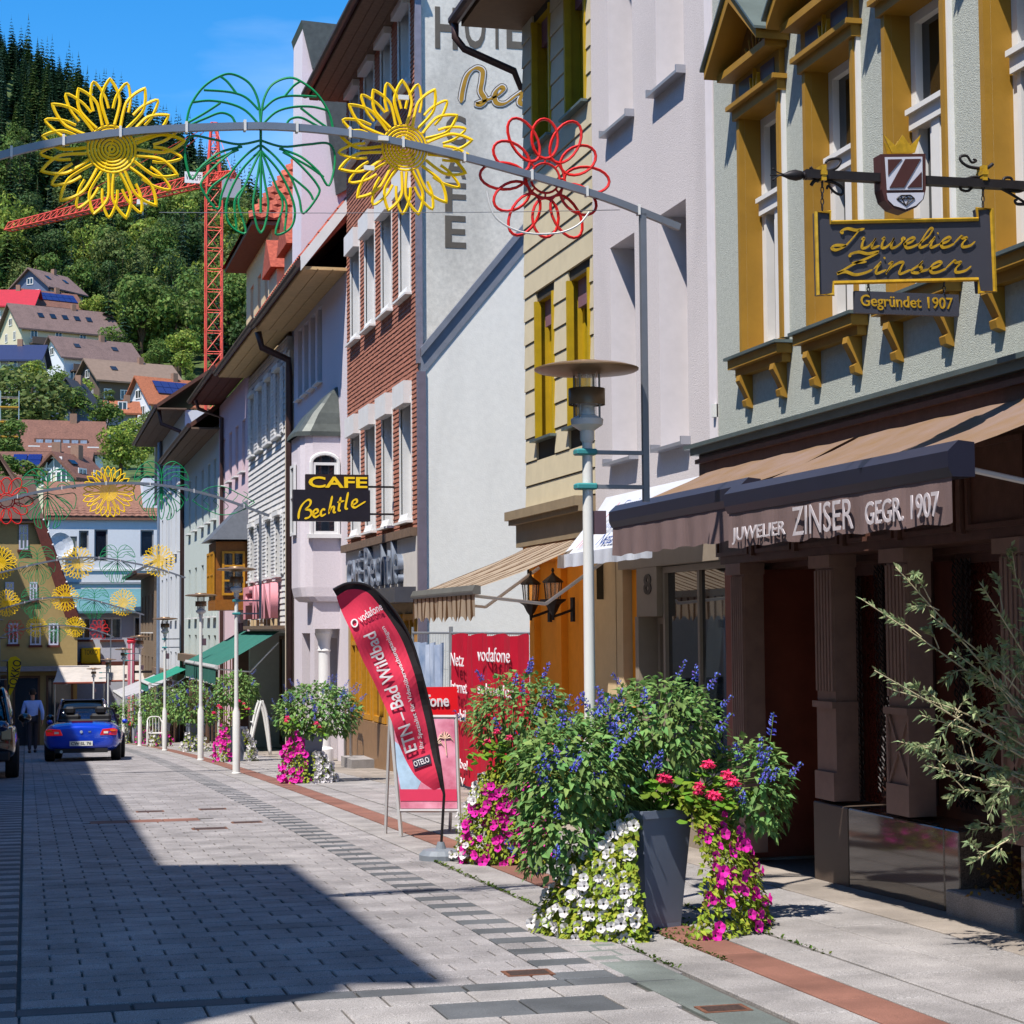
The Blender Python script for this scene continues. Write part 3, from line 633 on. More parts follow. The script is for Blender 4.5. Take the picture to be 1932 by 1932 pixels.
q = MB(); q.tube([BE.p(23.3, 9.4, .86), BE.p(23.3, 9.2, .86), BE.p(23.27, 9.05, .75), BE.p(23.26, 8.8, .1), BE.p(23.26, 8.6, .02), BE.p(23.26, 8.6, -.4)], .05, 8); q.build('downpipe', BRO, be, smooth=True)
q = MB(); q.fbox(BE, 20.19, 23.35, 2.98, 3.04, 0, .2); q.fbox(BE, 20.19, 23.4, 3.04, 3.15, 0, .24); q.fbox(BE, 20.19, 23.28, 2.7, 2.979, -.1, .12); q.build('cornice', PM('beige_cornice', '#8c7a60', var=.1, rough=.7), be)
OW = FX(6.2)
q = MB(); q.fbox(OW, 20.6, 23.2, g(22)-.2, 2.7, -.3, 0)
for s in (22.95, 21.72, 20.75): q.fbox(OW, s, s+.22, g(22)-.2, 2.5, 0, .08)
q.fbox(OW, 20.6, 23.25, 2.5, 2.7, 0, .14); q.build('shop_wall', ORG, be)
q = MB(); q.fbox(OW, 19.75, 20.59, g(20)-.2, 2.6, -.3, .02); q.fbox(OW, 19.4, 19.62, g(20)-.2, 2.4, -.3, .05); q.build('cream_pier', CRM, be)
q = MB(); q.fbox(OW, 18.85, 19.39, g(19)-.2, 2.3, -.3, -.05); q.build('orange_pier', ORG, be)
q = MB(); q.fbox(OW, 19.63, 19.74, g(20)-.2, 2.6, -.3, -.02); q.build('sign_board', PM('taupe_board', '#7a6450', var=.1), be)
text_on(OW, 'SI', 19.73, 1.02, -.019, .1, .3, WHT, be, flip=True)
q = MB(); q.tube([OW.p(19.685, 1.95+.16*cos(t*pi/6), .0) if False else OW.p(19.685+.035*cos(t*pi/6), 2.02+.17*sin(t*pi/6), -.012) for t in range(12)], .008, 5, closed=True); q.tube([OW.p(19.685, 1.85, -.012), OW.p(19.685, 1.78, -.012)], .02, 6); q.build('emblem', GOLD, be)
def lantern(s, zc, label):
    t_ = thing('wall_lantern', label, 'lantern', (6.12, s, zc), 'pair of black lanterns on the orange wall')
    x = 5.88; q = MB(); q.lathe([(.01, .36), (.02, .33), (.01, .31), (.03, .28), (.11, .22), (.13, .2), (.12, .19)], (x, s, zc), 8); q.build('roof_cap', IRON, t_)
    q = MB()
    for k in range(6): a = pi*k/3; q.tube([(x+.085*cos(a), s+.085*sin(a), zc), (x+.105*cos(a), s+.105*sin(a), zc+.2)], .007, 5)
    q.lathe([(.16, .0), (.15, -.02), (.09, -.06), (.05, -.14), (.02, -.18), (.015, -.24)], (x, s, zc), 8); q.build('cage', IRON, t_)
    q = MB(); q.lathe([(.08, 0), (.098, .19)], (x, s, zc), 6, cap=False); q.build('glass', clearglass(), t_)
    q = MB(); q.tube([(x, s, zc-.2), (x+.1, s, zc-.17), (6.12, s, zc-.12)], .016, 6); q.lathe([(.07, -.2), (.07, .06)], (0, 0, 0), 8) if False else q.box(6.1, 6.13, s-.05, s+.05, zc-.26, zc+.02); q.build('bracket', IRON, t_)
lantern(22.2, 2.02, 'black wall lantern at the corner of the orange wall'); lantern(21.2, 2.02, 'black wall lantern on the orange wall next to the white lamp post')
def stripes(name, c1, c2, scale):
    m = PM(name, c1, var=.05, rough=.9, transl=.5); n = m.node_tree.nodes; L = m.node_tree.links; b = n['Principled BSDF']
    tc = n.new('ShaderNodeTexCoord'); sp = n.new('ShaderNodeSeparateXYZ'); L.new(tc.outputs['Object'], sp.inputs[0])
    ml = n.new('ShaderNodeMath'); ml.operation = 'MULTIPLY'; ml.inputs[1].default_value = scale; L.new(sp.outputs['Y'], ml.inputs[0])
    fr_ = n.new('ShaderNodeMath'); fr_.operation = 'FRACT'; ad = n.new('ShaderNodeMath'); ad.inputs[1].default_value = 100; L.new(ml.outputs[0], ad.inputs[0]); L.new(ad.outputs[0], fr_.inputs[0])
    gt = n.new('ShaderNodeMath'); gt.operation = 'GREATER_THAN'; gt.inputs[1].default_value = .68; L.new(fr_.outputs[0], gt.inputs[0])
    mx = n.new('ShaderNodeMix'); mx.data_type = 'RGBA'; L.new(gt.outputs[0], mx.inputs['Factor'])
    mx.inputs['A'].default_value = (*col(c1), 1); mx.inputs['B'].default_value = (*col(c2), 1); L.new(mx.outputs['Result'], b.inputs['Base Color'])
    for x in n:
        if x.type == 'BSDF_TRANSLUCENT': L.new(mx.outputs['Result'], x.inputs['Color'])
    return m
STR = stripes('striped_cloth', '#c2b09a', '#6b4f35', 4.2)
awning(19.55, 22.85, 6.1, 2.73, 4.6, 2.12, STR, PM('bar_grey', '#77726c', rough=.4, metal=.4), True, STR, 'beige and brown striped awning with scalloped valance over the orange shop wall', lip=.3, scal=4.3, barh=.07, bard=.06)
# ================================================================ right-hand row beyond the gap
def shingles(parent, fr, s0, s1, t0, t1, holes, mat, ex=.08, w=.17, o=0, name='shingle', th=.018):
    q = MB(); t = t0; row = 0
    while t < t1-.01:
        tt = min(t+ex, t1); segs = [(s0, s1)]
        for h in holes:
            if t < h[3] and tt > h[2]: segs = [p for (x, y) in segs for p in (((x, h[0]), (h[1], y)) if x < h[0] and y > h[1] else ((x, y),))]
        for a, c in segs:
            n = max(1, round((c-a)/w)); 
            for k in range(n):
                x, y = a+(c-a)*k/n+.003, a+(c-a)*(k+1)/n-.003; e = R.uniform(0, .008); j = th+R.uniform(-.003, .004)
                q.add([fr.p(x, t-e, o), fr.p(y, t-e, o), fr.p(y, t-e, o+j), fr.p(x, t-e, o+j), fr.p(x, tt, o+.003), fr.p(y, tt, o+.003)], [(0, 1, 2, 3), (3, 2, 5, 4), (0, 3, 4), (1, 5, 2)])
        t = tt; row += 1
    o_ = q.build(name+'_cladding', mat, parent, fix=True); o_['kind'] = 'stuff'; return o_
def tiles(parent, O, a, up, na, nu, mat, wa=.25, hu=.34, name='roof_tile', single=0):
    """overlapping roof tiles on the plane O + a*i + up*j"""
    O = Vector(O); a = Vector(a).normalized(); up = Vector(up).normalized(); n = a.cross(up).normalized(); n = n if n.z > 0 else -n
    def one(q, i, j):
        P = O+a*(i*wa)+up*(j*hu); h = .035
        c = [P+a*.005+n*h, P+a*(wa*.5)+n*(h+.045), P+a*(wa-.005)+n*h]; d = [P+a*.005+up*hu*1.06+n*.005, P+a*(wa*.5)+up*hu*1.06+n*.05, P+a*(wa-.005)+up*hu*1.06+n*.005]; e = [P+a*.005, P+a*(wa*.5)+n*.02, P+a*(wa-.005)]
        q.add(c+d+e, [(0, 1, 4, 3), (1, 2, 5, 4), (6, 7, 1, 0), (7, 8, 2, 1)])
    if single:
        for i in range(na):
            for j in range(nu): q = MB(); one(q, i, j); q.build(name, mat, parent, fix=False)
    else:
        q = MB()
        for i in range(na):
            for j in range(nu): one(q, i, j)
        o = q.build(name+'_field', mat, parent, fix=False); o['kind'] = 'stuff'
def eave(parent, fr, s0, s1, z, ov, back, rise, roofm, soff, th=.16, gut=True, boards=0):
    q = MB(); q.prism([fr.p(s0, z, ov), fr.p(s0, z+th, ov+.02), fr.p(s0, z+th+rise, -back), fr.p(s0, z+rise, -back)], (0, s1-s0, 0)); q.prism([fr.p(s0, z, -2*back-ov), fr.p(s0, z+th, -2*back-ov), fr.p(s0, z+th+rise, -back), fr.p(s0, z+rise, -back)], (0, s1-s0, 0)); rf = q.build('roof', roofm, parent)
    q = MB(); q.fbox(fr, s0, s1, z-.05, z-.001, -.05, ov); q.build('soffit', soff, parent)
    for k in range(boards):
        x = ov*(k+.5)/boards; q = MB(); q.fbox(fr, s0, s1, z-.066, z-.051, x-ov/boards*.46, x+ov/boards*.46); q.build('soffit_board', soff, parent)
    if gut: q = MB(); gutter(q, fr.p(s0, z+.05, ov+.09), fr.p(s1, z+.05, ov+.09), .085); q.build('gutter', BRO, parent)
    return rf
WG = PM('weathered_plaster', '#d6d1c6', var=.12, rough=.95, scale=14, bump=.22, bscale=70, stain=.32); WPL = PM('white_render', '#e6e3db', var=.04, rough=.9, scale=10, bump=.15, stain=.1)
BRK = PM('brick_shingle', '#9c6450', var=.12, rough=.85, scale=20, isl=.14); GRB = PM('dark_letter', '#5d564d', var=.12, rough=.8)
LIP = PM('pinklilac_plaster', '#d2c8cd', var=.05, rough=.95, scale=20, bump=.25, stain=.04); SLT = PM('slate_roof', '#4c514e', var=.2, rough=.5, scale=8, metal=.2); SLB = PM('slate_blue', '#565a63', var=.15, rough=.5, scale=8)
RDT = PM('red_roof_tile', '#8c3826', var=.3, rough=.8, scale=9, isl=.25, c2='#9a4a35'); PINK = PM('pink_plaster', '#d8bcc2', var=.05, rough=.95, scale=12, stain=.05)
SHW = PM('white_shingle', '#cfccc8', var=.05, rough=.8, isl=.06); WOD = PM('golden_wood', '#8d5519', var=.2, rough=.5, scale=12); GRP = PM('palegreen_plaster', '#bfc8c2', var=.05, rough=.95, stain=.05); WHW = PM('white_plaster', '#cfd2d6', var=.04, rough=.95, stain=.05)
WDS = PM('wood_soffit', '#6d5848', var=.2, rough=.8, scale=10); CRS = PM('cream_soffit', '#c9a877', var=.1, rough=.8); YWD = PM('yellow_wood', '#b8801c', var=.15, rough=.5, scale=10); RBS = PM('redbrown_soffit', '#5a2a22', var=.2, rough=.8)
# ---------------------------------------------------------------- brick-coloured hotel house
B6 = FX(6.6); bh = thing('hotel_house', 'tall house hung with brick-red shingles, its blank gable painted with hotel lettering', 'house', (6.6, 36, g(36)))
BC = [(38.35, 39.45), (36.6, 37.7), (34.8, 35.85), (33.0, 34.05)]; BRW = [(3.6, 5.8), (7.65, 9.65), (11.45, 13.0)]
HB = [(a, c, t0, t1) for a, c in BC for t0, t1 in BRW]
b = MB(); wall(b, B6, 32.4, 40, 3.45, 13.1, [(*h, .3) for h in HB], m=0, mj=1); 
b.poly([B6.p(40, -2, 0), B6.p(40, 13.1, 0), B6.p(40, 17.5, -5), B6.p(40, 13.1, -10), B6.p(40, -2, -10)])
b.build('wall', [BRK, WHT], bh)
shingles(bh, B6, 32.42, 40, 3.45, 13.05, HB, BRK, ex=.085, w=.16)
q = MB(); q.poly([(6.6, 32.4, -1.4), (16.6, 32.4, -1.4), (16.6, 32.4, 13.1), (11.6, 32.4, 18), (6.6, 32.4, 13.1)]); q.build('gable_wall', WG, bh)
for k, (a, c, t0, t1) in enumerate(HB):
    f = window(bh, B6, a, c, t0, t1, .26, WHT, GLS2, fw=.08, nv=1 if t0 > 4 else 0, hs=[t1-.6], th=.08)
    for x_ in (a-.04, c): q = MB(); q.fbox(B6, x_, x_+.04, t0, t1, -.02, .03); q.build('casing', WHT, f)
    q = MB(); q.fbox(B6, a-.02, c+.02, t1-.12, t1+.28, -.02, .16); q.build('shutter_box', WHT, f)
    q = MB(); q.fbox(B6, a-.08, c+.08, t0-.04, t0, -.25, .14); q.build('sill', WHT, f)
    q = MB(); q.prism([B6.p(a+.15, t0, .1), B6.p(a+.15, t0+.14, .05), B6.p(a+.15, t0+.02, .0)], (0, c-a-.3, 0)); q.build('sill_bracket', WHT, f)
eave(bh, B6, 32.2, 40.1, 13.08, .8, 5, 5.2, MATS['roof_brown'], WDS, boards=4)
q = MB(); q.box(6.55, 6.66, 32.33, 32.42, 6.3, 13.1); q.build('corner_flashing', PM('flashing_grey', '#8d8791', var=.15, rough=.5, metal=.4), bh)
G3 = FY(32.4)
def gtxt(t, u0, v0, u1, v1, m=GRB, o=.004, bold=.02, name='painted_letter'): return pxtext(G3, t, u0, v0, u1, v1, o, m, bh, .003, bold=bold, name=name)
for c_, u0, u1 in (('H', 821, 863), ('O', 877, 916), ('T', 925, 950), ('E', 956, 988), ('L', 998, 1030)): gtxt(c_, u0, 91, u1, 15)
for c_, v0, v1 in (('C', 272, 219), ('A', 335, 288), ('F', 400, 346), ('E', 467, 408)): gtxt(c_, 840, v0, 879, v1)
def gstroke(m, k, o, name, wmin):
    q = MB()
    def r4(x, y): return 500+x*.2959, y*.2959
    for st in ([(1250, 655), (1262, 570), (1290, 480), (1340, 435), (1385, 450), (1385, 510), (1375, 580), (1400, 630), (1385, 668), (1350, 660), (1410, 640), (1480, 610), (1520, 570), (1500, 555), (1465, 600), (1475, 655), (1530, 660), (1600, 610), (1660, 570), (1640, 600), (1625, 655), (1680, 665), (1760, 600)],): nib(G3, [r4(*p) for p in st], k, wmin, .6, q, o, .003, n=6)
    q.build(name, m, bh)
gstroke(GRB, .16, .004, 'script_outline', .1); gstroke(WHT, .125, .008, 'script_border', .065); gstroke(PM('ochre_letter', '#a97f22', var=.15), .09, .012, 'script_lettering', .03)
q = MB(); p0, p1 = G3.px(795, 675), G3.px(985, 445); sl_ = (p1[1]-p0[1])/(p1[0]-p0[0]); xe = 10.5
q.poly([(6.7, 32.32, -1.3), (xe, 32.32, -1.3), (xe, 32.32, p0[1]+sl_*(xe-p0[0])), (6.7, 32.32, p0[1])]); q.poly([(6.7, 32.32, -1.3), (6.7, 32.32, p0[1]), (6.7, 32.4, p0[1]), (6.7, 32.4, -1.3)]); q.build('white_party_wall', WPL, bh)
q = MB(); z0 = p0[1]-.35; z1 = z0+sl_*(xe-6.62); q.prism([(6.62, 32.3, z0), (xe, 32.3, z1), (xe, 32.3, z1+.5), (6.62, 32.3, z0+.5)], (0, .1, 0)); q.prism([(6.62, 32.25, z0+.36), (xe, 32.25, z1+.36), (xe, 32.25, z1+.52), (6.62, 32.25, z0+.52)], (0, .14, 0)); q.build('coping', PM('coping_grey', '#8e919b', var=.1, rough=.45, metal=.4), bh)
q = MB(); q.box(6.56, 6.7, 32.28, 32.42, -1.2, 6.15); q.build('corner_strip', PM('purple_grey', '#6d6470', var=.1, rough=.6), bh)
q = MB(); q.fbox(B6, 32.45, 40, 3.3, 3.449, -.1, .16); q.build('string_course', WDS, bh)
q = MB(); q.fbox(B6, 32.45, 40, 2.2, 3.299, -.2, .05); q.build('sign_band', PM('band_cream', '#c9c2bb', var=.05), bh)
text_on(B6, 'CAFÉ', 39.3, 2.55, .1, 1.7, .7, PM('brushed_letter', '#8c95a5', var=.2, rough=.35, metal=.5), bh, flip=True, ext=.05); text_on(B6, 'Bechtle', 37.2, 2.5, .1, 3.6, .8, MATS['brushed_letter'], bh, flip=True, ext=.05)
q = MB(); q.fbox(B6, 32.5, 37, 2.15, 2.42, .05, .42); q.build('awning_box', PM('box_grey', '#5b5a60', var=.1, rough=.4, metal=.4), bh)
q = MB(); q.fbox(B6, 32.5, 40, g(36)-.5, -.12, -.2, .06); q.build('plinth', PM('brown_tile', '#8a6a4c', var=.12, rough=.5), bh)
for a, c in ((38.4, 39.5), (37.1, 38.2), (35.6, 36.9), (34, 35.3), (32.7, 33.8)): window(bh, B6, a, c, -.1, 1.95, .05, YWD, GLS2, fw=.11, nv=1, hs=[1.4], name='cafe_window', th=.09)
q = MB(); wall(q, B6, 32.45, 40, -.12, 2.2, [(a, c, -.1, 1.95, .1) for a, c in ((38.4, 39.5), (37.1, 38.2), (35.6, 36.9), (34, 35.3), (32.7, 33.8))]); q.build('ground_wall', PM('tan_wall', '#a58a66', var=.1), bh)
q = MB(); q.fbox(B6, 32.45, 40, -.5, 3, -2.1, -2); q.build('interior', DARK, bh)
q = MB()
for z in (-.05, -.45): pass
q.tube([B6.p(37.6, g(37.6), .35), B6.p(37.6, .1, .35), B6.p(37.75, .22, .35), B6.p(38.2, .22, .35), B6.p(38.3, .1, .35), B6.p(38.3, g(38.3), .35)], .03, 7)
tag(q.build('handrail', PM('steel', '#a9a6a6', rough=.3, metal=.8)), 'bent steel handrail on the step in front of the yellow café windows', 'railing')
q = MB(); q.fbox(B6, 36.6, 37.9, g(37)-.1, g(37)+.18, .06, .5); q.build('entrance_step', ST_S, bh)
# hanging café sign
SF = FY(34.6); cs = thing('cafe_sign', 'dark box sign with yellow CAFE above handwritten lettering, hung from the shingled house', 'sign', SF.p(*SF.px(698, 940)))
DKB = PM('sign_black', '#26222a', var=.1, rough=.35); YLT = PM('yellow_letter', '#f0c419', var=.05, rough=.5, emit=.05)
(a, t0), (c, t1) = SF.px(553, 983), SF.px(698, 925); q = MB(); q.fbox(SF, a, c, t0, t1, -.12, .02); q.build('lower_panel', DKB, cs)
(a2, t2), (c2, t3) = SF.px(577, 924), SF.px(695, 896); q = MB(); q.fbox(SF, a2, c2, t2, t3, -.12, .02); q.build('upper_panel', PM('sign_brown', '#2e2022', var=.1, rough=.4), cs)
pxtext(SF, 'CAFE', 582, 920, 693, 900, .021, YLT, cs, .008, bold=.025)
q = MB()
def r5(x, y): return 357.2+x*.2589, 500+y*.2589
for st in ([(795, 1852), (800, 1800), (822, 1748), (862, 1712), (884, 1722), (876, 1752), (842, 1782)], [(842, 1782), (878, 1786), (890, 1810), (872, 1838), (838, 1848)], [(902, 1818), (935, 1800), (930, 1780), (908, 1790), (902, 1820), (920, 1838), (950, 1820)], [(990, 1786), (972, 1780), (958, 1805), (966, 1828), (995, 1812)], [(1042, 1682), (1030, 1740), (1016, 1815)], [(1018, 1800), (1036, 1768), (1054, 1764), (1052, 1800), (1068, 1800)], [(1104, 1690), (1094, 1740), (1088, 1785), (1104, 1788)], [(1078, 1730), (1130, 1718)], [(1158, 1655), (1146, 1715), (1138, 1770), (1156, 1776)], [(1184, 1752), (1220, 1730), (1216, 1708), (1192, 1720), (1186, 1752), (1206, 1768), (1240, 1750), (1285, 1722)]): nib(SF, [r5(*p) for p in st], .045, .026, .7, q, .021, .006, n=6)
q.build('script_lettering', YLT, cs)
q = MB(); 
for z in (t2+.05, t0+.12): q.box(c-.02, 6.6, 34.62, 34.66, z, z+.035)
q.build('bracket', IRON, cs)
# ---------------------------------------------------------------- café house with oriel
bo = thing('oriel_house', 'pale lilac house with a round-cornered oriel on a white column', 'house', (6.6, 44, g(44)))
W4 = [(43.6+k*1.1, 44.35+k*1.1, 7.42, 9.2) for k in range(4)]
GF = [(41.5, 43.0, g(43), 1.5), (43.6, 44.9, g(44), 1.6), (45.6, 47, g(46), 1.6)]
b = MB(); wall(b, B6, 40.01, 48.4, -2, 9.45, [(*h, .35) for h in W4]+[(*h, .5) for h in GF], m=0); shell(b, B6, 40.01, 48.4, -2, 9.45, 9); b.build('wall', LIP, bo)
for h in W4:
    f = window(bo, B6, *h, .3, WHT, GLS2, fw=.07, nv=1); q = MB(); q.fbox(B6, h[0]-.06, h[1]+.06, h[2]-.03, h[2], -.3, .12); q.build('sill', WHT, f)
for h in GF: window(bo, B6, *h, .45, PM('door_grey', '#5c564f', var=.1, rough=.5), GLS2, fw=.1, nv=1, hs=[h[3]-.7], name='shop_door')
eave(bo, B6, 40.0, 48.5, 9.4, .95, 4.5, 5.8, RDT, CRS, boards=3)
tiles(bo, B6.p(40.05, 9.6, .97), (0, 1, 0), (.61, 0, .79), 33, 20, RDT)
q = MB(); q.prism([B6.p(39.95, 9.3, 1.0), B6.p(39.95, 9.62, 1.0), B6.p(39.95, 15.4, -3.5), B6.p(39.95, 15.08, -3.5)], (0, .1, 0)); q.build('verge_board', WHT, bo)
# oriel: south side with arched window, rounded front, bell roof, corbel, column
ow0, ow1, oX = 41.0, 42.7, 5.72
pts = [(6.6, ow0), (oX+.28, ow0), (oX+.12, ow0+.06), (oX+.03, ow0+.18), (oX, ow0+.35), (oX, ow1-.35), (oX+.1, ow1-.08), (oX+.28, ow1), (6.6, ow1)]
def ring(sc, z): cx, cy = 6.6, (ow0+ow1)/2; return [(cx+(x-cx)*sc, cy+(y-cy)*sc if sc <= 1 else y, z) for x, y in pts]
q = MB()
rs = [[(6.6+(x-6.6)*k, 41.85+(y-41.85)*(1-(1-k)*.25), z) for x, y in pts] for k, z in ((.55, 2.28), (.82, 2.3), (.95, 2.4), (1, 2.6), (1, 5.9))]
for i in range(len(rs)-1):
    for j in range(len(pts)-1): q.poly([rs[i][j], rs[i][j+1], rs[i+1][j+1], rs[i+1][j]])
ori = q.build('oriel', LIP, bo); smooth_angle(ori, 50)
q = MB(); rr = [(1.12, 5.88), (1.1, 5.98), (.95, 6.15), (.75, 6.4), (.5, 6.62), (.25, 6.85), (.05, 7.0)]
rs = [[(6.6+(x-6.6)*k, 41.85+(y-41.85)*(1.06 if k > 1 else .6+.4*k), z) for x, y in pts] for k, z in rr]
for i in range(len(rs)-1):
    for j in range(len(pts)-1): q.poly([rs[i][j], rs[i][j+1], rs[i+1][j+1], rs[i+1][j]])
smooth_angle(q.build('oriel_roof', SLT, bo), 45)
O4 = FY(41.0); xa, xb = 5.99, 6.52; f = window(bo, O4, xa, xb, 3.75, 5.3, -.02, WHT, GLS2, fw=.06, nv=0, hs=[4.55], th=.05, name='oriel_window')
q = MB(); q.prism([O4.p(xa, 5.3, .03), O4.p(xb, 5.3, .03)]+[O4.p((xa+xb)/2+(xb-xa)/2*cos(t*pi/8), 5.3+.16*sin(t*pi/8), .03) for t in range(1, 8)], (0, -.03, 0)); q.build('arch_light', GLS2, f)
q = MB(); q.tube([O4.p(xa-.03, 3.75, .05), O4.p(xa-.03, 5.3, .05)]+[O4.p((xa+xb)/2-((xb-xa)/2+.03)*cos(t*pi/8), 5.3+.19*sin(t*pi/8), .05) for t in range(1, 8)]+[O4.p(xb+.03, 5.3, .05), O4.p(xb+.03, 3.75, .05)], .045, 6); q.build('arch_frame', WHT, f)
q = MB(); q.fbox(O4, xa-.12, xb+.12, 3.66, 3.75, 0, .1); q.build('sill', WHT, f)
O5 = FX(oX)
for a in (41.5,): f = window(bo, O5, a, a+.6, 3.75, 5.3, -.02, WHT, GLS2, fw=.06, nv=0, hs=[4.6], name='oriel_window')
q = MB(); q.lathe([(.2, g(41.6)), (.2, -.9), (.14, -.85), (.125, 1.2), (.15, 1.23), (.13, 1.27), (.14, 1.45), (.18, 1.58), (.2, 1.6), (.2, 1.72)], (6.3, 41.4, 0), 16); smooth_angle(q.build('column', WHT, bo), 35)
q = MB(); q.box(6.02, 6.6, 41.12, 42.0, 1.7, 2.34); q.build('corbel', LIP, bo)
# tall blank gable between the café house and the shingled house
tw = thing('gable_tower', 'tall blank lilac gable with slate top rising above the red tiled eave', 'house', (6.7, 49, g(49)))
q = MB(); q.prism([(6.7, 48.5, -2), (13, 48.5, -2), (13, 48.5, 14.6), (8.9, 48.5, 16.2), (6.85, 48.5, 17.4)], (0, 1.7, 0)); q.build('wall', LIP, tw)
q = MB(); q.prism([(6.8, 48.4, 17.45), (7.95, 48.4, 17.4), (8.25, 48.4, 16.2), (7.1, 48.4, 16.2)], (0, 1.9, 0)); q.prism([(7.3, 48.35, 16.1), (8.6, 48.35, 16.0), (8.9, 48.35, 13.6), (7.7, 48.35, 12.9)], (0, .1, 0)); q.build('slate_cap', SLT, tw)
q = MB(); q.box(8.0, 9.4, 47.6, 48.5, 10.5, 12.2); q.prism([(7.9, 47.5, 12.2), (9.5, 47.5, 12.2), (8.7, 47.5, 13.2)], (0, 1, 0)); q.build('dormer', SLT, tw)
q = MB(); q.tube([B6.p(48.55, 9.3, .9), B6.p(48.55, 8.9, .8), B6.p(48.55, 8.6, .12), B6.p(48.55, 8.2, .1), B6.p(48.55, g(48)+.0, .1)], .09, 8); q.build('downpipe', BRO, tw, smooth=True)
q = MB(); q.fbox(B6, 48.75, 49.7, -2, 8.9, -.3, .06); q.build('cream_pilaster', PM('cream_pilaster', '#cbbca4', var=.05), tw)
# ---------------------------------------------------------------- white shingled house
sh = thing('shingled_house', 'white shingled house with shutters and pink shop letters over a green awning', 'house', (6.6, 54, g(54)))
SR = [(a, a+1.0, t0, t1) for a in (50.8, 52.8, 54.8, 56.8) for t0, t1 in ((3.15, 4.75), (6.9, 8.7))]
b = MB(); wall(b, B6, 49.71, 58.6, -2, 9.4, [(*h, .25) for h in SR]+[(50, 58.3, g(54)-.3, 1.6, 1.2)], m=0); shell(b, B6, 49.71, 58.6, -2, 9.4, 9); b.build('wall', [SHW], sh)
shingles(sh, B6, 49.75, 58.6, 1.75, 9.35, SR, SHW, ex=.16, w=.22, th=.03)
for h in SR:
    f = window(sh, B6, *h, .2, WHT, GLS2, fw=.08, nv=1, hs=[h[3]-.5])
    for x in (h[0]-.55, h[1]+.05):
        q = MB(); q.fbox(B6, x, x+.5, h[2], h[3], .03, .06)
        for k in range(int((h[3]-h[2])/.1)): q.fbox(B6, x+.05, x+.45, h[2]+.03+k*.1, h[2]+.08+k*.1, .06, .075)
        q.build('shutter', WHT, f)
    q = MB(); q.fbox(B6, h[0]-.15, h[1]+.15, h[2]-.06, h[2], -.2, .16); q.build('sill', WHT, f); q = MB(); q.fbox(B6, h[0]-.1, h[1]+.1, h[3], h[3]+.12, 0, .14); q.build('lintel', WHT, f)
eave(sh, B6, 48.7, 59.0, 9.55, .9, 4.5, 5.5, RDT, CRS, boards=3)
for k in range(2):
    s_ = 51.5+k*3.5; q = MB(); q.fbox(B6, s_, s_+1.8, 10.2, 12.2, -2.2, -.4); dm = q.build('dormer', CRM, sh); q = MB(); q.prism([B6.p(s_-.2, 12.2, -.2), B6.p(s_+2, 12.2, -.2), B6.p(s_+.9, 13.2, -.2)], (3, 0, 0)); q.build('dormer_roof', RDT, dm)
q = MB(); q.fbox(B6, 50, 58.3, 1.7, 1.8, 0, .35); q.build('shop_cornice', WDS, sh)
LTP = PM('pink_letter', '#d98f98', var=.05, rough=.6)
for i, c_ in enumerate('FINN'): text_on(B6, c_, [57.6, 55.2, 54.5, 52.6][i], 2.0, .18, [1.6, .35, 1.6, 1.6][i], .95, LTP, sh, flip=True, ext=.1, bold=.03, name='shop_letter')
for k in range(9): q = MB(); s_ = 51+k*.8; q.fbox(B6, s_, s_+.09, 1.8, 1.98, .1, .17); q.build('letter_stud', CRM, sh)
for k, (a, c) in enumerate(((50.3, 52), (52.3, 54), (54.4, 56), (56.3, 58))): window(sh, B6, a, c, g(54)-.1, 1.5, .9, PM('brown_frame', '#5d4334', var=.15), GLS2, fw=.1, nv=0, name='shop_window')
GA = fabric('green_awning_cloth', '#2f6f63', transl=.2); awning(50.5, 60.2, 6.5, 1.65, 4.85, .75, GA, PM('bar_white', '#b9b9b9', rough=.4), True, GA, 'large green sloping awning under the pink shop letters', lip=.4, barh=.08, bard=.06)
q = MB(); q.fbox(B6, 58.65, 60.3, g(59)-.3, 1.2, -.1, 0.3); pq = q.build('poster_wall', PM('brown_poster_wall', '#6a4a3f', var=.12, rough=.4), sh)
text_on(FX(6.3), 'JOLI', 59.9, .1, .005, 1.2, .45, REDL, sh, flip=True); text_on(FX(6.3), 'CEC', 59.9, -.75, .005, 1.2, .4, WHT, sh, flip=True)
# ---------------------------------------------------------------- pink house with wooden oriel, red roof
pk = thing('pink_house', 'tall pink house with a golden wooden oriel and red tiled roof', 'house', (6.6, 63, g(63)))
PR = [(a, a+.9, 6.65, 8.3) for a in (59.6, 61.6, 63.6, 65.8)]
b = MB(); wall(b, B6, 58.61, 68, -3, 9.6, [(*h, .3) for h in PR]); shell(b, B6, 58.61, 68, -3, 9.6, 9); b.build('wall', PINK, pk)
for h in PR:
    f = window(pk, B6, *h, .25, WHT, GLS2, fw=.08, nv=1); q = MB(); q.fbox(B6, h[0]-.05, h[1]+.05, h[2]-.05, h[2], -.2, .15); q.build('sill', WHT, f)
eave(pk, B6, 59.2, 68.2, 9.75, .95, 4.5, 5, RDT, RBS, boards=3)
F7 = FX(7.4); PU = [(a, a+.9, 11.2, 13.4) for a in (60.3, 62.2, 64.3)]
b = MB(); wall(b, F7, 59.3, 66.5, 9.7, 14.3, [(*h, .2) for h in PU]); shell(b, F7, 59.3, 66.5, 9.7, 14.3, 5); b.build('attic_wall', CRM, pk)
for h in PU: window(pk, F7, *h, .15, WHT, GLS2, fw=.09, nv=1)
F75 = FY(59.3)
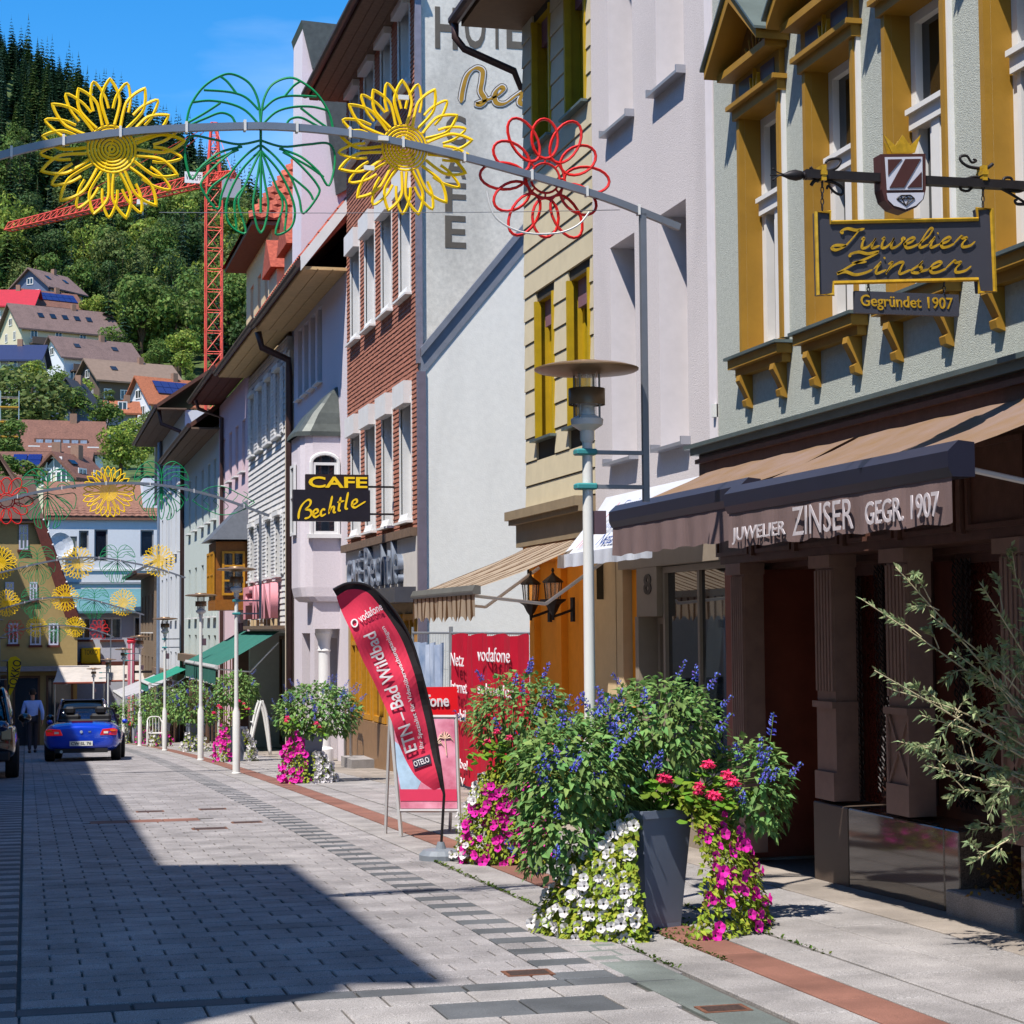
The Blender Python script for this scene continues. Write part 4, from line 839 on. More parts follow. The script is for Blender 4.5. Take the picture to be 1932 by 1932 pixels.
for x0, x1 in ((8.0, 8.8), (9.4, 10.2)): window(pk, F75, x0, x1, 11.2, 13.6, -.03, WHT, GLS2, fw=.09, nv=1)
q = MB(); q.prism([(6.7, 58.7, 14.25), (12.6, 58.7, 14.25), (12.6, 67, 14.25), (6.7, 67, 14.25)], (0, 0, .12)); q.build('attic_soffit', WDS, pk)
q = MB(); A = [(6.6, 58.6, 14.4), (12.7, 58.6, 14.4), (12.7, 67.1, 14.4), (6.6, 67.1, 14.4), (8.9, 61.6, 17.6), (10.4, 61.6, 17.6), (10.4, 64, 17.6), (8.9, 64, 17.6)]; q.add(A, [(0, 1, 5, 4), (1, 2, 6, 5), (2, 3, 7, 6), (3, 0, 4, 7), (4, 5, 6, 7)]); q.build('hip_roof', RDT, pk)
q = MB(); T = []
nr = 13
for j in range(nr):
    f0 = j/nr; xl, xr = 6.6+2.3*f0, 12.7-2.3*f0; y = 58.6+3*f0; z = 14.42+3.2*f0; n = int((xr-xl)/.36); T += [(xl+(xr-xl)*i/n, xl+(xr-xl)*(i+1)/n, y, z) for i in range(n)]
for x0, x1, y, z in T:
    q = MB(); h = .07+R.uniform(-.01, .02); dx = R.uniform(-.01, .01); xm = (x0+x1)/2
    q.add([(x0, y-.02, z+.02), (xm, y-.05, z+.09), (x1, y-.02, z+.02), (x0+dx, y+.26, z+.27), (xm+dx, y+.23, z+.33), (x1+dx, y+.26, z+.27), (x0, y-.0, z-.03), (x1, y-.0, z-.03)], [(0, 1, 4, 3), (1, 2, 5, 4), (6, 7, 2, 1, 0)]); q.build('roof_tile', PM('red_tile_piece', '#8f3a27', var=.25, rough=.8, scale=9, rnd=.3, c2='#9c4c36'), pk, fix=False)
q = MB(); q.tube([B6.p(66, 9.6, 1), B6.p(66, 9.3, .9), B6.p(66, 9.0, .1), B6.p(66, g(66), .1)], .07, 7); q.build('downpipe', BRO, pk)
wo = FX(5.55); q = MB(); q.box(5.6, 6.6, 58.8, 61.2, 2.3, 2.62); q.box(5.62, 6.6, 58.85, 61.15, 2.62, 4.4); orw = q.build('wooden_oriel', WOD, pk)
for x0, x1 in ((5.8, 6.5),): window(pk, FY(58.84), x0, x1, 2.75, 4.1, -.03, YWD, GLS2, fw=.07, nv=1, hs=[3.2, 3.65], name='oriel_window')
for s_ in (58.95, 60.1): window(pk, FX(5.62), s_, s_+.95, 2.75, 4.1, -.03, YWD, GLS2, fw=.07, nv=1, hs=[3.4], name='oriel_window')
q = MB(); q.add([(5.4, 58.5, 4.45), (6.6, 58.5, 4.45), (6.6, 61.5, 4.45), (5.4, 61.5, 4.45), (6.6, 58.9, 5.7), (6.6, 61.1, 5.7)], [(0, 1, 4), (1, 2, 5, 4), (2, 3, 5), (3, 0, 4, 5), (0, 3, 2, 1)]); q.build('oriel_roof', SLB, pk)
for a in (61.8, 63.8, 65.8): window(pk, B6, a, a+1.4, g(64), 1.0, .02, MATS['brown_frame'], GLS2, fw=.1, nv=0, name='shop_window')
# ---------------------------------------------------------------- pale green and white houses further on
def plain_house(name, label, s0, s1, x, ez, wm, rows, cols, ww, rm, sm, ov=.9, rise=4.5, shop=True, mats=None, trim=None):
    F_ = FX(x); h = thing(name, label, 'house', (x, (s0+s1)/2, g((s0+s1)/2)))
    ho = [(a, a+ww, t0, t1) for a in cols for t0, t1 in rows]; b = MB(); wall(b, F_, s0, s1, -7, ez, [(*k, .3) for k in ho]); shell(b, F_, s0, s1, -7, ez, 9); b.build('wall', wm, h)
    for k in ho:
        f = window(h, F_, *k, .25, WHT, GLS2, fw=.09, nv=1, hs=[k[3]-.55]); q = MB(); q.fbox(F_, k[0]-.08, k[1]+.08, k[2]-.06, k[2], -.2, .16); q.build('sill', WHT, f)
    eave(h, F_, s0-.3, s1+.1, ez+.05, ov, 4.5, rise, rm, sm, boards=3)
    if shop:
        zg = g((s0+s1)/2); n = int((s1-s0)/3); q = MB(); q.fbox(F_, s0, s1, zg+3.1, zg+3.4, 0, .3); q.build('shop_cornice', WDS, h)
        for k in range(n): a = s0+.4+k*(s1-s0)/n; window(h, F_, a, a+(s1-s0)/n-.6, zg, zg+2.9, -.02, MATS['brown_frame'], GLS2, fw=.12, nv=1, name='shop_window')
    return h
gh = plain_house('green_house', 'pale green plastered house with wide wooden eaves', 68.05, 83, 6.6, 8.8, GRP, ((-.2, 1.5), (2.2, 4.2), (5.7, 7.9)), (69, 71.3, 74, 77, 80), .95, MATS['roof_brown'], WDS, 1.0, 4)
wh2 = plain_house('white_house', 'white plastered house with brown eaves and a slate gable', 83.05, 100, 6.6, 11.2, WHW, ((-1, .7), (2.2, 4.2), (5.2, 7.2), (8.2, 10)), (84.5, 87.5, 90.5, 93.5, 96.5), 1.0, MATS['roof_brown'], WDS, 1.2, 4)
q = MB(); q.tube([(5.5, 83.3, 11.2), (5.6, 83.3, 10.6), (6.4, 83.3, 10.3), (6.5, 83.3, 9.8), (6.5, 83.3, g(83))], .09, 7); q.build('downpipe', BRO, wh2, smooth=True)
q = MB(); q.fbox(FX(6.45), 97, 101, 8.2, 13, -.1, 0); q.build('slate_front', SLB, wh2)
th = plain_house('timber_house', 'brown shingled house with small slate hood and carved timber front', 100.05, 112, 6.4, 4.6, PM('brown_shingle', '#7c6a58', var=.2, rough=.85, scale=14), ((-1.5, .3), (1.6, 3.6)), (101, 104, 107, 109.5), 1.0, SLB, WDS, .9, 3)
for k in range(2):
    t_ = thing('striped_pillar', 'pink and white striped pillar hanging on the timber house front', 'pillar', (5.5, 99.5+k*1.2, -1), 'striped pillars on the timber house front')
    q = MB(); x, y = 5.3, 100.5+k*1.3
    for j in range(7): a = 2*pi*j/7; q.tube([(x+.11*cos(a), y+.11*sin(a), -3.0), (x+.11*cos(a), y+.11*sin(a), 1.1)], .05, 5, m=j % 2)
    q.build('shaft', [PM('pillar_pink', '#c0667a', var=.1), WHT], t_)
    q = MB(); q.lathe([(.17, 1.05), (.2, 1.15), (.14, 1.2), (.2, 1.3)], (x, y, 0), 10); q.lathe([(.18, -3.2), (.2, -3.1), (.15, -3.0)], (x, y, 0), 10); q.build('capital', REDL, t_)
    q = MB(); q.box(x, 6.5, y-.05, y+.05, -.5, -.4); q.build('wall_bracket', IRON, t_)
awning(88, 99, 6.5, g(93)+3.2, 4.4, g(93)+2.35, fabric('grey_awning_cloth', '#b5b3b8'), PM('bar_white', '#b9b9b9', rough=.4), True, MATS['grey_awning_cloth'], 'pale grey awning of the shops far down the right-hand row', lip=.2, barh=.08)
awning(80, 86, 6.5, g(83)+3.2, 5.0, g(83)+2.6, fabric('teal_awning_cloth', '#2a8f78'), MATS['bar_white'], True, MATS['teal_awning_cloth'], 'small bright teal awning on the pale green house', lip=.3, barh=.08)
# ---------------------------------------------------------------- houses that close the street
E1 = FY(116.0); eh = thing('end_house', 'white house closing the street behind a lower wing with teal roof', 'house', (3, 116, -5.4))
def pw(fr, u0, v0, u1, v1): a, t1 = fr.px(u0, v0); c, t0 = fr.px(u1, v1); return (a, c, t0, t1)
x0 = E1.px(92, 1100)[0]; x1 = E1.px(330, 1100)[0]; ze = E1.px(200, 978)[1]
HE = [pw(E1, *k) for k in ((149, 1001, 167, 1036), (178, 999, 203, 1059), (131, 1012, 145, 1050), (265, 1000, 290, 1050), (122, 1118, 140, 1155), (162, 1118, 190, 1155), (268, 1118, 290, 1165), (225, 1060, 240, 1085))]
HE = HE[:4]+[HE[4], HE[5]]
b = MB(); wall(b, E1, x0, x1, -5.6, ze, [(*k, .25) for k in HE]); shell(b, E1, x0, x1, -5.6, ze, 10); b.build('wall', WHW, eh)
for k in HE: window(eh, E1, *k, .15, PM('grey_frame', '#8a8a8c'), GLS2, fw=.09, nv=0)
zr = E1.px(200, 905)[1]; q = MB(); q.prism([E1.p(x0-.3, ze-.1, .2), E1.p(x0-.3, ze+.1, .2), E1.p(x0-.3, zr+.2, -4.5), E1.p(x0-.3, zr, -4.5)], (x1-x0+.6, 0, 0)); q.prism([E1.p(x0-.3, ze-.1, -10.4), E1.p(x0-.3, ze+.1, -10.4), E1.p(x0-.3, zr+.2, -4.5), E1.p(x0-.3, zr, -4.5)], (x1-x0+.6, 0, 0)); q.build('roof', PM('brown_tile_roof', '#7a5442', var=.25, rough=.8, scale=6), eh)
tiles(eh, E1.p(x0-.2, ze+.1, .22), (1, 0, 0), (0, 5.1, zr-ze), int((x1-x0+.4)/.4), 14, PM('brown_tile_piece', '#7d5645', var=.2, rough=.8, isl=.2), wa=.4, hu=.4)
q = MB(); q.prism([E1.p(E1.px(272, 905)[0], ze, -1), E1.p(E1.px(272, 905)[0]+1.6, ze, -1), E1.p(E1.px(272, 905)[0]+1.6, zr+.2, -1), E1.p(E1.px(272, 905)[0], zr+.2, -1)], (0, 3, 0)); q.build('dormer', WHW, eh)
for z in (1075, 1100): q = MB(); zz = E1.px(200, z)[1]; q.fbox(E1, x0, x1, zz-.06, zz+.06, 0, .08); q.build('string_course', WHT if z == 1075 else PM('grey_course', '#8d8f94'), eh)
q = MB(); c_ = Vector(onY(113, 1030, 115.6)); q.lathe([(.02, 0), (.35, .03), (.62, .12), (.78, .25), (.76, .26), (.6, .14), (.3, .06)], (0, 0, 0), 16)
o = q.build('satellite_dish', PM('dish_grey', '#b9bcc0', rough=.5)); o.parent = eh; o.location = c_-wloc(eh); o.rotation_euler = (radians(75), 0, radians(25))
E2 = FY(112.5); wx0, wx1 = E2.px(140, 1200)[0], E2.px(292, 1200)[0]; wz = E2.px(200, 1157)[1]
WE = [pw(E2, *k) for k in ((140, 1165, 172, 1206), (192, 1165, 230, 1206), (252, 1163, 290, 1206))]; WE[0] = (wx0+.1, WE[0][1], WE[0][2], WE[0][3]); WE[2] = (WE[2][0], wx1-.12, WE[2][2], WE[2][3])
b = MB(); wall(b, E2, wx0, wx1, -5.6, wz, [(*k, .25) for k in WE]); shell(b, E2, wx0, wx1, -5.6, wz, 3.6); b.build('wing_wall', PM('wing_grey', '#aeb0bd', var=.05, rough=.95), eh)
for k in WE: f = window(eh, E2, *k, .15, WHT, GLS2, fw=.1, nv=1); q = MB(); q.fbox(E2, k[0]-.1, k[1]+.1, k[2]-.14, k[2]-.02, -.1, .12); q.build('sill', RBS, f)
q = MB(); zt = E2.px(200, 1112)[1]; q.prism([E2.p(wx0-.2, wz, .5), E2.p(wx0-.2, wz+.12, .5), E2.p(wx0-.2, zt+.1, -3.4), E2.p(wx0-.2, zt, -3.4)], (wx1-wx0+.5, 0, 0)); q.build('wing_roof', PM('teal_sheet', '#5f8a92', var=.12, rough=.45, metal=.3), eh)
q = MB(); zz = E2.px(200, 1248)[1]; q.fbox(E2, wx0, wx1, zz-.35, zz, 0, .25); q.build('shop_cornice', RBS, eh)
(a, t0), (c, t1) = E2.px(153, 1252, .3), E2.px(190, 1222, .3); ts = thing('yellow_shop_sign', 'yellow projecting box sign on the grey wing at the end of the street', 'sign', E2.p(a, t0, .2)); q = MB(); q.fbox(E2, a, c, t0, t1, .1, .35); q.build('panel', PM('sign_yellow', '#e0b400', var=.05, rough=.5), ts, bevel=.05); text_on(E2, 'TOKKO', a+.18, t0+.5, .352, c-a-.36, .3, IRON, ts); q = MB(); q.fbox(E2, a-.06, a-.01, t0+.1, t1-.05, 0, .3); q.build('bracket', IRON, ts)
for k, (a, c) in enumerate(((wx0+.2, wx0+1.6), (wx0+1.8, wx0+3.2), (wx0+3.4, wx1-.1))): window(eh, E2, a, c, -5.3, -2.6, -.02, MATS['brown_frame'], GLS2, fw=.12, nv=1, name='shop_window')
for k, (ux, uy, lb) in enumerate(((100, 200, 'white market awning stretched over the shop tables at the street end'), (195, 275, 'white awning over the shop front beside the far lamp posts'))):
    t_ = thing('white_awning', lb, 'awning', (2, 110, -3)); yb_, yf_ = ((103.5, 98.5), (111.5, 107.5))[k]; FB = FY(yb_); a0, z0 = FB.px(ux+10, 1256); a1 = FB.px(uy, 1256)[0]; FF = FY(yf_); b0, zb = FF.px(ux, 1288 if k == 0 else 1284); b1 = FF.px(uy, 1286)[0]
    q = MB(); n = 8
    for i in range(n):
        for j in range(4):
            P = []
            for ii, jj in ((i, j), (i+1, j), (i+1, j+1), (i, j+1)):
                f = jj/4; e = ii/n; P.append(((a0+(a1-a0)*e)*(1-f)+(b0+(b1-b0)*e)*f, yb_+(yf_-yb_)*f, z0+(zb-z0)*f-.12*sin(pi*f)-.1*sin(pi*e*2)**2*f))
            q.poly(P)
    q.build('cloth', fabric('white_cloth', '#cfc6bf', transl=.3), t_, smooth=True)
    q = MB(); q.tube([(b0, yf_, zb-.03), (b1, yf_, zb-.03)], .05, 6); q.build('edge', PM('awning_edge', '#8d4a3a'), t_)
    for x in (b0+.1, b1-.1): q = MB(); q.tube([(x, yf_+.1, zb), (x, yf_+.1, g(yf_))], .035, 6); q.build('post', MATS['steel'], t_)
# ochre house on the left of the end
E3 = FY(104.0); oh = thing('ochre_house', 'ochre gabled house with dark verge and small white windows at the street end', 'house', (-1, 104, -4.5))
xr = E3.px(146, 1200)[0]; xl = xr-8.4; xm = (xl+xr)/2; zE = E3.px(120, 1165)[1]; xa, zA = E3.px(66, 978); xb_ = E3.px(124, 1165)[0]; zT = E3.px(40, 892)[1]
OW_ = [pw(E3, *k) for k in ((16, 1176, 34, 1215), (57, 1176, 77, 1217), (92, 1176, 110, 1217), (10, 1098, 26, 1133), (56, 1098, 70, 1133), (36, 990, 53, 1037))]
q = MB(); q.poly([E3.p(xl, -5.2), E3.p(xr, -5.2), E3.p(xr, zE), E3.p(xb_, zE), E3.p(xa, zA), E3.p(2*xm-xa, zA), E3.p(2*xm-xb_, zE), E3.p(xl, zE)]); shell(q, E3, xl, xr, -5.2, zE, 9); q.build('wall', PM('ochre_plaster', '#a08a5c', var=.06, rough=.95, stain=.08), oh)
for k in OW_: f = window(oh, E3, *k, -.03, PM('frame_bluewhite', '#b9bcd0'), GLS2, fw=.08, nv=1, hs=[k[2]+(k[3]-k[2])*.66]); q = MB(); q.fbox(E3, k[0]-.08, k[1]+.08, k[2]-.12, k[2], 0, .12); q.build('sill', RBS, f)
OBR = PM('old_brown_roof', '#4d382f', var=.25, rough=.8, scale=10); q = MB()
for sg in (1, -1):
    X_ = lambda x: xm+sg*(x-xm)
    q.prism([E3.p(X_(xb_+.35), zE-.1, .3), E3.p(X_(xb_+.75), zE-.1, .3), E3.p(X_(xa+.45), zA, .3), E3.p(X_(xa), zA, .3)], (0, 9, 0)); q.prism([E3.p(X_(xa), zA, .3), E3.p(X_(xa+.45), zA, .3), E3.p(X_(xm), zT+1.5, -3.3), E3.p(X_(xm), zT+1.2, -3.3)], (0, 5.6, 0))
q.build('roof', OBR, oh)
q = MB(); q.poly([E3.p(xa+.45, zA-.05, .45), E3.p(2*xm-xa-.45, zA-.05, .45), E3.p(2*xm-xa+.1, zT, -2.4), E3.p(xa-.1, zT, -2.4)]); q.fbox(E3, 2*xm-xa-.3, xa+.3, zA-.25, zA-.06, 0, .4); q.build('hip_roof', OBR, oh)
q = MB(); q.prism([E3.p(xb_-.02, zE, .31), E3.p(xb_+.72, zE-.1, .31), E3.p(xa+.42, zA, .31), E3.p(xa-.15, zA, .31)], (0, -.12, 0)); q.build('verge_board', RBS, oh)
q = MB()
for k in range(9): f_ = k/8; q.ball(E3.p(xb_+.75+(xa-.3-xb_)*f_, zE-.1+(zA-zE)*f_, .5), .06, n=6, k=4)
o = q.build('light_string', WHT, oh); o['kind'] = 'stuff'
q = MB(); zz = E3.px(60, 1257)[1]; q.fbox(E3, xl, xr+.6, zz-.25, zz, 0, .8); q.build('shop_canopy', PM('canopy_grey', '#7d7a80', rough=.5), oh)
for k in range(3): a = xr-1.6-k*1.7; window(oh, E3, a, a+1.4, -5, zz-.5, -.02, MATS['brown_frame'], GLS2, fw=.12, nv=0, name='shop_window')
# ---------------------------------------------------------------- left-hand row, out of the picture but shading the street
LX = Fr((-4.2, 0, 0), (0, 1, 0), (1, 0, 0))
for k, (s0, s1, ez, c_, lb) in enumerate(((-9, 5.1, 11.4, '#b8ad98', 'sand-coloured house on the shaded side behind the camera'), (5.2, 12.0, 13.9, '#c2b8a8', 'tall cream house on the shaded side of the street'), (12.1, 25, 11.2, '#a9b0ae', 'grey house on the shaded side opposite the empty lot'), (25.1, 33, 10.7, '#c4a99a', 'rose house on the shaded side opposite the shingled hotel'), (33.1, 52, 11.6, '#b9b6a6', 'long pale house on the shaded side beside the parked cars'), (52.1, 75, 11.5, '#b0a38e', 'tan house on the shaded side further downhill'), (75.1, 101.5, 15, '#c0b9ad', 'light grey house on the shaded side before the ochre gable'))):
    h = thing('shaded_side_house', lb, 'house', (-4.2, (s0+s1)/2, g((s0+s1)/2))); dz = g((s0+s1)/2)*.7 if k > 3 else 0; ez += dz
    ho = []; n = max(2, int((s1-s0)/2.4))
    for j in range(n):
        a = s0+(s1-s0)*(j+.5)/n-.5
        for t0 in (3.2+dz, 6.1+dz, 9+dz):
            if t0+1.8 < ez-.3: ho.append((a, a+1, t0, t0+1.7))
    b = MB(); wall(b, LX, s0, s1, -6, ez, [(*q_, .2) for q_ in ho]); shell(b, LX, s0, s1, -6, ez, 9); b.build('wall', PM('left_wall_%d' % k, c_, var=.06, rough=.95, stain=.1), h)
    for q_ in ho: window(h, LX, *q_, .15, WHT, GLS2, fw=.08, nv=1)
    q = MB(); q.prism([LX.p(s0, ez, .5), LX.p(s0, ez+.15, .5), LX.p(s0, ez+3.6, -4.5), LX.p(s0, ez+3.4, -4.5)], (0, s1-s0, 0)); q.prism([LX.p(s0, ez, -9.5), LX.p(s0, ez+.15, -9.5), LX.p(s0, ez+3.6, -4.5), LX.p(s0, ez+3.4, -4.5)], (0, s1-s0, 0)); q.build('roof', MATS['roof_brown'], h)
# ================================================================ the wooded hillside, its houses, the crane
HP = [(118, -5.4), (140, -2), (165, 6), (190, 13), (215, 18), (258, 28), (280, 32.5), (300, 39.5), (318, 44.5), (345, 53), (400, 78), (600, 176), (660, 190), (800, 150), (1300, 60)]
def hz(x, y):
    if y <= HP[0][0]: return HP[0][1]
    for (a, za), (c, zc) in zip(HP, HP[1:]):
        if y <= c: z = za+(zc-za)*(y-a)/(c-a); break
    else: z = HP[-1][1]
    k = max(0, min(1, (y-300)/300)); z -= k*.5*(x+8) if x > -60 else k*.5*-52
    if x > 40: z -= min(1, (y-118)/150)*.25*(x-40)
    return z+1.2*sin(x*.11)*sin(y*.07)*min(1, max(0, (y-150)/100))
b = MB(); xs = [-400, -200, -120, -80]+list(range(-60, 121, 6))+[150, 200, 300, 500]; ys = [118, 128]+list(range(140, 700, 8))+[760, 900, 1300]
nx = len(xs); b.v = [(x, y, hz(x, y)) for y in ys for x in xs]
for j in range(len(ys)-1):
    for i in range(nx-1): b.f.append((j*nx+i, j*nx+i+1, (j+1)*nx+i+1, (j+1)*nx+i)); b.m.append(0)
hill = struct(b.build('hillside', PM('forest_floor', '#33401f', var=.4, rough=.95, scale=.35, c2='#4a5a2a'), smooth=True))
CW = [PM('cream_wall', '#c8bda2', var=.05, rough=.9), PM('white_wall', '#cfd0d4', var=.04, rough=.9), PM('brown_wall', '#63544a', var=.1, rough=.9), PM('blue_wall', '#54607a', var=.08, rough=.9), PM('grey_wall', '#9a96a0', var=.06, rough=.9)]
RFS = [PM('roof_mauve', '#6c5752', var=.3, rough=.8, scale=5, rnd=.12, stain=.25), PM('roof_orange', '#97583b', var=.3, rough=.8, scale=5, stain=.2), PM('roof_redbrown', '#6a473a', var=.35, rough=.8, scale=6, rnd=.1, stain=.25), PM('roof_scarlet', '#a3172a', var=.1, rough=.7, scale=2)]
SOL = PM('solar_panel', '#18265e', var=.15, rough=.15, spec=.8); HWIN = glassmat('far_glass', '#1a1f28')
HOUSES = []
def hill_house(label, u, v0, v1, Y, rot, L, W, he, rise, wm, rm, gw=2, sw=4, sky=2, balc=True, solar=0, name='hillside_house', over=.7, cellar=4):
    """gabled house, long side towards local -y; its base stands where the pixel (u, v1) shows at distance Y"""
    P = onY(u, v1, Y); HOUSES.append((P.x, P.y, max(L, W)*.62)); h = thing(name, label, 'house', (0, 0, 0), 'houses on the wooded hillside')
    F1 = Fr((0, -W/2, 0), (1, 0, 0), (0, -1, 0)); F2 = Fr((-L/2, 0, 0), (0, -1, 0), (-1, 0, 0))
    q = MB(); q.box(-L/2, L/2, -W/2, W/2, -cellar, he)
    for x in (-L/2, L/2): q.poly([(x, -W/2, he), (x, W/2, he), (x, 0, he+rise)])
    q.build('wall', wm, h)
    q = MB(); k = rise/(W/2); e = over
    for s in (-1, 1): q.prism([(-L/2-e, s*(W/2+e), he-e*k), (-L/2-e, s*(W/2+e), he-e*k+.25), (-L/2-e, 0, he+rise+.25), (-L/2-e, 0, he+rise)], (L+2*e, 0, 0))
    rf = q.build('roof', rm, h)
    for i in range(sw):
        a = -L/2+L*(i+.5)/sw; f = window(h, F1, a-.6, a+.6, .8, 2.2, -.03, WHT, HWIN, fw=.12, nv=1, th=.06)
        if he > 4.6: window(h, F1, a-.6, a+.6, he-1.9, he-.5, -.03, WHT, HWIN, fw=.12, nv=1, th=.06)
    for i in range(gw):
        a = -W/2+W*(i+.8)/(gw+.6); window(h, F2, a-.5, a+.5, .8, 2.2, -.03, WHT, HWIN, fw=.12, nv=1, th=.06)
        if he > 4.6: window(h, F2, a-.5, a+.5, he-1.9, he-.5, -.03, WHT, HWIN, fw=.12, nv=1, th=.06)
    window(h, F2, -.7, .7, he+rise*.15, he+rise*.15+1.2, -.03, WHT, HWIN, fw=.12, nv=1, th=.06)
    nr = Vector((0, -k, 1)); nn = Vector((0, -rise, W/2)).normalized(); upv = Vector((0, W/2, rise)).normalized()
    def patch(x0, x1, f0, f1, m, nm, d=.32):
        q = MB(); A = []
        for f, x in ((f0, x0), (f0, x1), (f1, x1), (f1, x0)): A.append(Vector((x, -W/2*(1-f), he+rise*f))+nn*d)
        q.prism(A, nn*-.12); q.build(nm, m, rf)
    for i in range(sky): x = -L*.25+i*L*.5/max(1, sky-1); patch(x-.45, x+.45, .45, .65, HWIN, 'skylight')
    if solar:
        for i in range(solar):
            for j in range(2): x = -L*.3+i*1.15; patch(x, x+1.08, .3+.28*j, .56+.28*j, SOL, 'solar_panel', .36)
    if balc:
        q = MB(); q.box(-L*.42, L*.3, -W/2-1.3, -W/2, he*.5-.2, he*.5); q.box(-L*.42, L*.3, -W/2-1.3, -W/2-1.2, he*.5, he*.5+.9); q.build('balcony', PM('balcony_wood', '#5a4a42', var=.15), h)
    q = MB(); q.box(L*.12, L*.12+.7, -.4, .3, he+rise*.6, he+rise+1); q.build('chimney', PM('chimney', '#8a6a58'), rf)
    h.matrix_world = Matrix.Translation(P) @ Matrix.Rotation(radians(rot), 4, 'Z'); return h
hill_house('blue gabled house with brown roof, highest on the hillside', 90, 515, 605, 345, 50, 9.5, 8, 5.2, 3.2, CW[3], RFS[0], sky=2)
hill_house('dark timber house with a roof full of solar panels below the blue gable', 92, 550, 618, 334, 25, 9, 7, 3.2, 2.8, PM('timber_dark', '#4a352e', var=.15), RFS[2], sky=0, solar=6, balc=False)
hill_house('small house with bright scarlet roof', 18, 550, 618, 330, -12, 9, 8, 3.2, 3, CW[0], RFS[3], sky=0, balc=False, gw=1)
hill_house('long cream house with mauve roof and rows of skylights', 112, 582, 690, 316, 22, 16.5, 9, 5.2, 4, CW[0], RFS[0], sky=5)
hill_house('white gabled house with mauve roof and wide balcony', 170, 640, 736, 298, 24, 12.5, 8, 4.4, 3.2, CW[1], RFS[0], sky=2)
hill_house('brown panelled house with broad grey-brown roof', 242, 690, 772, 278, 22, 12.5, 8, 3.6, 3, CW[2], PM('roof_greybrown', '#776355', var=.12, rough=.8, scale=2), sky=1, sw=5, balc=False)
hill_house('white steep-gabled house with orange roof and blue solar panels', 312, 697, 802, 256, 28, 8.2, 6, 2.7, 3.3, CW[1], RFS[1], sky=1, solar=5, balc=False, sw=2, gw=2)
hill_house('low shed with orange tiled roof beside the steep white gable', 228, 768, 792, 250, 5, 3.4, 3, 1, 1.2, CW[4], RFS[1], sky=0, sw=1, gw=1, balc=False, cellar=3)
h7 = hill_house('house with big red-brown roof and long dormer window band', 114, 797, 886, 212, 4, 8.2, 7.5, 1.9, 3.2, CW[1], RFS[2], sky=0, sw=4, gw=1, balc=False)
q = MB(); q.box(-3, 2.6, -3.2, -1.2, 2.2, 3.05); dm = q.build('dormer', RFS[2], None); dm.parent = h7
for k in range(6):
    x = -2.8+k*.92; q = MB(); q.box(x, x+.68, -3.25, -3.202, 2.32, 2.92); o = q.build('dormer_window', PM('bright_pane', '#8f95a8', var=.3, rough=.1, spec=.8)); o.parent = dm
hill_house('chalet with white and orange gable and brown roof above the end house', 132, 868, 940, 152, 58, 4.6, 3.4, 1.6, 1.6, CW[0], RFS[2], sky=1, sw=2, gw=2, balc=False, over=.5)
hill_house('red-tiled house with small solar panels behind the ochre gable', 78, 880, 950, 160, -8, 7, 6, 2, 2, CW[4], RFS[2], sky=0, sw=2, gw=1, balc=False, solar=2)
hill_house('house with dark navy roof half hidden by an olive-green tree', 18, 668, 716, 272, -10, 9, 7, 2.4, 2.2, CW[4], PM('roof_navy', '#2a3050', var=.15, rough=.4), sky=0, balc=False, gw=1)
hill_house('house with slate-blue gable between the trees', 142, 728, 822, 240, 70, 6, 4.5, 3.6, 3, CW[3], PM('roof_dark', '#33343c', var=.15), sky=0, sw=2, gw=1, balc=False)
hill_house('grey concrete garage terrace under the white balcony house', 128, 725, 760, 290, 10, 6, 4, 1.6, .6, CW[4], RFS[0], sky=0, sw=2, gw=1, balc=False)
# scaffolding at the left edge
P = onY(12, 880, 186); sc = thing('scaffolding', 'tall steel scaffolding with yellow planks on the hillside', 'scaffolding', P); q = MB(); Ht = 7.2
for ix in range(4):
    for iy in range(2): q.tube([(P.x-4+ix*1.7, P.y+iy*1.0, P.z-2), (P.x-4+ix*1.7, P.y+iy*1.0, P.z+Ht)], .045, 5)
for k in range(7):
    for iy in range(2): q.tube([(P.x-4, P.y+iy, P.z+k*1.1), (P.x+1.1, P.y+iy, P.z+k*1.1)], .03, 4)
q.build('tubes', MATS['steel'], sc)
for k in range(5): q = MB(); q.box(P.x-4, P.x+1.1, P.y-.1, P.y+1.1, P.z+k*1.4, P.z+k*1.4+.12); q.build('plank_deck', PM('yellow_plank', '#b98a2c', var=.2), sc)
# ---------------------------------------------------------------- trees
TR = PM('bark', '#4a3b2c', var=.3, rough=.95, scale=5)
def leafmat(n, c, isl=.35): return PM(n, c, var=.3, rough=.7, scale=.25, isl=isl, transl=.3, spec=.2)
LD = [leafmat('leaf_dark', '#40552e'), leafmat('leaf_mid', '#5c7134'), leafmat('leaf_bright', '#808f3c'), leafmat('leaf_olive', '#63703c')]; LC = [leafmat('needle_dark', '#2b4429', .3), leafmat('needle_blue', '#3b5545', .3), leafmat('needle_olive', '#47592b', .3)]
def quadleaf(q, c, n, s, rr, m=0):
    a = n.orthogonal().normalized(); a.rotate(Matrix.Rotation(rr.uniform(0, 6.28), 3, n)) if False else None
    t = rr.uniform(0, 6.28); b_ = n.cross(a); a, b_ = a*cos(t)+b_*sin(t), b_*cos(t)-a*sin(t)
    q.add([c-a*s, c-b_*s*.6, c+a*s, c+b_*s*.6], [(0, 1, 2, 3)], m)
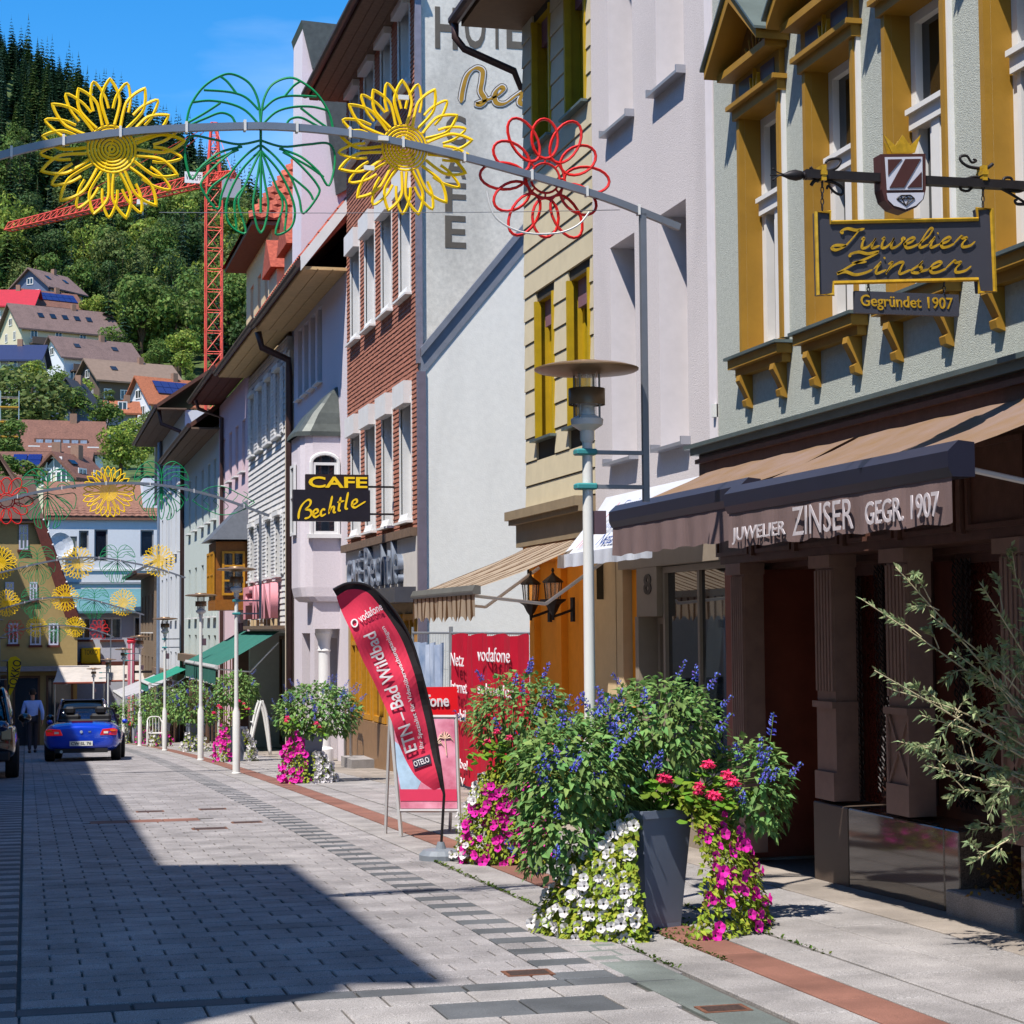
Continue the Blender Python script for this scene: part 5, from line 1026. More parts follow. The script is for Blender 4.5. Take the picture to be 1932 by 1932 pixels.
def mk_decid(seed, h=11, r=4, n=1900, leaf=.27):
    rr = random.Random(seed); q = MB(); lob = [(Vector((rr.uniform(-.55, .55)*r, rr.uniform(-.55, .55)*r, h*rr.uniform(.35, .85))), r*rr.uniform(.35, .62)) for _ in range(11)]
    for k in range(n):
        c, R_ = lob[rr.randrange(len(lob))]; d = Vector((rr.gauss(0, 1), rr.gauss(0, 1), rr.gauss(0, 1)+.25)).normalized(); p = c+d*R_*rr.uniform(.72, 1.05); nn = (d+Vector((rr.gauss(0, .5), rr.gauss(0, .5), rr.gauss(0, .5)))).normalized(); quadleaf(q, p, nn, leaf*rr.uniform(.7, 1.4), rr)
    t = MB(); t.tube([(0, 0, -1.5), (.1, 0, h*.3), (0, .1, h*.6)], [r*.09, r*.07, r*.03], 7)
    for c, R_ in lob[:6]: t.tube([(0, 0, h*.3), c*.6+Vector((0, 0, h*.15)), c], [r*.045, r*.03, r*.012], 5)
    return t, q
def mk_conifer(seed, h=17, r=2.6, tiers=17):
    rr = random.Random(seed); q = MB()
    for i in range(tiers):
        f = i/tiers; z = h*(.1+.9*f); R_ = r*(1-f)**.8*rr.uniform(.85, 1.1)+.12; n = max(5, int(11*(1-f)+4))
        for k in range(n):
            a = 2*pi*k/n+rr.uniform(-.3, .3); d = Vector((cos(a), sin(a), 0)); sd_ = Vector((-sin(a), cos(a), 0)); L_ = R_*rr.uniform(.7, 1.12); w_ = L_*.28; zz = z+rr.uniform(-.2, .2)
            p0 = Vector((0, 0, zz+L_*.12)); p1 = d*L_*.55+Vector((0, 0, zz-L_*.12)); p2 = d*L_+Vector((0, 0, zz-L_*.36))
            q.add([p0, p1+sd_*w_, p2, p1-sd_*w_, p1+Vector((0, 0, -L_*.25))], [(0, 1, 2, 3), (0, 4, 2)])
    q.add([(-.12, 0, h*.93), (.12, 0, h*.93), (0, 0, h*1.06)], [(0, 1, 2)])
    t = MB(); t.tube([(0, 0, -2), (0, 0, h*.95)], [.24, .03], 6); return t, q
PRO = {}
for k in range(6): t, q = mk_decid(40+k, h=10+k % 3*1.5, r=3.4+.5*(k % 2)); PRO['d', k] = (t.mesh('trunk', TR), [q.mesh('crown', m) for m in LD], (t, q))
for k in range(4): t, q = mk_conifer(70+k, h=15+2.5*k, r=2.9+.4*(k % 3)); PRO['c', k] = (t.mesh('trunk', TR), [q.mesh('crown', m) for m in LC], (t, q))
TREES = []
def add_tree(kind, k, mi, x, y, z, sc, rot): TREES.append((kind, k, mi, x, y, z, sc, rot))
rr = random.Random(5)
# single trees that stand out among the houses
SPEC = [('d', 0, 3, 68, 850, 222, 1.0, 'large olive-green broadleaf tree in front of the slate-blue gable'), ('d', 1, 2, 228, 905, 188, 0.5, 'round bright green tree beside the dormer roof'), ('d', 2, 2, 268, 900, 194, 0.42, 'yellow-green tree behind the round bright tree'), ('d', 3, 1, 138, 800, 236, 0.48, 'bright leafy tree left of the orange shed'), ('d', 4, 2, 120, 748, 262, 0.3, 'yellowish tree under the white balcony house'), ('c', 1, 1, 190, 800, 238, 0.25, 'small blue-green spruce by the orange shed'), ('d', 5, 3, 292, 850, 215, 0.38, 'pale willow-like tree in front of the solar roof house'), ('d', 2, 1, 30, 1000, 140, 0.45, 'leafy tree below the scaffolding'), ('d', 0, 2, 175, 625, 332, 0.6, 'sunlit yellow-green tree right of the blue gable'), ('c', 3, 0, 205, 690, 318, 0.75, 'tall dark spruce right of the mauve roofs'), ('c', 2, 1, 235, 690, 322, 0.58, 'dark fir standing behind the white balcony house'), ('d', 3, 2, 215, 500, 420, 1.15, 'large bright lime-green crown in the dark wood'), ('d', 5, 1, 75, 700, 300, 0.32, 'shrubby tree beside the cream house'), ('d', 1, 1, 300, 700, 300, 0.5, 'broad green tree behind the brown panelled house'), ('d', 4, 2, 340, 720, 290, 0.7, 'light green tree next to the crane mast'), ('d', 0, 1, 255, 740, 282, 0.3, 'small tree on the terrace above the orange roof'), ('d', 2, 3, 205, 770, 244, 0.2, 'reddish-olive bush by the brown house'),
 ('d', 0, 1, 160, 690, 306, .42, 'green tree between the cream and the white balcony house'), ('d', 1, 2, 178, 745, 280, .33, 'yellow-green shrub at the corner of the white balcony house'), ('d', 3, 2, 60, 745, 266, .5, 'bright tree right of the navy roof'), ('d', 5, 1, 100, 770, 255, .45, 'dense green tree in front of the garage terrace'), ('d', 2, 2, 155, 800, 246, .5, 'lime tree below the garage terrace'), ('d', 4, 0, 22, 790, 248, .6, 'dark tree under the navy roof'), ('d', 0, 2, 20, 640, 322, .35, 'shrub beside the scarlet roof'), ('d', 1, 1, 222, 690, 305, .6, 'leafy tree right of the cream house'), ('d', 3, 1, 262, 650, 325, .8, 'rounded green tree above the brown panelled house'), ('d', 5, 2, 222, 655, 330, .55, 'pale green tree behind the long cream house'), ('d', 1, 0, 282, 815, 236, .25, 'dark bush under the steep white gable'), ('d', 4, 1, 198, 850, 225, .5, 'green tree between the dormer roof and the orange shed'), ('d', 0, 2, 245, 860, 215, .45, 'sunlit tree below the orange shed'), ('d', 2, 1, 10, 900, 178, .45, 'green tree at the foot of the scaffolding'), ('d', 3, 2, 310, 818, 230, .28, 'yellow-green bush before the solar roof house')]
for kd, k, mi, u, v, Y, s_, lb in SPEC:
    P = onY(u, v, Y); t_ = thing('conifer' if kd == 'c' else 'broadleaf_tree', lb, 'tree', P, 'trees on the hillside'); t_.scale = (s_*(1.35 if kd == 'd' else 1.1),)*2+(s_,); t_.rotation_euler.z = rr.uniform(0, 6.28)
    link('trunk', PRO[kd, k][0], t_); o = link('crown', PRO[kd, k][1][mi], t_)
for y in range(322, 640, 7):
    n = 0
    x = -34
    while x < (70 if y < 420 else 100):
        x += rr.uniform(4.5, 8); X_, Y_ = x, y+rr.uniform(-3, 3)
        if any(hypot(X_-a, (Y_-c_)*.8) < r_+1.5 for a, c_, r_ in HOUSES): continue
        if y < 360 and X_ < 13: continue
        f = (y-330)/270; con = rr.random() < (.25+.9*f+(.15 if X_ < 5 else 0))
        z = hz(X_, Y_)
        if con: add_tree('c', rr.randrange(4), rr.choice((0, 0, 1, 2)), X_, Y_, z, rr.uniform(.6, .95), rr.uniform(0, 6.28))
        else: add_tree('d', rr.randrange(6), rr.choice((0, 1, 1, 2, 3) if f < .6 else (0, 0, 1, 3)), X_, Y_, z, rr.uniform(.9, 1.5), rr.uniform(0, 6.28))
for y in range(150, 318, 9):
    x = -30
    while x < 60:
        x += rr.uniform(4, 9); X_, Y_ = x, y+rr.uniform(-4, 4)
        if any(hypot(X_-a, (Y_-c_)*.6) < r_+2 for a, c_, r_ in HOUSES) or any(abs(X_-a) < r_ and 0 < c_-Y_ < 30 for a, c_, r_ in HOUSES): continue
        add_tree('d', rr.randrange(6), rr.choice((1, 2, 2, 3)), X_, Y_, hz(X_, Y_), rr.uniform(.22, .45), rr.uniform(0, 6.28))
TREES.sort(key=lambda t: t[4])
names = {('d', 0): 'dark green broadleaf tree in the hillside wood', ('d', 1): 'mid green broadleaf tree in the hillside wood', ('d', 2): 'bright yellow-green broadleaf tree in the hillside wood', ('d', 3): 'olive-grey broadleaf tree in the hillside wood', ('c', 0): 'dark green spruce in the hillside wood', ('c', 1): 'blue-green spruce in the hillside wood', ('c', 2): 'olive-green spruce in the hillside wood'}
def visible(t):
    c = MROT.transposed() @ (Vector(t[3:6])+Vector((0, 0, 8))-CAM); u = CPX+FPX*c.x/c.z; return -40 < u < 560
vis = [t for t in TREES if visible(t)]; ind = vis[:280]
for kd, k, mi, x, y, z, s_, ro in ind:
    t_ = thing('conifer' if kd == 'c' else 'broadleaf_tree', names[kd, mi], 'tree', (x, y, z), names[kd, mi].replace(' tree', '')+' trees'); t_.scale = (s_,)*3; t_.rotation_euler.z = ro
    link('trunk', PRO[kd, k][0], t_); link('crown', PRO[kd, k][1][mi], t_)
rest = vis[280:]+[t for t in TREES if not visible(t)][::2]; fm = MB()
allm = LD+LC
import itertools
V_, F_, M_ = fm.v, fm.f, fm.m
for kd, k, mi, x, y, z, s_, ro in rest:
    q = PRO[kd, k][2][1]; ca, sa = cos(ro)*s_, sin(ro)*s_; b0 = len(V_); mm = mi+(4 if kd == 'c' else 0)
    step = 2 if kd == 'd' else 1
    V_.extend((x+px*ca-py*sa, y+px*sa+py*ca, z+pz*s_) for px, py, pz in q.v)
    fs = q.f[::step]; F_.extend(tuple(i+b0 for i in f) for f in fs); M_.extend([mm]*len(fs))
o = fm.build('distant_forest', allm, fix=False); tag(o, 'dense mixed forest covering the upper hillside up to the ridge', 'forest', kind='stuff')
# ---------------------------------------------------------------- red tower crane
CRN = PM('crane_red', '#cf4a3a', var=.1, rough=.5, scale=3); P = onY(403, 760, 150); px_, py_ = P.x, P.y
cn = thing('tower_crane', 'red lattice tower crane rising behind the houses', 'crane', (px_, py_, hz(px_, py_)))
zt = onY(403, 345, 150).z; za = onY(403, 232, 150).z; hw = .62
def lattice(q, A, B, n, r=.07, rb=.035):
    """square lattice between corner lists A and B"""
    for a, c in zip(A, B): q.tube([a, c], r, 4)
    m = len(A)
    for k in range(n):
        f0, f1 = k/n, (k+1)/n
        for i in range(m):
            j = (i+1) % m; p = A[i].lerp(B[i], f0); p2 = A[j].lerp(B[j], f1); q.tube([p, p2], rb, 3, cap=False); q.tube([A[i].lerp(B[i], f1), A[j].lerp(B[j], f1)], rb, 3, cap=False)
cr4 = lambda z, h: [Vector((px_+sx*h, py_+sy*h, z)) for sx, sy in ((-1, -1), (1, -1), (1, 1), (-1, 1))]
q = MB(); lattice(q, cr4(hz(px_, py_)-4, hw), cr4(zt-.4, hw), 24); q.build('mast', CRN, cn)
q = MB(); lattice(q, cr4(zt-.4, hw*.9), cr4(za, .2), 5, .1); q.build('tower_head', CRN, cn)
tip = onY(15, 455, 172.); base = Vector((px_, py_, zt)); d = (Vector((tip.x, tip.y, zt))-base); d.z = 0; dn = d.normalized(); sd_ = Vector((-dn.y, dn.x, 0))
q = MB(); lattice(q, [base+sd_*.5, base-sd_*.5, base+Vector((0, 0, 1.0))], [base+d+sd_*.4, base+d-sd_*.4, base+d+Vector((0, 0, .7))], 30, .075, .04); q.build('jib', CRN, cn)
q = MB(); e = -dn*2.4; lattice(q, [base+sd_*.5, base-sd_*.5, base+Vector((0, 0, .8))], [base+e+sd_*.5, base+e-sd_*.5, base+e+Vector((0, 0, .6))], 8, .07, .04); q.build('counter_jib', CRN, cn)
q = MB(); c_ = base+e*.85; q.box(c_.x-.7, c_.x+.7, c_.y-.5, c_.y+.5, c_.z-1.6, c_.z-.1); q.build('counterweight', CW[4], cn)
q = MB()
for f in (.35, .75): q.tube([Vector((px_, py_, za)), base+d*f+Vector((0, 0, .9))], .03, 4)
q.tube([Vector((px_, py_, za)), base+e*.9+Vector((0, 0, .5))], .03, 4); q.build('pendants', CRN, cn)
c_ = base+dn*1.6-sd_*.0; FC = FY(c_.y-.62); q = MB(); q.fbox(FC, c_.x-1.3, c_.x+.1, zt+.05, zt+.95, 0, .06); q.build('name_board', WHT, cn); text_on(FC, 'WOLFF', c_.x-1.2, zt+.28, .061, 1.2, .45, IRON, cn)
c_ = base+d*.32; q = MB(); q.box(c_.x-.5, c_.x+.5, c_.y-.4, c_.y+.4, c_.z-.5, c_.z-.1); q.tube([(c_.x, c_.y, c_.z-.4), (c_.x, c_.y, c_.z-1.3)], .02, 4); q.build('trolley', WHT, cn)
# ================================================================ lamps and flower garlands
LPW = PM('lamp_white', '#d6d4d0', var=.04, rough=.45, scale=5, stain=.06); LPB = PM('lamp_bronze', '#84694c', var=.12, rough=.4, metal=.4); LPG = PM('lamp_grey', '#8b8681', var=.1, rough=.4, metal=.5); TEAL = PM('teal_clamp', '#3d8a8c', var=.1, rough=.4)
def lamp_proto():
    t = thing('street_lamp', 'x', 'street lamp', (0, 0, 0), 'white street lamps with disc hoods')
    q = MB(); q.lathe([(.085, -.05), (.085, .02), (.07, .03), (.07, 1.12), (.044, 1.2), (.04, 1.25), (.036, 3.3), (.036, 3.36)], n=14); smooth_angle(q.build('post', LPW, t), 30)
    q = MB(); q.lathe([(.04, 3.26), (.05, 3.28), (.05, 3.34), (.11, 3.38), (.115, 3.42), (.1, 3.43), (.06, 3.45), (.045, 3.5), (.02, 3.56)], n=16); smooth_angle(q.build('head_base', LPW, t), 35)
    q = MB(); q.lathe([(.07, 3.43), (.07, 3.75)], n=16, cap=False); q.build('glass_cylinder', clearglass('lamp_glass', .3, (.9, .92, .9)), t, smooth=True)
    q = MB(); q.lathe([(.128, 3.52), (.128, 3.635), (.122, 3.635), (.122, 3.52)], n=20, cap=False); q.build('ring_shade', LPB, t, smooth=True)
    q = MB(); q.lathe([(.115, 3.53), (.09, 3.57), (.04, 3.6), (.002, 3.605)], n=16, cap=False); q.build('reflector', WHT, t, smooth=True)
    for k in range(4): a = pi/4+k*pi/2; q = MB(); q.tube([(.1*cos(a), .1*sin(a), 3.42), (.1*cos(a), .1*sin(a), 3.76)], .008, 6); q.build('rod', LPG, t)
    q = MB(); q.lathe([(.12, 3.73), (.345, 3.755), (.365, 3.765), (.365, 3.775), (.3, 3.795), (.14, 3.805), (.13, 3.82), (.12, 3.825)], n=32); smooth_angle(q.build('disc_hood', LPB, t), 25)
    return t
LP0 = lamp_proto(); first = [True]
def lamp(x, y, label, box=False):
    o = LP0 if first[0] else copy_tree(LP0); first[0] = False; o.location = (x, y, g(y)); o['label'] = label
    if box: q = MB(); q.box(.04, .12, -.04, .04, 2.62, 2.78); b_ = q.build('speaker_box', PM('box_plum', '#5a4650', rough=.5), None); b_.parent = o
    return o
lamp(3.78, 12.7, 'white lamp post rising out of the large planter by the jeweller', True)
lamp(3.78, 35.6, 'white lamp post left of the planter with magenta and white petunias', True); lamp(3.9, 44.4, 'white lamp post in front of the pink geranium planter'); lamp(3.88, 55.8, 'white lamp post by the white bistro chair')
lamp(3.85, 67.6, 'white lamp post behind the blue convertible'); lamp(3.8, 78, 'sixth white lamp post downhill from the jeweller'); lamp(3.6, 88, 'seventh white lamp post downhill from the jeweller'); lamp(3.3, 98, 'last white lamp post, in front of the white awnings')
for y in (12.7, 35.6, 55.8, 67.6): lamp(-.98, y, {12.7: 'white lamp post on the shaded side opposite the jeweller', 35.6: 'white lamp post on the shaded side behind the black car', 55.8: 'white lamp post on the shaded side by the walking man', 67.6: 'white lamp post on the shaded side downhill of the man'}[y])
lamp(-.72, 88, 'white lamp post beside the yellow feather flag')
# decorations, drawn in the XZ plane around their own centre, metres
YG = PM('led_yellow', '#f2c70a', var=.06, rough=.45, emit=.05); GG = PM('led_green', '#118a52', var=.1, rough=.45); RG = PM('led_red', '#d8201c', var=.06, rough=.45); ALU = PM('aluminium_bar', '#7f828a', var=.08, rough=.4, metal=.5)  # tubes are unlit; slight emission in the yellow only brightens the sunflowers
def t2(q, pts, r, n=5, closed=False): q.tube([(p[0], 0, p[1]) for p in pts], r, n, closed=closed)
def pol(a, r): return Vector((r*sin(a), r*cos(a)))
def petal_pts(a, r0, r1, w, tip=True):
    d = pol(a, 1); s = Vector((d.y, -d.x)); A = [d*r0+s*w*.35, d*(r0+(r1-r0)*.3)+s*w*.8, d*(r0+(r1-r0)*.55)+s*w, d*(r0+(r1-r0)*.8)+s*w*.62, d*r1]
    B_ = [d*(r0+(r1-r0)*.8)-s*w*.62, d*(r0+(r1-r0)*.55)-s*w, d*(r0+(r1-r0)*.3)-s*w*.8, d*r0-s*w*.35]; return cr(A, 4)+cr([A[-1]]+B_, 4)[1:]
q = MB(); rr = random.Random(3)
for k in range(13):
    a = 2*pi*k/13+rr.uniform(-.05, .05); L_ = .48*rr.uniform(.93, 1.03); t2(q, petal_pts(a, .165, L_, .06), .0115)
    a2 = a+pi/13; d = pol(a2, 1); s = Vector((d.y, -d.x)); t2(q, cr([d*.27+s*.05, d*.36+s*.045, d*.46, d*.36-s*.045, d*.27-s*.05], 4), .0105)
SUNP = q.mesh('petals', YG)
q = MB()
for k in range(7): t2(q, [pol(2*pi*j/28, .018+.0228*k) for j in range(28)], .0088, 5, True)
t2(q, [(-.05, -.15), (.03, .15)], .006); SUNR = q.mesh('seed_rings', YG)
q = MB()
def M2(p, sg): return Vector((sg*(p[0]-1478)/820, (770-p[1])/820))
for sg in (1, -1):
    for st in ([(1478, 665), (1495, 540), (1545, 450), (1640, 408), (1720, 435), (1800, 500), (1862, 600), (1885, 700)], [(1482, 690), (1560, 610), (1650, 575), (1760, 565), (1850, 580)], [(1490, 600), (1560, 535), (1650, 510), (1790, 508)], [(1610, 518), (1660, 455), (1700, 425)], [(1482, 700), (1600, 695), (1640, 645), (1700, 630), (1780, 665), (1860, 705)], [(1700, 575), (1790, 640), (1885, 700)],
               [(1480, 772), (1600, 800), (1740, 780), (1860, 770), (1893, 860), (1858, 1005), (1800, 930), (1700, 850), (1580, 812)], [(1485, 800), (1560, 860), (1640, 960), (1690, 1080), (1715, 1170), (1800, 1060), (1790, 1000), (1700, 900), (1590, 805)], [(1480, 830), (1520, 920), (1570, 1040), (1600, 1130), (1560, 1290), (1640, 1260), (1668, 1180), (1650, 1080), (1580, 940), (1482, 830)], [(1478, 860), (1500, 1000), (1520, 1130), (1500, 1250), (1478, 1290)], [(1640, 960), (1740, 1040), (1770, 1090)], [(1600, 830), (1740, 900), (1830, 960)], [(1570, 1040), (1620, 1120), (1610, 1270)]):
        t2(q, cr([M2(p, sg) for p in st], 5), .0088)
t2(q, [(0, .13), (0, -.5)], .01); LEAF = q.mesh('leaf_outline', GG)
q = MB()
for k in range(12):
    a = 2*pi*k/12; L_ = .47 if k % 2 else .42; d = pol(a, 1); s = Vector((d.y, -d.x)); c_ = d*(.14+(L_-.14)/2); t2(q, [c_+d*cos(j*pi/10)*(L_-.14)/2+s*sin(j*pi/10)*.095 for j in range(20)], .011, 5, True)
REDP = q.mesh('petals', RG)
q = MB(); t2(q, [pol(2*pi*j/24, .14) for j in range(24)], .009, 5, True); t2(q, [pol(2*pi*j/24, .105) for j in range(24)], .009, 5, True)
for k in range(8): t2(q, [pol(k*pi/4, .105), pol(k*pi/4, .14)], .008)
REDR = q.mesh('centre_rings', RG)
q = MB()
t2(q, cr([(-.55, .0), (-.3, .22), (0, .27), (.3, .14), (.6, -.02)], 6), .009); t2(q, cr([(-.55, 0), (-.3, -.16), (0, -.26), (.3, -.2), (.6, -.02)], 6), .009)
for k in range(5): x = -.35+k*.18; t2(q, cr([(x, 0), (x+.1, .12), (x+.02, .18)], 4), .006); t2(q, cr([(x, 0), (x+.1, -.1), (x+.02, -.17)], 4), .006)
ALM = q.mesh('leaf_outline', GG)
def deco(kind, g_, u, v, Y, sc=1, tilt=0):
    P = onY(u, v, Y)-wloc(g_); P.y += .035
    nm = {'s': 'sunflower', 'l': 'monstera_leaf', 'r': 'red_blossom', 'a': 'almond_leaf'}[kind]
    me = {'s': SUNP, 'l': LEAF, 'r': REDP, 'a': ALM}[kind]; o = link(nm, me, g_, P); o.scale = (sc,)*3; o.rotation_euler.y = tilt
    if kind == 's': link('seed_rings', SUNR, o)
    if kind == 'r': link('centre_rings', REDR, o)
def garland(Y, label, arch, items, pole_u, xl=-.98, arms=True, sc=1):
    P0 = onY(pole_u, 1200, Y); g_ = thing('flower_garland', label, 'garland', (P0.x, Y, g(Y)+2.5), 'flower arches across the street')
    pts = cr([onY(u, v, Y) for u, v in arch], 6); q = MB()
    for a, c in zip(pts, pts[1:]):
        d = (c-a).normalized(); n = Vector((-d.z, 0, d.x)); h = .024; q.hexa([a-n*h+Vector((0, -.02, 0)), c-n*h+Vector((0, -.02, 0)), c-n*h+Vector((0, .02, 0)), a-n*h+Vector((0, .02, 0)), a+n*h+Vector((0, -.02, 0)), c+n*h+Vector((0, -.02, 0)), c+n*h+Vector((0, .02, 0)), a+n*h+Vector((0, .02, 0))])
    q.build('arch_bar', ALU, g_)
    for k in range(3, len(pts)-2, 5):
        a = pts[k]; q = MB(); q.box(a.x-.008, a.x+.008, a.y-.028, a.y+.028, a.z-.034, a.z+.04); q.build('tie', WHT, g_)
    for k, u, v, *r in items: deco(k, g_, u, v, Y, *(r or [sc]))
    for px_, side in ((P0.x, 1), (xl-.4, -1)):
        near = min(pts, key=lambda p: abs(p.x-px_)); zt_ = near.z if abs(near.x-px_) < .3 else g(Y)+5.0
        q = MB(); q.box(px_-.022, px_+.022, Y-.02, Y+.02, g(Y)+2.85, zt_-.02); q.build('upright', ALU, g_)
        for z in (g(Y)+2.95, g(Y)+3.19):
            a = px_-side*.44; q = MB(); q.box(min(a, px_), max(a, px_), Y-.015, Y+.015, z-.014, z+.014); q.build('arm', ALU, g_)
            q = MB(); q.box(a-.075, a+.075, Y-.055, Y+.055, z-.022, z+.022); q.build('clamp', TEAL, g_, bevel=.01)
    if Y < 20:
        q = MB(); q.tube(cr([onY(*p, Y-.05) for p in ((918, 360), (935, 410), (985, 438), (1050, 440), (1090, 425), (1112, 400))], 6), .007, 5); q.build('cable', WHT, g_)
        q = MB(); q.tube([onY(u, v, Y+.02) for u, v in ((300, 401), (640, 402), (960, 400), (1170, 396))], .0025, 4); q.build('steel_wire', ALU, g_)
        for u, v in ((760, 185), (722, 262), (695, 318)): p = onY(u, v, Y-.03); q = MB(); q.box(p.x-.03, p.x+.04, p.y-.01, p.y+.01, p.z-.012, p.z+.02); q.build('cable_clip', WHT, g_)
garland(12.7, 'near arch with two sunflowers, a green leaf and a red blossom', ((-260, 388), (-150, 345), (0, 294), (120, 266), (250, 248), (400, 240), (520, 239), (640, 249), (760, 270), (900, 303), (1050, 345), (1160, 380), (1282, 429)), (('s', 211, 279), ('l', 493, 262), ('s', 765, 277), ('r', 1031, 334)), 1222)
garland(35.6, 'second arch with a sunflower between green leaves and a red blossom at its end', ((-95, 970), (0, 945), (100, 923), (200, 912), (300, 915), (400, 935), (508, 973)), (('r', 12, 945), ('l', 90, 930), ('s', 205, 928), ('l', 305, 915), ('a', 420, 945)), 491)
garland(55.8, 'third arch with three sunflowers and two dark leaves in front of the white end house', ((-48, 1092), (26, 1074), (98, 1058), (146, 1052), (195, 1053), (244, 1061), (298, 1073), (350, 1090)), (('s', 0, 1062), ('l', 70, 1060), ('s', 147, 1062), ('l', 222, 1057), ('s', 300, 1058)), 340)
garland(67.6, 'fourth arch with small sunflowers crossing the teal roof', ((-28, 1160), (0, 1150), (40, 1138), (80, 1129), (125, 1127), (170, 1131), (215, 1143), (272, 1160)), (('s', 12, 1138), ('l', 68, 1132), ('s', 123, 1128), ('l', 178, 1132), ('s', 232, 1137)), 264)
garland(88, 'farthest arch with two sunflowers, a leaf and two red blossoms', ((4, 1200), (20, 1193), (60, 1184), (108, 1180), (150, 1183), (187, 1191), (215, 1202)), (('r', 28, 1188), ('s', 69, 1183), ('l', 107, 1184), ('s', 142, 1183), ('r', 187, 1188)), 209, xl=-.72)
P = onY(298, 1290, 92); q = MB(); q.tube([(P.x, 92, g(92)), (P.x, 92, onY(298, 835, 92).z)], [.09, .06], 8); tag(q.build('flag_pole', PM('pole_blue', '#7d8ea6', rough=.4, metal=.3)), 'tall grey-blue pole in front of the timber house', 'pole')
# ================================================================ planters and plants
PLT = PM('planter_plastic', '#6f7788', var=.08, rough=.38, scale=3); SOIL = PM('soil', '#3a2a1e', var=.4, rough=.95, scale=30)
SAL = leafmat('salvia_leaf', '#769654', .4); LIM = leafmat('lime_leaf', '#8d9a34', .3); GER = leafmat('geranium_leaf', '#6d8f2c', .25); STM = PM('stem', '#5a6a2e', var=.2); DRY = leafmat('dry_leaf', '#7a5a2c', .3)
PW = PM('petunia_white', '#d8d4d6', var=.05, rough=.7, transl=.25); PMG = PM('petunia_magenta', '#d61ba0', var=.12, rough=.7, transl=.25, rnd=.2); PGR = PM('geranium_pink', '#ea2f6c', var=.1, rough=.7, transl=.2, rnd=.15); SBL = PM('salvia_blue', '#6464d4', var=.15, rough=.7, transl=.2, isl=.25); PC = PM('petunia_throat', '#3a3020', var=.2)
def pet_mesh(m, r=.03, name='petunia'):
    q = MB(); n = 20; rim = [(r*(.86+.14*abs(cos(2.5*2*pi*i/n)))*cos(2*pi*i/n), r*(.86+.14*abs(cos(2.5*2*pi*i/n)))*sin(2*pi*i/n), .004*sin(5*2*pi*i/n)) for i in range(n)]; inn = [(r*.22*cos(2*pi*i/n), r*.22*sin(2*pi*i/n), -r*.35) for i in range(n)]
    q.add(rim+inn, [(i, (i+1) % n, n+(i+1) % n, n+i) for i in range(n)], 0); q.add([(x*.98, y*.98, z) for x, y, z in inn]+[(0, 0, -r*.75)], [(i, (i+1) % n, n) for i in range(n)], 1); return q.mesh(name, [m, PC])
PETW, PETM = pet_mesh(PW, .036), pet_mesh(PMG, .039)
q = MB(); rr = random.Random(2)
for k in range(60):
    d = Vector((rr.gauss(0, 1), rr.gauss(0, 1), abs(rr.gauss(0, 1))+.2)).normalized(); quadleaf(q, d*rr.uniform(.02, .055), (d+Vector((rr.gauss(0, .8), rr.gauss(0, .8), rr.gauss(0, .8)))).normalized(), .016, rr)
GERF = q.mesh('geranium_bloom', PGR)
SPK = []
for s_ in range(3):
    q = MB(); rr = random.Random(20+s_); H = .17+.03*s_; q.tube([(0, 0, 0), (0, 0, H)], .003, 4, m=1)
    for k in range(20):
        a = rr.uniform(0, 6.28); z = H*(.25+.75*k/20); L_ = .032*(1.15-.5*k/20); d = Vector((cos(a), sin(a), rr.uniform(-.1, .7))).normalized(); p = Vector((0, 0, z)); s = d.orthogonal().normalized()*.006; e = p+d*L_
        q.add([p, p+d*L_*.6+s, e, p+d*L_*.6-s], [(0, 1, 2, 3)]); u_ = d.cross(s).normalized()*.006; q.add([p, p+d*L_*.6+u_, e+s*1.5, p+d*L_*.6-u_], [(0, 1, 2, 3)])
    SPK.append(q.mesh('salvia_spike', [SBL, STM]))
def leaf(q, p, d, n, L_, w, m=0, fold=.25):
    """pointed leaf from p along d, folded along its rib and drooping"""
    s = d.cross(n).normalized()*w; dr = Vector((0, 0, -1))*L_*.14
    q.add([p, p+d*L_*.42+s+n*fold*w, p+d*L_+dr*1.4, p+d*L_*.42-s+n*fold*w, p+d*L_*.45], [(0, 1, 4), (1, 2, 4), (2, 3, 4), (3, 0, 4)], m)
def bush(q, c, R_, n, rr, L_=.07, w=.02, m=0, low=-.75, drop=.35, stem=None, base=None):
    """leaves on the outer part of an ellipsoid, growing outward and hanging"""
    R_ = Vector(R_); c = Vector(c)
    for k in range(n):
        while True:
            d = Vector((rr.gauss(0, 1), rr.gauss(0, 1), rr.gauss(0, 1))).normalized()
            if d.z > low: break
        f = rr.uniform(.5, 1.06)**.5; p = c+Vector((d.x*R_.x, d.y*R_.y, d.z*R_.z))*f
        g_ = (d*.7+Vector((rr.gauss(0, .5), rr.gauss(0, .5), rr.gauss(0, .35)-drop))).normalized(); nn = (d+Vector((0, 0, .8))-g_*(d+Vector((0, 0, .8))).dot(g_)).normalized(); k_ = rr.uniform(.5, 1.4); leaf(q, p, g_, nn, L_*k_, w*k_*rr.uniform(.85, 1.15), m)
    if stem is not None:
        for k in range(max(5, n//45)):
            d = Vector((rr.gauss(0, 1), rr.gauss(0, 1), abs(rr.gauss(0, 1)))).normalized(); e = c+Vector((d.x*R_.x, d.y*R_.y, d.z*R_.z))*.9; b0 = Vector(base); stem.tube([b0+Vector((rr.uniform(-.1, .1), rr.uniform(-.1, .1), 0)), b0.lerp(e, .5)+Vector((0, 0, .06)), e], [.006, .005, .003], 4)
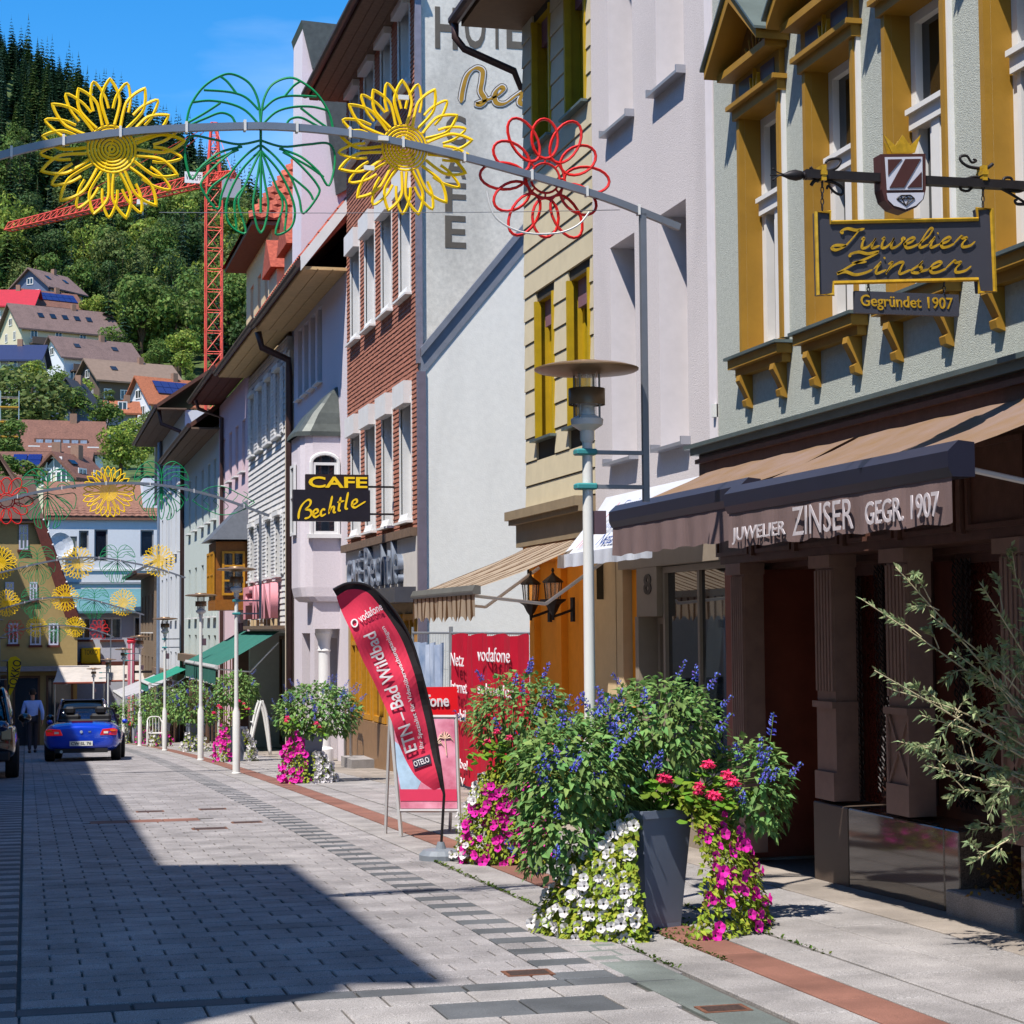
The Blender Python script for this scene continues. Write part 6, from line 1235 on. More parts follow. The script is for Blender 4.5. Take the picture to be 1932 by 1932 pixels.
def curtain(q, c, ang, wid, top, bot, n, rr, L_=.035, w=.013, m=0, thick=.09, rad=.24, flare=.2):
    """trailing foliage hanging over one side of the planter, wider at the foot"""
    out = []
    for k in range(n):
        f = rr.random()**.85; z = top+(bot-top)*f; a = ang+rr.uniform(-.5, .5)*wid*(.65+.5*f); r_ = rad+flare*sin(min(1, f*1.6)*pi/2)*.6+flare*.5*f+rr.uniform(-thick, thick)*.6; d = Vector((cos(a), sin(a), 0)); p = Vector(c)+d*r_+Vector((0, 0, z))
        g_ = (d*.5+Vector((rr.gauss(0, .6), rr.gauss(0, .6), rr.gauss(0, .5)-.3))).normalized(); nn = (d+Vector((0, 0, .6))); nn = (nn-g_*nn.dot(g_)).normalized(); leaf(q, p, g_, nn, L_*rr.uniform(.7, 1.4), w*rr.uniform(.8, 1.3), m); out.append((p, d, f))
    return out
def planter(x, y, label, sal, curts, gers, spikes, seed, lod=1, H=.72, rot=.35, w=.44, flare=.2):
    """planter box, salvia masses sal=(dx,dy,z,rx,ry,rz,n), trailing curtains, geranium heads; flowers are single parts"""
    rr = random.Random(seed); t = thing('flower_planter', label, 'planter', (x, y, g(y)), 'tall grey flower planters along the pavement'); B0 = Vector((x, y, g(y)))
    q = MB(); a = w/2; bt = w*.36
    ring = lambda r, z: [B0+Vector((r*cos(rot+pi/4+k*pi/2)*1.3, r*sin(rot+pi/4+k*pi/2)*1.3, z)) for k in range(4)]
    P = [ring(bt, -.01), ring(bt, .03), ring(a, H), ring(a*1.06, H), ring(a*1.06, H+.05), ring(a*.96, H+.05), ring(a*.94, H-.02)]
    for i in range(len(P)-1):
        for k in range(4): q.poly([P[i][k], P[i][(k+1) % 4], P[i+1][(k+1) % 4], P[i+1][k]])
    q.build('box', PLT, t); q = MB(); q.poly(ring(a*.94, H)); q.build('soil', SOIL, t)
    q = MB(); st = MB(); tops = []
    for dx, dy, z, rx, ry, rz, n in sal: bush(q, B0+Vector((dx, dy, z)), (rx, ry, rz), int(n*lod), rr, L_=(.064 if lod == 1 else .075)/(lod**.4), w=(.0185 if lod == 1 else .023)/(lod**.4), stem=st, base=B0+Vector((0, 0, H)))
    if q.v: o = q.build('salvia_foliage', SAL, t, fix=False); o['kind'] = 'stuff'
    if st.v: o = st.build('salvia_stems', STM, t, fix=False); o['kind'] = 'stuff'
    for k in range(spikes):
        dx, dy, z, rx, ry, rz, n = sal[rr.randrange(len(sal))]; d = Vector((rr.gauss(0, 1), rr.gauss(0, 1)-.5, rr.gauss(.5, .8))).normalized(); p = Vector((dx+d.x*rx, dy+d.y*ry, z+d.z*rz)); o = link('salvia_spike', SPK[rr.randrange(3)], t, p); tl = Vector((d.x*.8+rr.gauss(0, .2), d.y*.8+rr.gauss(0, .2), .8)).normalized(); o.rotation_euler = tl.to_track_quat('Z', 'Y').to_euler(); k_ = rr.uniform(.7, 1.15); o.scale = (k_,)*3
    q = MB()
    for kind, ang, wid, top, bot, n, nf in curts:
        pts = curtain(q, B0, ang, wid, top, bot, int(n*lod), rr, L_=.04/(lod**.4), w=.015/(lod**.4), flare=flare)
        for p, d, f in rr.sample(pts, min(len(pts), nf)):
            if kind == 'm' and f < .25 and rr.random() < .7: continue
            o = link('petunia', PETW if kind == 'w' else PETM, t, p-B0+d*.045); dd = (d+Vector((rr.gauss(0, .35), rr.gauss(0, .35)-.3, rr.uniform(-.1, .6)))).normalized(); o.rotation_euler = dd.to_track_quat('Z', 'Y').to_euler(); k_ = rr.uniform(.75, 1.2)*(1 if lod == 1 else 1.25); o.scale = (k_,)*3
    if q.v: o = q.build('trailing_foliage', [LIM, DRY], t, fix=False); o['kind'] = 'stuff'
    q = MB()
    for dx, dy, z in gers:
        for k in range(int(26*lod)):
            a_ = rr.uniform(0, 6.28); p = B0+Vector((dx+rr.gauss(0, .09), dy+rr.gauss(0, .09), z-.06+rr.gauss(0, .05))); nn = Vector((rr.gauss(0, .4), rr.gauss(0, .4)-.4, 1)).normalized(); aa = nn.orthogonal().normalized(); bb = nn.cross(aa); r_ = .035*rr.uniform(.7, 1.3)
            q.add([p+(aa*cos(j*pi/4)+bb*sin(j*pi/4))*r_*(1 if j % 2 else .85)+nn*.006*(j % 2) for j in range(8)], [tuple(range(8))])
        for k in range(2): o = link('geranium_bloom', GERF, t, Vector((dx+rr.uniform(-.08, .08), dy-.05+rr.uniform(-.08, .03), z+.02+rr.uniform(-.03, .05)))); k_ = rr.uniform(.75, 1.15); o.scale = (k_,)*3
    if q.v: o = q.build('geranium_foliage', GER, t, fix=False); o['kind'] = 'stuff'
    return t
W, M_P = -pi*.78, -pi*.28
planter(3.98, 12.05, 'largest planter, white petunias trailing left and magenta ones right, by the jeweller shop', [(-.5, 0, 1.0, .44, .36, .38, 2000), (-.6, -.05, .64, .32, .28, .36, 1100), (.14, .15, 1.24, .44, .36, .38, 1700), (.78, .1, .84, .26, .24, .36, 900), (-.2, .2, 1.14, .34, .32, .3, 600)], [('w', -2.5, 1.1, .74, .01, 2600, 150), ('w', -2.95, .8, .42, .0, 800, 40), ('m', -.55, 1.7, .9, .02, 2700, 130)], [(.3, -.2, .98), (.05, -.18, .95), (.45, -.1, .9), (.18, -.28, .88), (.36, -.25, .82)], 66, 5, flare=.46)
planter(4.22, 16.7, 'planter beside the red feather flag, covered in magenta petunias', [(.12, .1, 1.25, .5, .42, .42, 1600), (.45, .1, .8, .3, .3, .35, 500)], [('m', -1.9, 1.9, .9, .02, 2100, 170), ('w', -2.9, .7, .8, .05, 500, 40)], [(-.15, -.25, 1.08), (.15, -.25, 1.0), (.3, -.2, .95), (-.3, -.1, 1.0)], 34, 6)
planter(4.5, 31.5, 'planter with magenta petunias left and a mass of white ones right, near the oriel house', [(.2, .1, 1.12, .72, .5, .5, 3000)], [('m', -2.3, 1.3, .85, .02, 900, 90), ('w', -.95, 1.1, .5, .0, 800, 110)], [(-.35, -.3, 1.0), (.1, -.45, .9)], 40, 7, lod=.7)
planter(4.5, 42.8, 'planter topped with pink geraniums under a bright green shrub', [(.05, .1, 1.55, .5, .42, .42, 1800)], [('m', -2.4, 1.1, .95, .0, 600, 60), ('w', -.6, .9, .7, .0, 500, 60)], [(-.3, -.3, 1.15), (0, -.35, 1.12), (.3, -.3, 1.12), (-.5, -.1, 1.05), (.15, -.3, 1.25)], 6, 8, lod=.6)
planter(4.55, 53.5, 'planter with dense blue salvia beside the fourth lamp post', [(0, 0, 1.25, .75, .6, .7, 2200)], [('w', -1.6, 2.2, .6, 0, 400, 40)], [], 40, 9, lod=.55)
planter(4.4, 64.5, 'planter with tall green salvia beyond the white bistro chair', [(0, 0, 1.3, .8, .6, .7, 2000)], [('m', -1.4, 1.2, .7, 0, 300, 30), ('w', -2.6, .9, .6, 0, 250, 25)], [(.1, -.3, 1)], 20, 10, lod=.5)
planter(4.3, 75, 'far planter of green shrubs between the fifth and sixth lamp posts', [(0, 0, 1.2, .9, .7, .7, 1800)], [('m', -1.5, 1.3, .7, 0, 250, 26)], [(0, -.3, 1)], 14, 12, lod=.5)
planter(4.1, 84, 'farthest planter of green shrubs before the white awnings', [(0, 0, 1.2, .9, .7, .7, 900)], [('w', -1.5, 1.3, .7, 0, 250, 20)], [], 8, 13, lod=.45)
# weeds in the joints round the near planter
q = MB(); rr = random.Random(9)
for x0, y0, y1, n in ((3.555, 10.3, 17, 500), (4.56, 10.5, 14, 160), (4.1, 11.4, 12.6, 260), (3.92, 10.4, 13, 120)):
    for k in range(n):
        y_ = rr.uniform(y0, y1); a = rr.uniform(0, 6.28); L_ = rr.uniform(.012, .045); p = Vector((x0+rr.gauss(0, .012 if n != 260 else .16), y_, g(y_))); d = Vector((cos(a)*.8, sin(a)*.8, rr.uniform(.3, 1))).normalized(); leaf(q, p, d, d.orthogonal().normalized(), L_, L_*.22)
o = q.build('weeds', leafmat('weed', '#5a7028', .3), fix=False); tag(o, 'small weeds and moss growing in the pavement joints', 'weeds', kind='stuff')
# olive bush at the right edge
ob = thing('olive_bush', 'slender olive bush with narrow leaves in front of the dark shop front', 'bush', (6.35, 10.3, g(10.3))); OLB = PM('olive_bark', '#b3a888', var=.2, rough=.9); OLL = leafmat('olive_leaf', '#93a276', .3); rr = random.Random(33); wq = MB(); lq = MB()
def twig(pts, r0, leaves, L_=.062):
    Q = cr(pts, 7); wq.tube(Q, [r0*(1-.75*i/len(Q)) for i in range(len(Q))], 5); n = len(Q)
    for k in range(leaves):
        f = rr.uniform(.3, 1)**.8; i = min(n-2, int(f*(n-1))); p = Q[i].lerp(Q[i+1], rr.random()); d = (Q[i+1]-Q[i]).normalized(); s = Vector((rr.gauss(0, 1), rr.gauss(0, 1), rr.gauss(0, 1))); s = (s-d*s.dot(d)).normalized(); g_ = (d*.75+s*.75+Vector((0, 0, .1))).normalized(); nn = g_.orthogonal().normalized(); nn.rotate(Matrix.Rotation(rr.uniform(0, 6.28), 3, g_)); leaf(lq, p, g_, nn, L_*rr.uniform(.6, 1.25), L_*.17, fold=.3)
for u, v in ((1625, 1130), (1690, 1070), (1755, 1160), (1650, 1265), (1680, 1300), (1740, 1350), (1700, 1400), (1750, 1445), (1790, 1490), (1830, 1565), (1830, 1630), (1900, 1045), (1850, 1100), (1930, 1150), (1880, 1230), (1800, 1230), (1860, 1340), (1905, 1400), (1790, 1425), (1960, 1300), (1960, 1500), (1990, 1100), (1870, 1480)):
    Y_ = 10.3+rr.uniform(-.35, .3); A = onY(2070, 1640+rr.uniform(-20, 30), 10.3); e = onY(u, v, Y_); B_ = onY(2040+rr.uniform(-30, 30), 1500+(v-1300)*.25, 10.3); m1 = B_.lerp(e, .5)+Vector((0, 0, rr.uniform(.02, .12))); twig([A, B_, m1, e], .011, 60)
    for k in range(4):
        f = rr.uniform(.3, .9); s0 = B_.lerp(e, f)+Vector((0, 0, .06*sin(pi*f))); d = (e-B_).normalized(); s1 = s0+d*rr.uniform(.06, .16)+Vector((rr.gauss(0, .07), rr.gauss(0, .07), rr.gauss(.02, .1))); twig([s0, s0.lerp(s1, .5)+Vector((0, 0, .02)), s1], .0045, 20)
wq.build('branches', OLB, ob, smooth=True); o = lq.build('foliage', OLL, ob, fix=False); o['kind'] = 'stuff'
q = MB(); q.box(5.98, 6.7, 9.95, 10.75, g(10.3)-.05, g(10.3)+.62); q.build('granite_trough', GRN, ob, bevel=.01)
q = MB(); q.tube([(6.35, 10.3, g(10.3)+.55), (6.33, 10.3, .85)], [.035, .02], 7); q.build('trunk', OLB, ob)
ms = MB(); rr = random.Random(4)
for k in range(700): p = Vector((6.45+rr.gauss(0, .16), 11.35+rr.gauss(0, .18), g(11.4)+.16+abs(rr.gauss(0, .12)))); d = Vector((rr.gauss(0, 1), rr.gauss(0, 1), rr.gauss(.3, 1))).normalized(); leaf(ms, p, d, d.orthogonal().normalized(), .04, .012)
tag(ms.build('dry_moss', DRY, fix=False), 'clump of dry brown moss in the shop entrance', 'moss', kind='stuff')
# ================================================================ signs, flag, fence
S0 = FY(10.2)
def z2(x, y): return 1357.5+x*.2973, y*.2973
js = thing('jeweller_sign', 'dark slate hanging sign with golden script on a wrought iron arm', 'sign', (6.1, 10.2, 4.7))
SLG = PM('sign_slate', '#3d3d46', var=.06, rough=.5); MAR = PM('maroon_enamel', '#4a2a28', var=.08, rough=.4)
def zp(x, y, o=0): return S0.p(*S0.px(*z2(x, y), o), o)
OUT = [(612, 1345), (702, 1345), (702, 1412), (1640, 1392), (1632, 1325), (1726, 1325), (1748, 1850), (1648, 1856), (1640, 1772), (722, 1795), (722, 1868), (626, 1872)]
q = MB(); q.prism([zp(*p) for p in OUT], (0, .05, 0)); q.build('main_panel', SLG, js)
q = MB(); q.tube([zp(*p, .005) for p in OUT], .013, 5, closed=True); q.build('gold_border', GOLD, js)
GL = {  # pen strokes in an upright box: x-height 0..1, ascender 1.9
 'u': ([(0, .85), (.1, 1), (.12, .4), (.2, .05), (.4, .15), (.58, .6), (.65, 1), (.6, .4), (.68, .05), (.95, .3)],), 'n': ([(0, .8), (.12, 1), (.1, .5), (.06, 0), (.15, .5), (.38, .95), (.55, .95), (.55, .5), (.56, .1), (.66, 0), (.95, .35)],),
 'w': ([(0, .85), (.1, 1), (.1, .4), (.18, .05), (.35, .15), (.52, .6), (.56, 1), (.54, .4), (.62, .05), (.8, .15), (.98, .6), (.95, .98), (1.1, .85)],), 'e': ([(0, .35), (.3, .55), (.42, .85), (.3, 1), (.12, .75), (.08, .35), (.22, .03), (.45, .1), (.7, .4)],), 'l': ([(0, .3), (.35, 1.1), (.42, 1.75), (.3, 1.85), (.18, 1.3), (.1, .4), (.2, .03), (.5, .35)],), 'i': ([(0, .4), (.18, 1), (.12, .4), (.2, .03), (.5, .35)], [(.22, 1.35), (.27, 1.42)]),
 'r': ([(0, .4), (.2, 1.05), (.3, .9), (.5, .92), (.4, .4), (.48, .05), (.8, .2), (.95, .6)],), 's': ([(0, .2), (.3, .8), (.35, 1.05), (.28, .7), (.42, .4), (.35, .05), (.12, .08), (.1, .22)], [(.35, .1), (.7, .35)]), 'J': ([(.25, 1.5), (.1, 1.7), (.35, 1.95), (.8, 1.8), (1.15, 1.95)], [(.95, 1.9), (.8, 1.2), (.55, .3), (.2, -.1), (-.05, .1), (.1, .35), (.6, .3)]),
 'Z': ([(.25, 1.5), (.2, 1.75), (.5, 1.95), (.85, 1.8), (1.25, 1.95), (1.0, 1.5), (.5, .9), (.15, .3), (.0, .05), (.3, .2), (.7, -.05), (1.05, .1), (1.3, .4)], [(.4, 1.0), (.95, 1.08)])}
GLYW = {'u': .95, 'n': .95, 'w': 1.1, 'e': .68, 'l': .5, 'i': .5, 'r': .9, 's': .68, 'J': 1.2, 'Z': 1.35}
def script(word, x0, x1, yb, xh, name='gold_script'):
    tot = sum(GLYW[c] for c in word); k = (x1-x0)/tot; x = x0; q = MB()
    for c in word:
        for st in GL[c]: nib(S0, [z2(x+(px+.18*py)*k, yb-py*xh-(x-x0)*.012) for px, py in st], .021, .007, .9, q, .006, .004, n=6)
        x += GLYW[c]*k
    q.build(name, GOLD, js)
script('Juwelier', 715, 1600, 1580, 66); script('Zinser', 745, 1570, 1740, 72)
(a, t0), (c, t1) = S0.px(1614, 590), S0.px(1809, 556); q = MB(); q.fbox(S0, a, c, t0, t1, -.03, 0); q.build('date_panel', SLG, js); pxtext(S0, 'Gegründet 1907', 1624, 584, 1797, 562, .002, GOLD, js, .004, bold=.01)
def chain(x, y0, y1):
    n = max(3, int((y1-y0)/34)); 
    for k in range(n):
        c = zp(x, y0+(y1-y0)*(k+.5)/n); hh = (y1-y0)/n*.2973/327*.62; q = MB(); q.tube([c+(Vector((.009*cos(t*pi/4), 0, hh*sin(t*pi/4))) if k % 2 else Vector((0, .009*cos(t*pi/4), hh*sin(t*pi/4)))) for t in range(8)], .0035, 5, closed=True); q.build('chain_link', IRON, js)
chain(652, 1150, 1335); chain(1672, 1130, 1318); chain(945, 1800, 1872); chain(1425, 1790, 1868)
(xa, za), (xb, zb_) = S0.px(*z2(545, 1107)), S0.px(*z2(2150, 1085)); q = MB(); q.box(xa, 6.1, 10.2-.02, 10.24, za-.022, za+.028); q.build('arm', IRON, js)
q = MB(); P = [zp(330, 1107), zp(400, 1107), zp(425, 1107), zp(450, 1107), zp(490, 1107), zp(525, 1107), zp(540, 1107), zp(556, 1107)]; q.tube([p+Vector((0, .02, 0)) for p in P], [.004, .006, .014, .026, .034, .026, .016, .03], 10)
for sgn in (1, -1): q.tube([zp(410, 1107), zp(370, 1107+sgn*12), zp(345, 1107+sgn*32)], .004, 5); q.ball(zp(343, 1107+sgn*34), .008, n=6, k=4)
smooth_angle(q.build('finial', IRON, js), 50)
for st in ([(585, 1055), (610, 1078), (690, 1080), (750, 1060), (778, 1020), (760, 1000), (700, 1010), (682, 1030)], [(590, 1170), (620, 1140), (700, 1145), (760, 1165), (795, 1200), (780, 1230), (740, 1215), (700, 1175), (690, 1195)], [(1745, 1035), (1700, 1062), (1600, 1055), (1545, 1020), (1540, 990), (1580, 985), (1610, 1025), (1640, 1015), (1620, 1005)], [(1700, 1125), (1620, 1120), (1550, 1150), (1540, 1195), (1590, 1205), (1630, 1160), (1600, 1150)], [(1690, 1115), (1780, 1180), (1850, 1220), (1932, 1270), (2050, 1350), (2150, 1430)], [(1960, 1190), (1900, 1210), (1820, 1190), (1815, 1130), (1860, 1125), (1870, 1165), (1845, 1160)], [(1950, 1290), (1900, 1290), (1885, 1270), (1900, 1262)]):
    Q = cr([zp(*p)+Vector((0, .02, 0)) for p in st], 6); q = MB(); q.tube(Q, [.011-.004*i/len(Q) for i in range(len(Q))], 6); q.build('scroll', IRON, js, smooth=True)
for x in (652, 1672): c = zp(x, 1102); q = MB(); q.box(c.x-.014, c.x+.014, 10.17, 10.25, c.z-.045, c.z+.045); q.box(c.x-.018, c.x+.018, 10.165, 10.255, c.z-.012, c.z+.012); q.build('gold_collar', GOLD, js)
SHD = [(1022, 978), (1308, 975), (1310, 1200), (1295, 1265), (1250, 1315), (1180, 1345), (1100, 1320), (1050, 1270), (1030, 1200)]
q = MB(); q.prism([zp(*p, .03) for p in SHD], (0, .1, 0)); q.build('shield', MAR, js)
q = MB(); q.prism([zp(*p, .033) for p in ((1048, 998), (1286, 995), (1288, 1205), (1062, 1207))], (0, -.003, 0)); q.prism([zp(*p, .033) for p in ((1060, 1226), (1298, 1222), (1288, 1265), (1245, 1305), (1180, 1328), (1105, 1305), (1068, 1268))], (0, -.003, 0)); q.build('shield_field', PM('pale_enamel', '#c6c6d2', var=.03, rough=.35), js)
q = MB(); q.prism([zp(*p, .037) for p in ((1068, 1012), (1158, 1010), (1070, 1115))], (0, -.003, 0)); q.prism([zp(*p, .037) for p in ((1178, 1010), (1278, 1008), (1172, 1190), (1078, 1192))], (0, -.003, 0)); q.prism([zp(*p, .037) for p in ((1192, 1190), (1283, 1188), (1282, 1090))], (0, -.003, 0)); q.build('letter_mark', MAR, js)
q = MB()
for a_, b_ in (((1125, 1262), (1150, 1240)), ((1150, 1240), (1212, 1238)), ((1212, 1238), (1238, 1260)), ((1238, 1260), (1183, 1305)), ((1183, 1305), (1125, 1262)), ((1125, 1262), (1238, 1260)), ((1150, 1240), (1160, 1262)), ((1160, 1262), (1183, 1305)), ((1212, 1238), (1203, 1260)), ((1203, 1260), (1183, 1305)), ((1160, 1262), (1182, 1240)), ((1182, 1240), (1203, 1260))): q.tube([zp(*a_, .038), zp(*b_, .038)], .0035, 4)
q.build('diamond_mark', IRON, js)
q = MB(); q.prism([zp(*p, .02) for p in ((1095, 972), (1040, 852), (1118, 925), (1162, 855), (1212, 925), (1278, 855), (1240, 970))], (0, .006, 0)); q.prism([p+Vector((0, .07, 0)) for p in [zp(*p, .02) for p in ((1100, 972), (1075, 880), (1135, 930), (1165, 875), (1195, 930), (1245, 885), (1235, 970))]], (0, .006, 0)); q.build('crown', GOLD, js)
# ---------------------------------------------------------------- red feather flag
FL = FY(17.0); fl = thing('feather_flag', 'tall red and black feather flag with white lettering on a curved pole', 'flag', onG(832, 1622)); RED = PM('flag_red', '#ec3a5a', var=.1, rough=.8, scale=5, transl=.25); BLK = PM('flag_black', '#241d20', var=.1, rough=.8, transl=.1); WTX = PM('flag_white', '#e2dadd', var=.03, rough=.8)
EDG = cr([(628, 1113), (655, 1101), (690, 1104), (722, 1128), (752, 1165), (778, 1216), (801, 1297), (816, 1362), (828, 1434), (837, 1500)], 6); INN = cr([(636, 1125), (660, 1112), (690, 1116), (713, 1139), (740, 1175), (765, 1222), (788, 1298), (804, 1363), (818, 1436), (830, 1486)], 6); LFT = cr([(636, 1128), (646, 1155), (660, 1188), (683, 1243), (697, 1270), (714, 1304), (736, 1356), (750, 1398), (782, 1462), (818, 1491)], 6)
def fz(u, v, o=0): s, t = FL.px(u, v); return FL.p(s, t, o+.02*sin(u*.05+v*.02)+.012*sin(v*.07))
q = MB(); n = len(EDG)
for i in range(n-1): q.poly([fz(*EDG[i], .01), fz(*EDG[i+1], .01), fz(*INN[i+1]), fz(*INN[i])])
q.build('pole_sleeve', BLK, fl, smooth=True)
q = MB(); K = 10
for i in range(n-1):
    for k in range(K):
        A = lambda i_, k_: fz(*INN[i_].lerp(LFT[i_], k_/K)); q.poly([A(i, k), A(i+1, k), A(i+1, k+1), A(i, k+1)])
q.build('cloth', RED, fl, smooth=True)
q = MB(); Q = [FL.p(*FL.px(*p), .02) for p in EDG]; q.tube([fl.location+Vector((0, 0, .08))]+[Q[-1]]+Q[::-1][1:], .013, 6); q.build('pole', IRON, fl)
def path_text(txt, path, h, mat, flip=False, name='lettering', bold=.01, off=.035):
    """letters set one after the other along a pixel path on the cloth"""
    Pm = [Vector(FL.px(*p)) for p in cr(path, 10)]; me = text_mesh(txt, 1, .2, 0, bold, 'LEFT'); xs = [v.co.x for v in me.vertices]; ys = [v.co.y for v in me.vertices]; x0, x1, y0, y1 = min(xs), max(xs), min(ys), max(ys)
    L_ = [0]
    for a, c in zip(Pm, Pm[1:]): L_.append(L_[-1]+(c-a).length)
    for v in me.vertices:
        s = (v.co.x-x0)/(x1-x0)*L_[-1]; i = max(0, min(len(Pm)-2, next((k for k in range(len(L_)-1) if L_[k+1] >= s), len(Pm)-2))); d = (Pm[i+1]-Pm[i]).normalized(); p = Pm[i]+d*(s-L_[i]); nn = Vector((-d.y, d.x)); p = p+nn*(v.co.y-y0)/(y1-y0)*h
        c_ = MROT.transposed() @ (FL.p(p.x, p.y)-CAM); u_, v_ = CPX+FPX*c_.x/c_.z, CPX-FPX*c_.y/c_.z; v.co = FL.p(p.x, p.y, off*.3+.012+.02*sin(u_*.05+v_*.02)+.012*sin(v_*.07)+v.co.z*.004)-wloc(fl)
    me.materials.clear(); me.materials.append(mat); link(name, me, fl)
path_text('vodafone', ((680, 1175), (700, 1162), (722, 1150)), .075, WTX)
q = MB(); c_ = (668, 1176); q.tube([fz(c_[0]+5.5*cos(t*pi/7), c_[1]+7*sin(t*pi/7), .012) for t in range(14)], .009, 5, closed=True); q.build('emblem', WTX, fl)
path_text('ETN – Bad Wildbad', ((788, 1414), (776, 1376), (763, 1337), (744, 1283), (722, 1228), (706, 1190)), .12, WTX, bold=.015)
path_text('Ihr Spezialist für Videoüberwachungsanlagen', ((802, 1411), (795, 1375), (783, 1334), (764, 1266), (742, 1212), (726, 1180)), .05, WTX)
q = MB(); q.prism([fz(*p, .01) for p in ((778, 1434), (811, 1423), (813, 1440), (781, 1451))], (0, -.004, 0)); q.build('brand_patch', PM('patch_navy', '#3a3144', var=.05), fl); path_text('OTELO', ((782, 1447), (796, 1442), (810, 1437)), .05, WTX)
q = MB(); P = fl.location; q.lathe([(.2, 0), (.2, .05), (.16, .09), (.05, .1), (.03, .16)], P, 16); q.build('base_weight', PM('base_grey', '#767c84', var=.1, rough=.5), fl)
# ---------------------------------------------------------------- A-board with poster
AB = FY(19.6); ab = thing('a_board', 'white framed A-board with pink palm poster and red header', 'sign board', onG(757, 1577)); AL = PM('board_alu', '#c4c2c2', var=.04, rough=.35, metal=.3)
def ap(u, v, o=0): s, t = AB.px(u, v); zb = ab.location.z; return AB.p(s, t, o-(t-zb)*.16)
q = MB()
for A, B_ in (((744, 1352), (757, 1577)), ((868, 1350), (868, 1570))): 
    (s0_, t0), (s1_, t1) = AB.px(*A), AB.px(*B_); q.tube([ap(*A), ap(*B_)], .022, 4)
for v in (1354, 1530): q.tube([ap(746 if v < 1400 else 755, v), ap(868, v)], .02, 4)
q.build('front_frame', AL, ab)
q = MB(); q.tube([ap(744, 1354)+Vector((0, .05, 0)), Vector((ap(744, 1560).x, 20.1, g(20.1)))], .018, 4); q.tube([ap(868, 1354)+Vector((0, .05, 0)), Vector((ap(868, 1560).x, 20.1, g(20.1)))], .018, 4); q.build('rear_frame', AL, ab)
PST = PM('poster_pink', '#d0607e', var=.25, rough=.4, scale=3, c2='#e0a0b4'); q = MB(); q.poly([ap(748, 1358, .012), ap(864, 1358, .012), ap(864, 1526, .012), ap(757, 1526, .012)]); q.build('poster', PST, ab)
q = MB(); q.poly([ap(756, 1490, .016), ap(864, 1490, .016), ap(864, 1512, .016), ap(757, 1512, .016)]); q.build('poster_band', PM('poster_rose', '#d2355a', var=.05), ab)
q = MB(); q.poly([ap(750, 1400, .014), ap(772, 1420, .014), ap(800, 1470, .014), ap(790, 1490, .014), ap(760, 1500, .014), ap(752, 1450, .014)]); q.build('poster_splash', PM('poster_sky', '#a9c4dc', var=.2, scale=8), ab)
q = MB()
for cx, cy, r_ in ((845, 1395, 16), (829, 1405, 13)):
    q.tube([ap(cx, cy, .02), ap(cx+2, cy+32, .02)], .006, 4)
    for k in range(7): a_ = pi*k/6; q.tube([ap(cx, cy, .02), ap(cx+r_*.6*cos(a_), cy-r_*.7*sin(a_)-2, .02), ap(cx+r_*cos(a_), cy-r_*.5*sin(a_)+5, .02)], [.006, .008, .002], 4)
q.build('palm_print', PM('palm_pale', '#d9b9a4', var=.1), ab)
q = MB(); q.prism([ap(752, 1298, .0), ap(872, 1297, .0), ap(872, 1352, .0), ap(752, 1353, .0)], (0, .02, 0)); q.build('header_panel', PM('header_red', '#d00f18', var=.04, rough=.4), ab)
me = None; AH = Fr(ap(800, 1330, .004)-Vector((0, 0, 0)), (1, 0, 0), (0, -1, 0)); sc_ = (ap(856, 1330)-ap(800, 1330)).x; text_on(AH, 'vodafone', -sc_*.62, -.03, .012, sc_*1.6, .13, WTX, ab, bold=.02)
# ---------------------------------------------------------------- site fence and banners
FE = FX(6.45); GAL = PM('galvanised', '#a7a9ad', var=.08, rough=.4, metal=.6)
def panel(s0, s1, label):
    t = thing('site_fence_panel', label, 'fence', (6.45, (s0+s1)/2, g((s0+s1)/2)), 'mesh fence panels closing the empty lot'); z0, z1 = g((s0+s1)/2)+.12, 1.62
    for s in (s0, s1): q = MB(); q.tube([FE.p(s, z0-.1, 0), FE.p(s, z1+.1, 0)], .022, 6); q.build('post', GAL, t)
    for z in (z0, z1): q = MB(); q.tube([FE.p(s0, z, 0), FE.p(s1, z, 0)], .018, 6); q.build('rail', GAL, t)
    q = MB(); n = int((s1-s0)/.12)
    for k in range(1, n): q.tube([FE.p(s0+(s1-s0)*k/n, z0, 0), FE.p(s0+(s1-s0)*k/n, z1, 0)], .003, 3, cap=False)
    for k in range(1, 8): z = z0+(z1-z0)*k/8; q.tube([FE.p(s0, z, 0), FE.p(s1, z, 0)], .003, 3, cap=False)
    o = q.build('wire_mesh', GAL, t); o['kind'] = 'stuff'
    for s in (s0, s1): q = MB(); q.box(6.2, 6.7, s-.1, s+.1, g(s), g(s)+.13); q.build('foot_block', PM('concrete', '#8e8b86', var=.1), t)
panel(23.3, 23.95, 'short mesh fence panel against the corner of the orange wall'); panel(24.05, 29.2, 'mesh fence panel carrying the red banner'); panel(29.3, 32.3, 'mesh fence panel carrying the pale blue banner')
def banner(s0, s1, z0, z1, mat, label, name='banner'):
    t = thing(name, label, 'banner', FE.p(s0, z0, .05)); q = MB(); n = 30
    for i in range(n):
        for j in range(6):
            P = []
            for a, b_ in ((i, j), (i+1, j), (i+1, j+1), (i, j+1)): s = s0+(s1-s0)*a/n; P.append(FE.p(s, z0+(z1-z0)*b_/6+.02*sin(a*.8)*(b_ == 6), .06+.035*sin(a*.9+b_*.3)+.02*sin(a*2.3)))
            q.poly(P)
    q.build('cloth', mat, t, smooth=True); return t
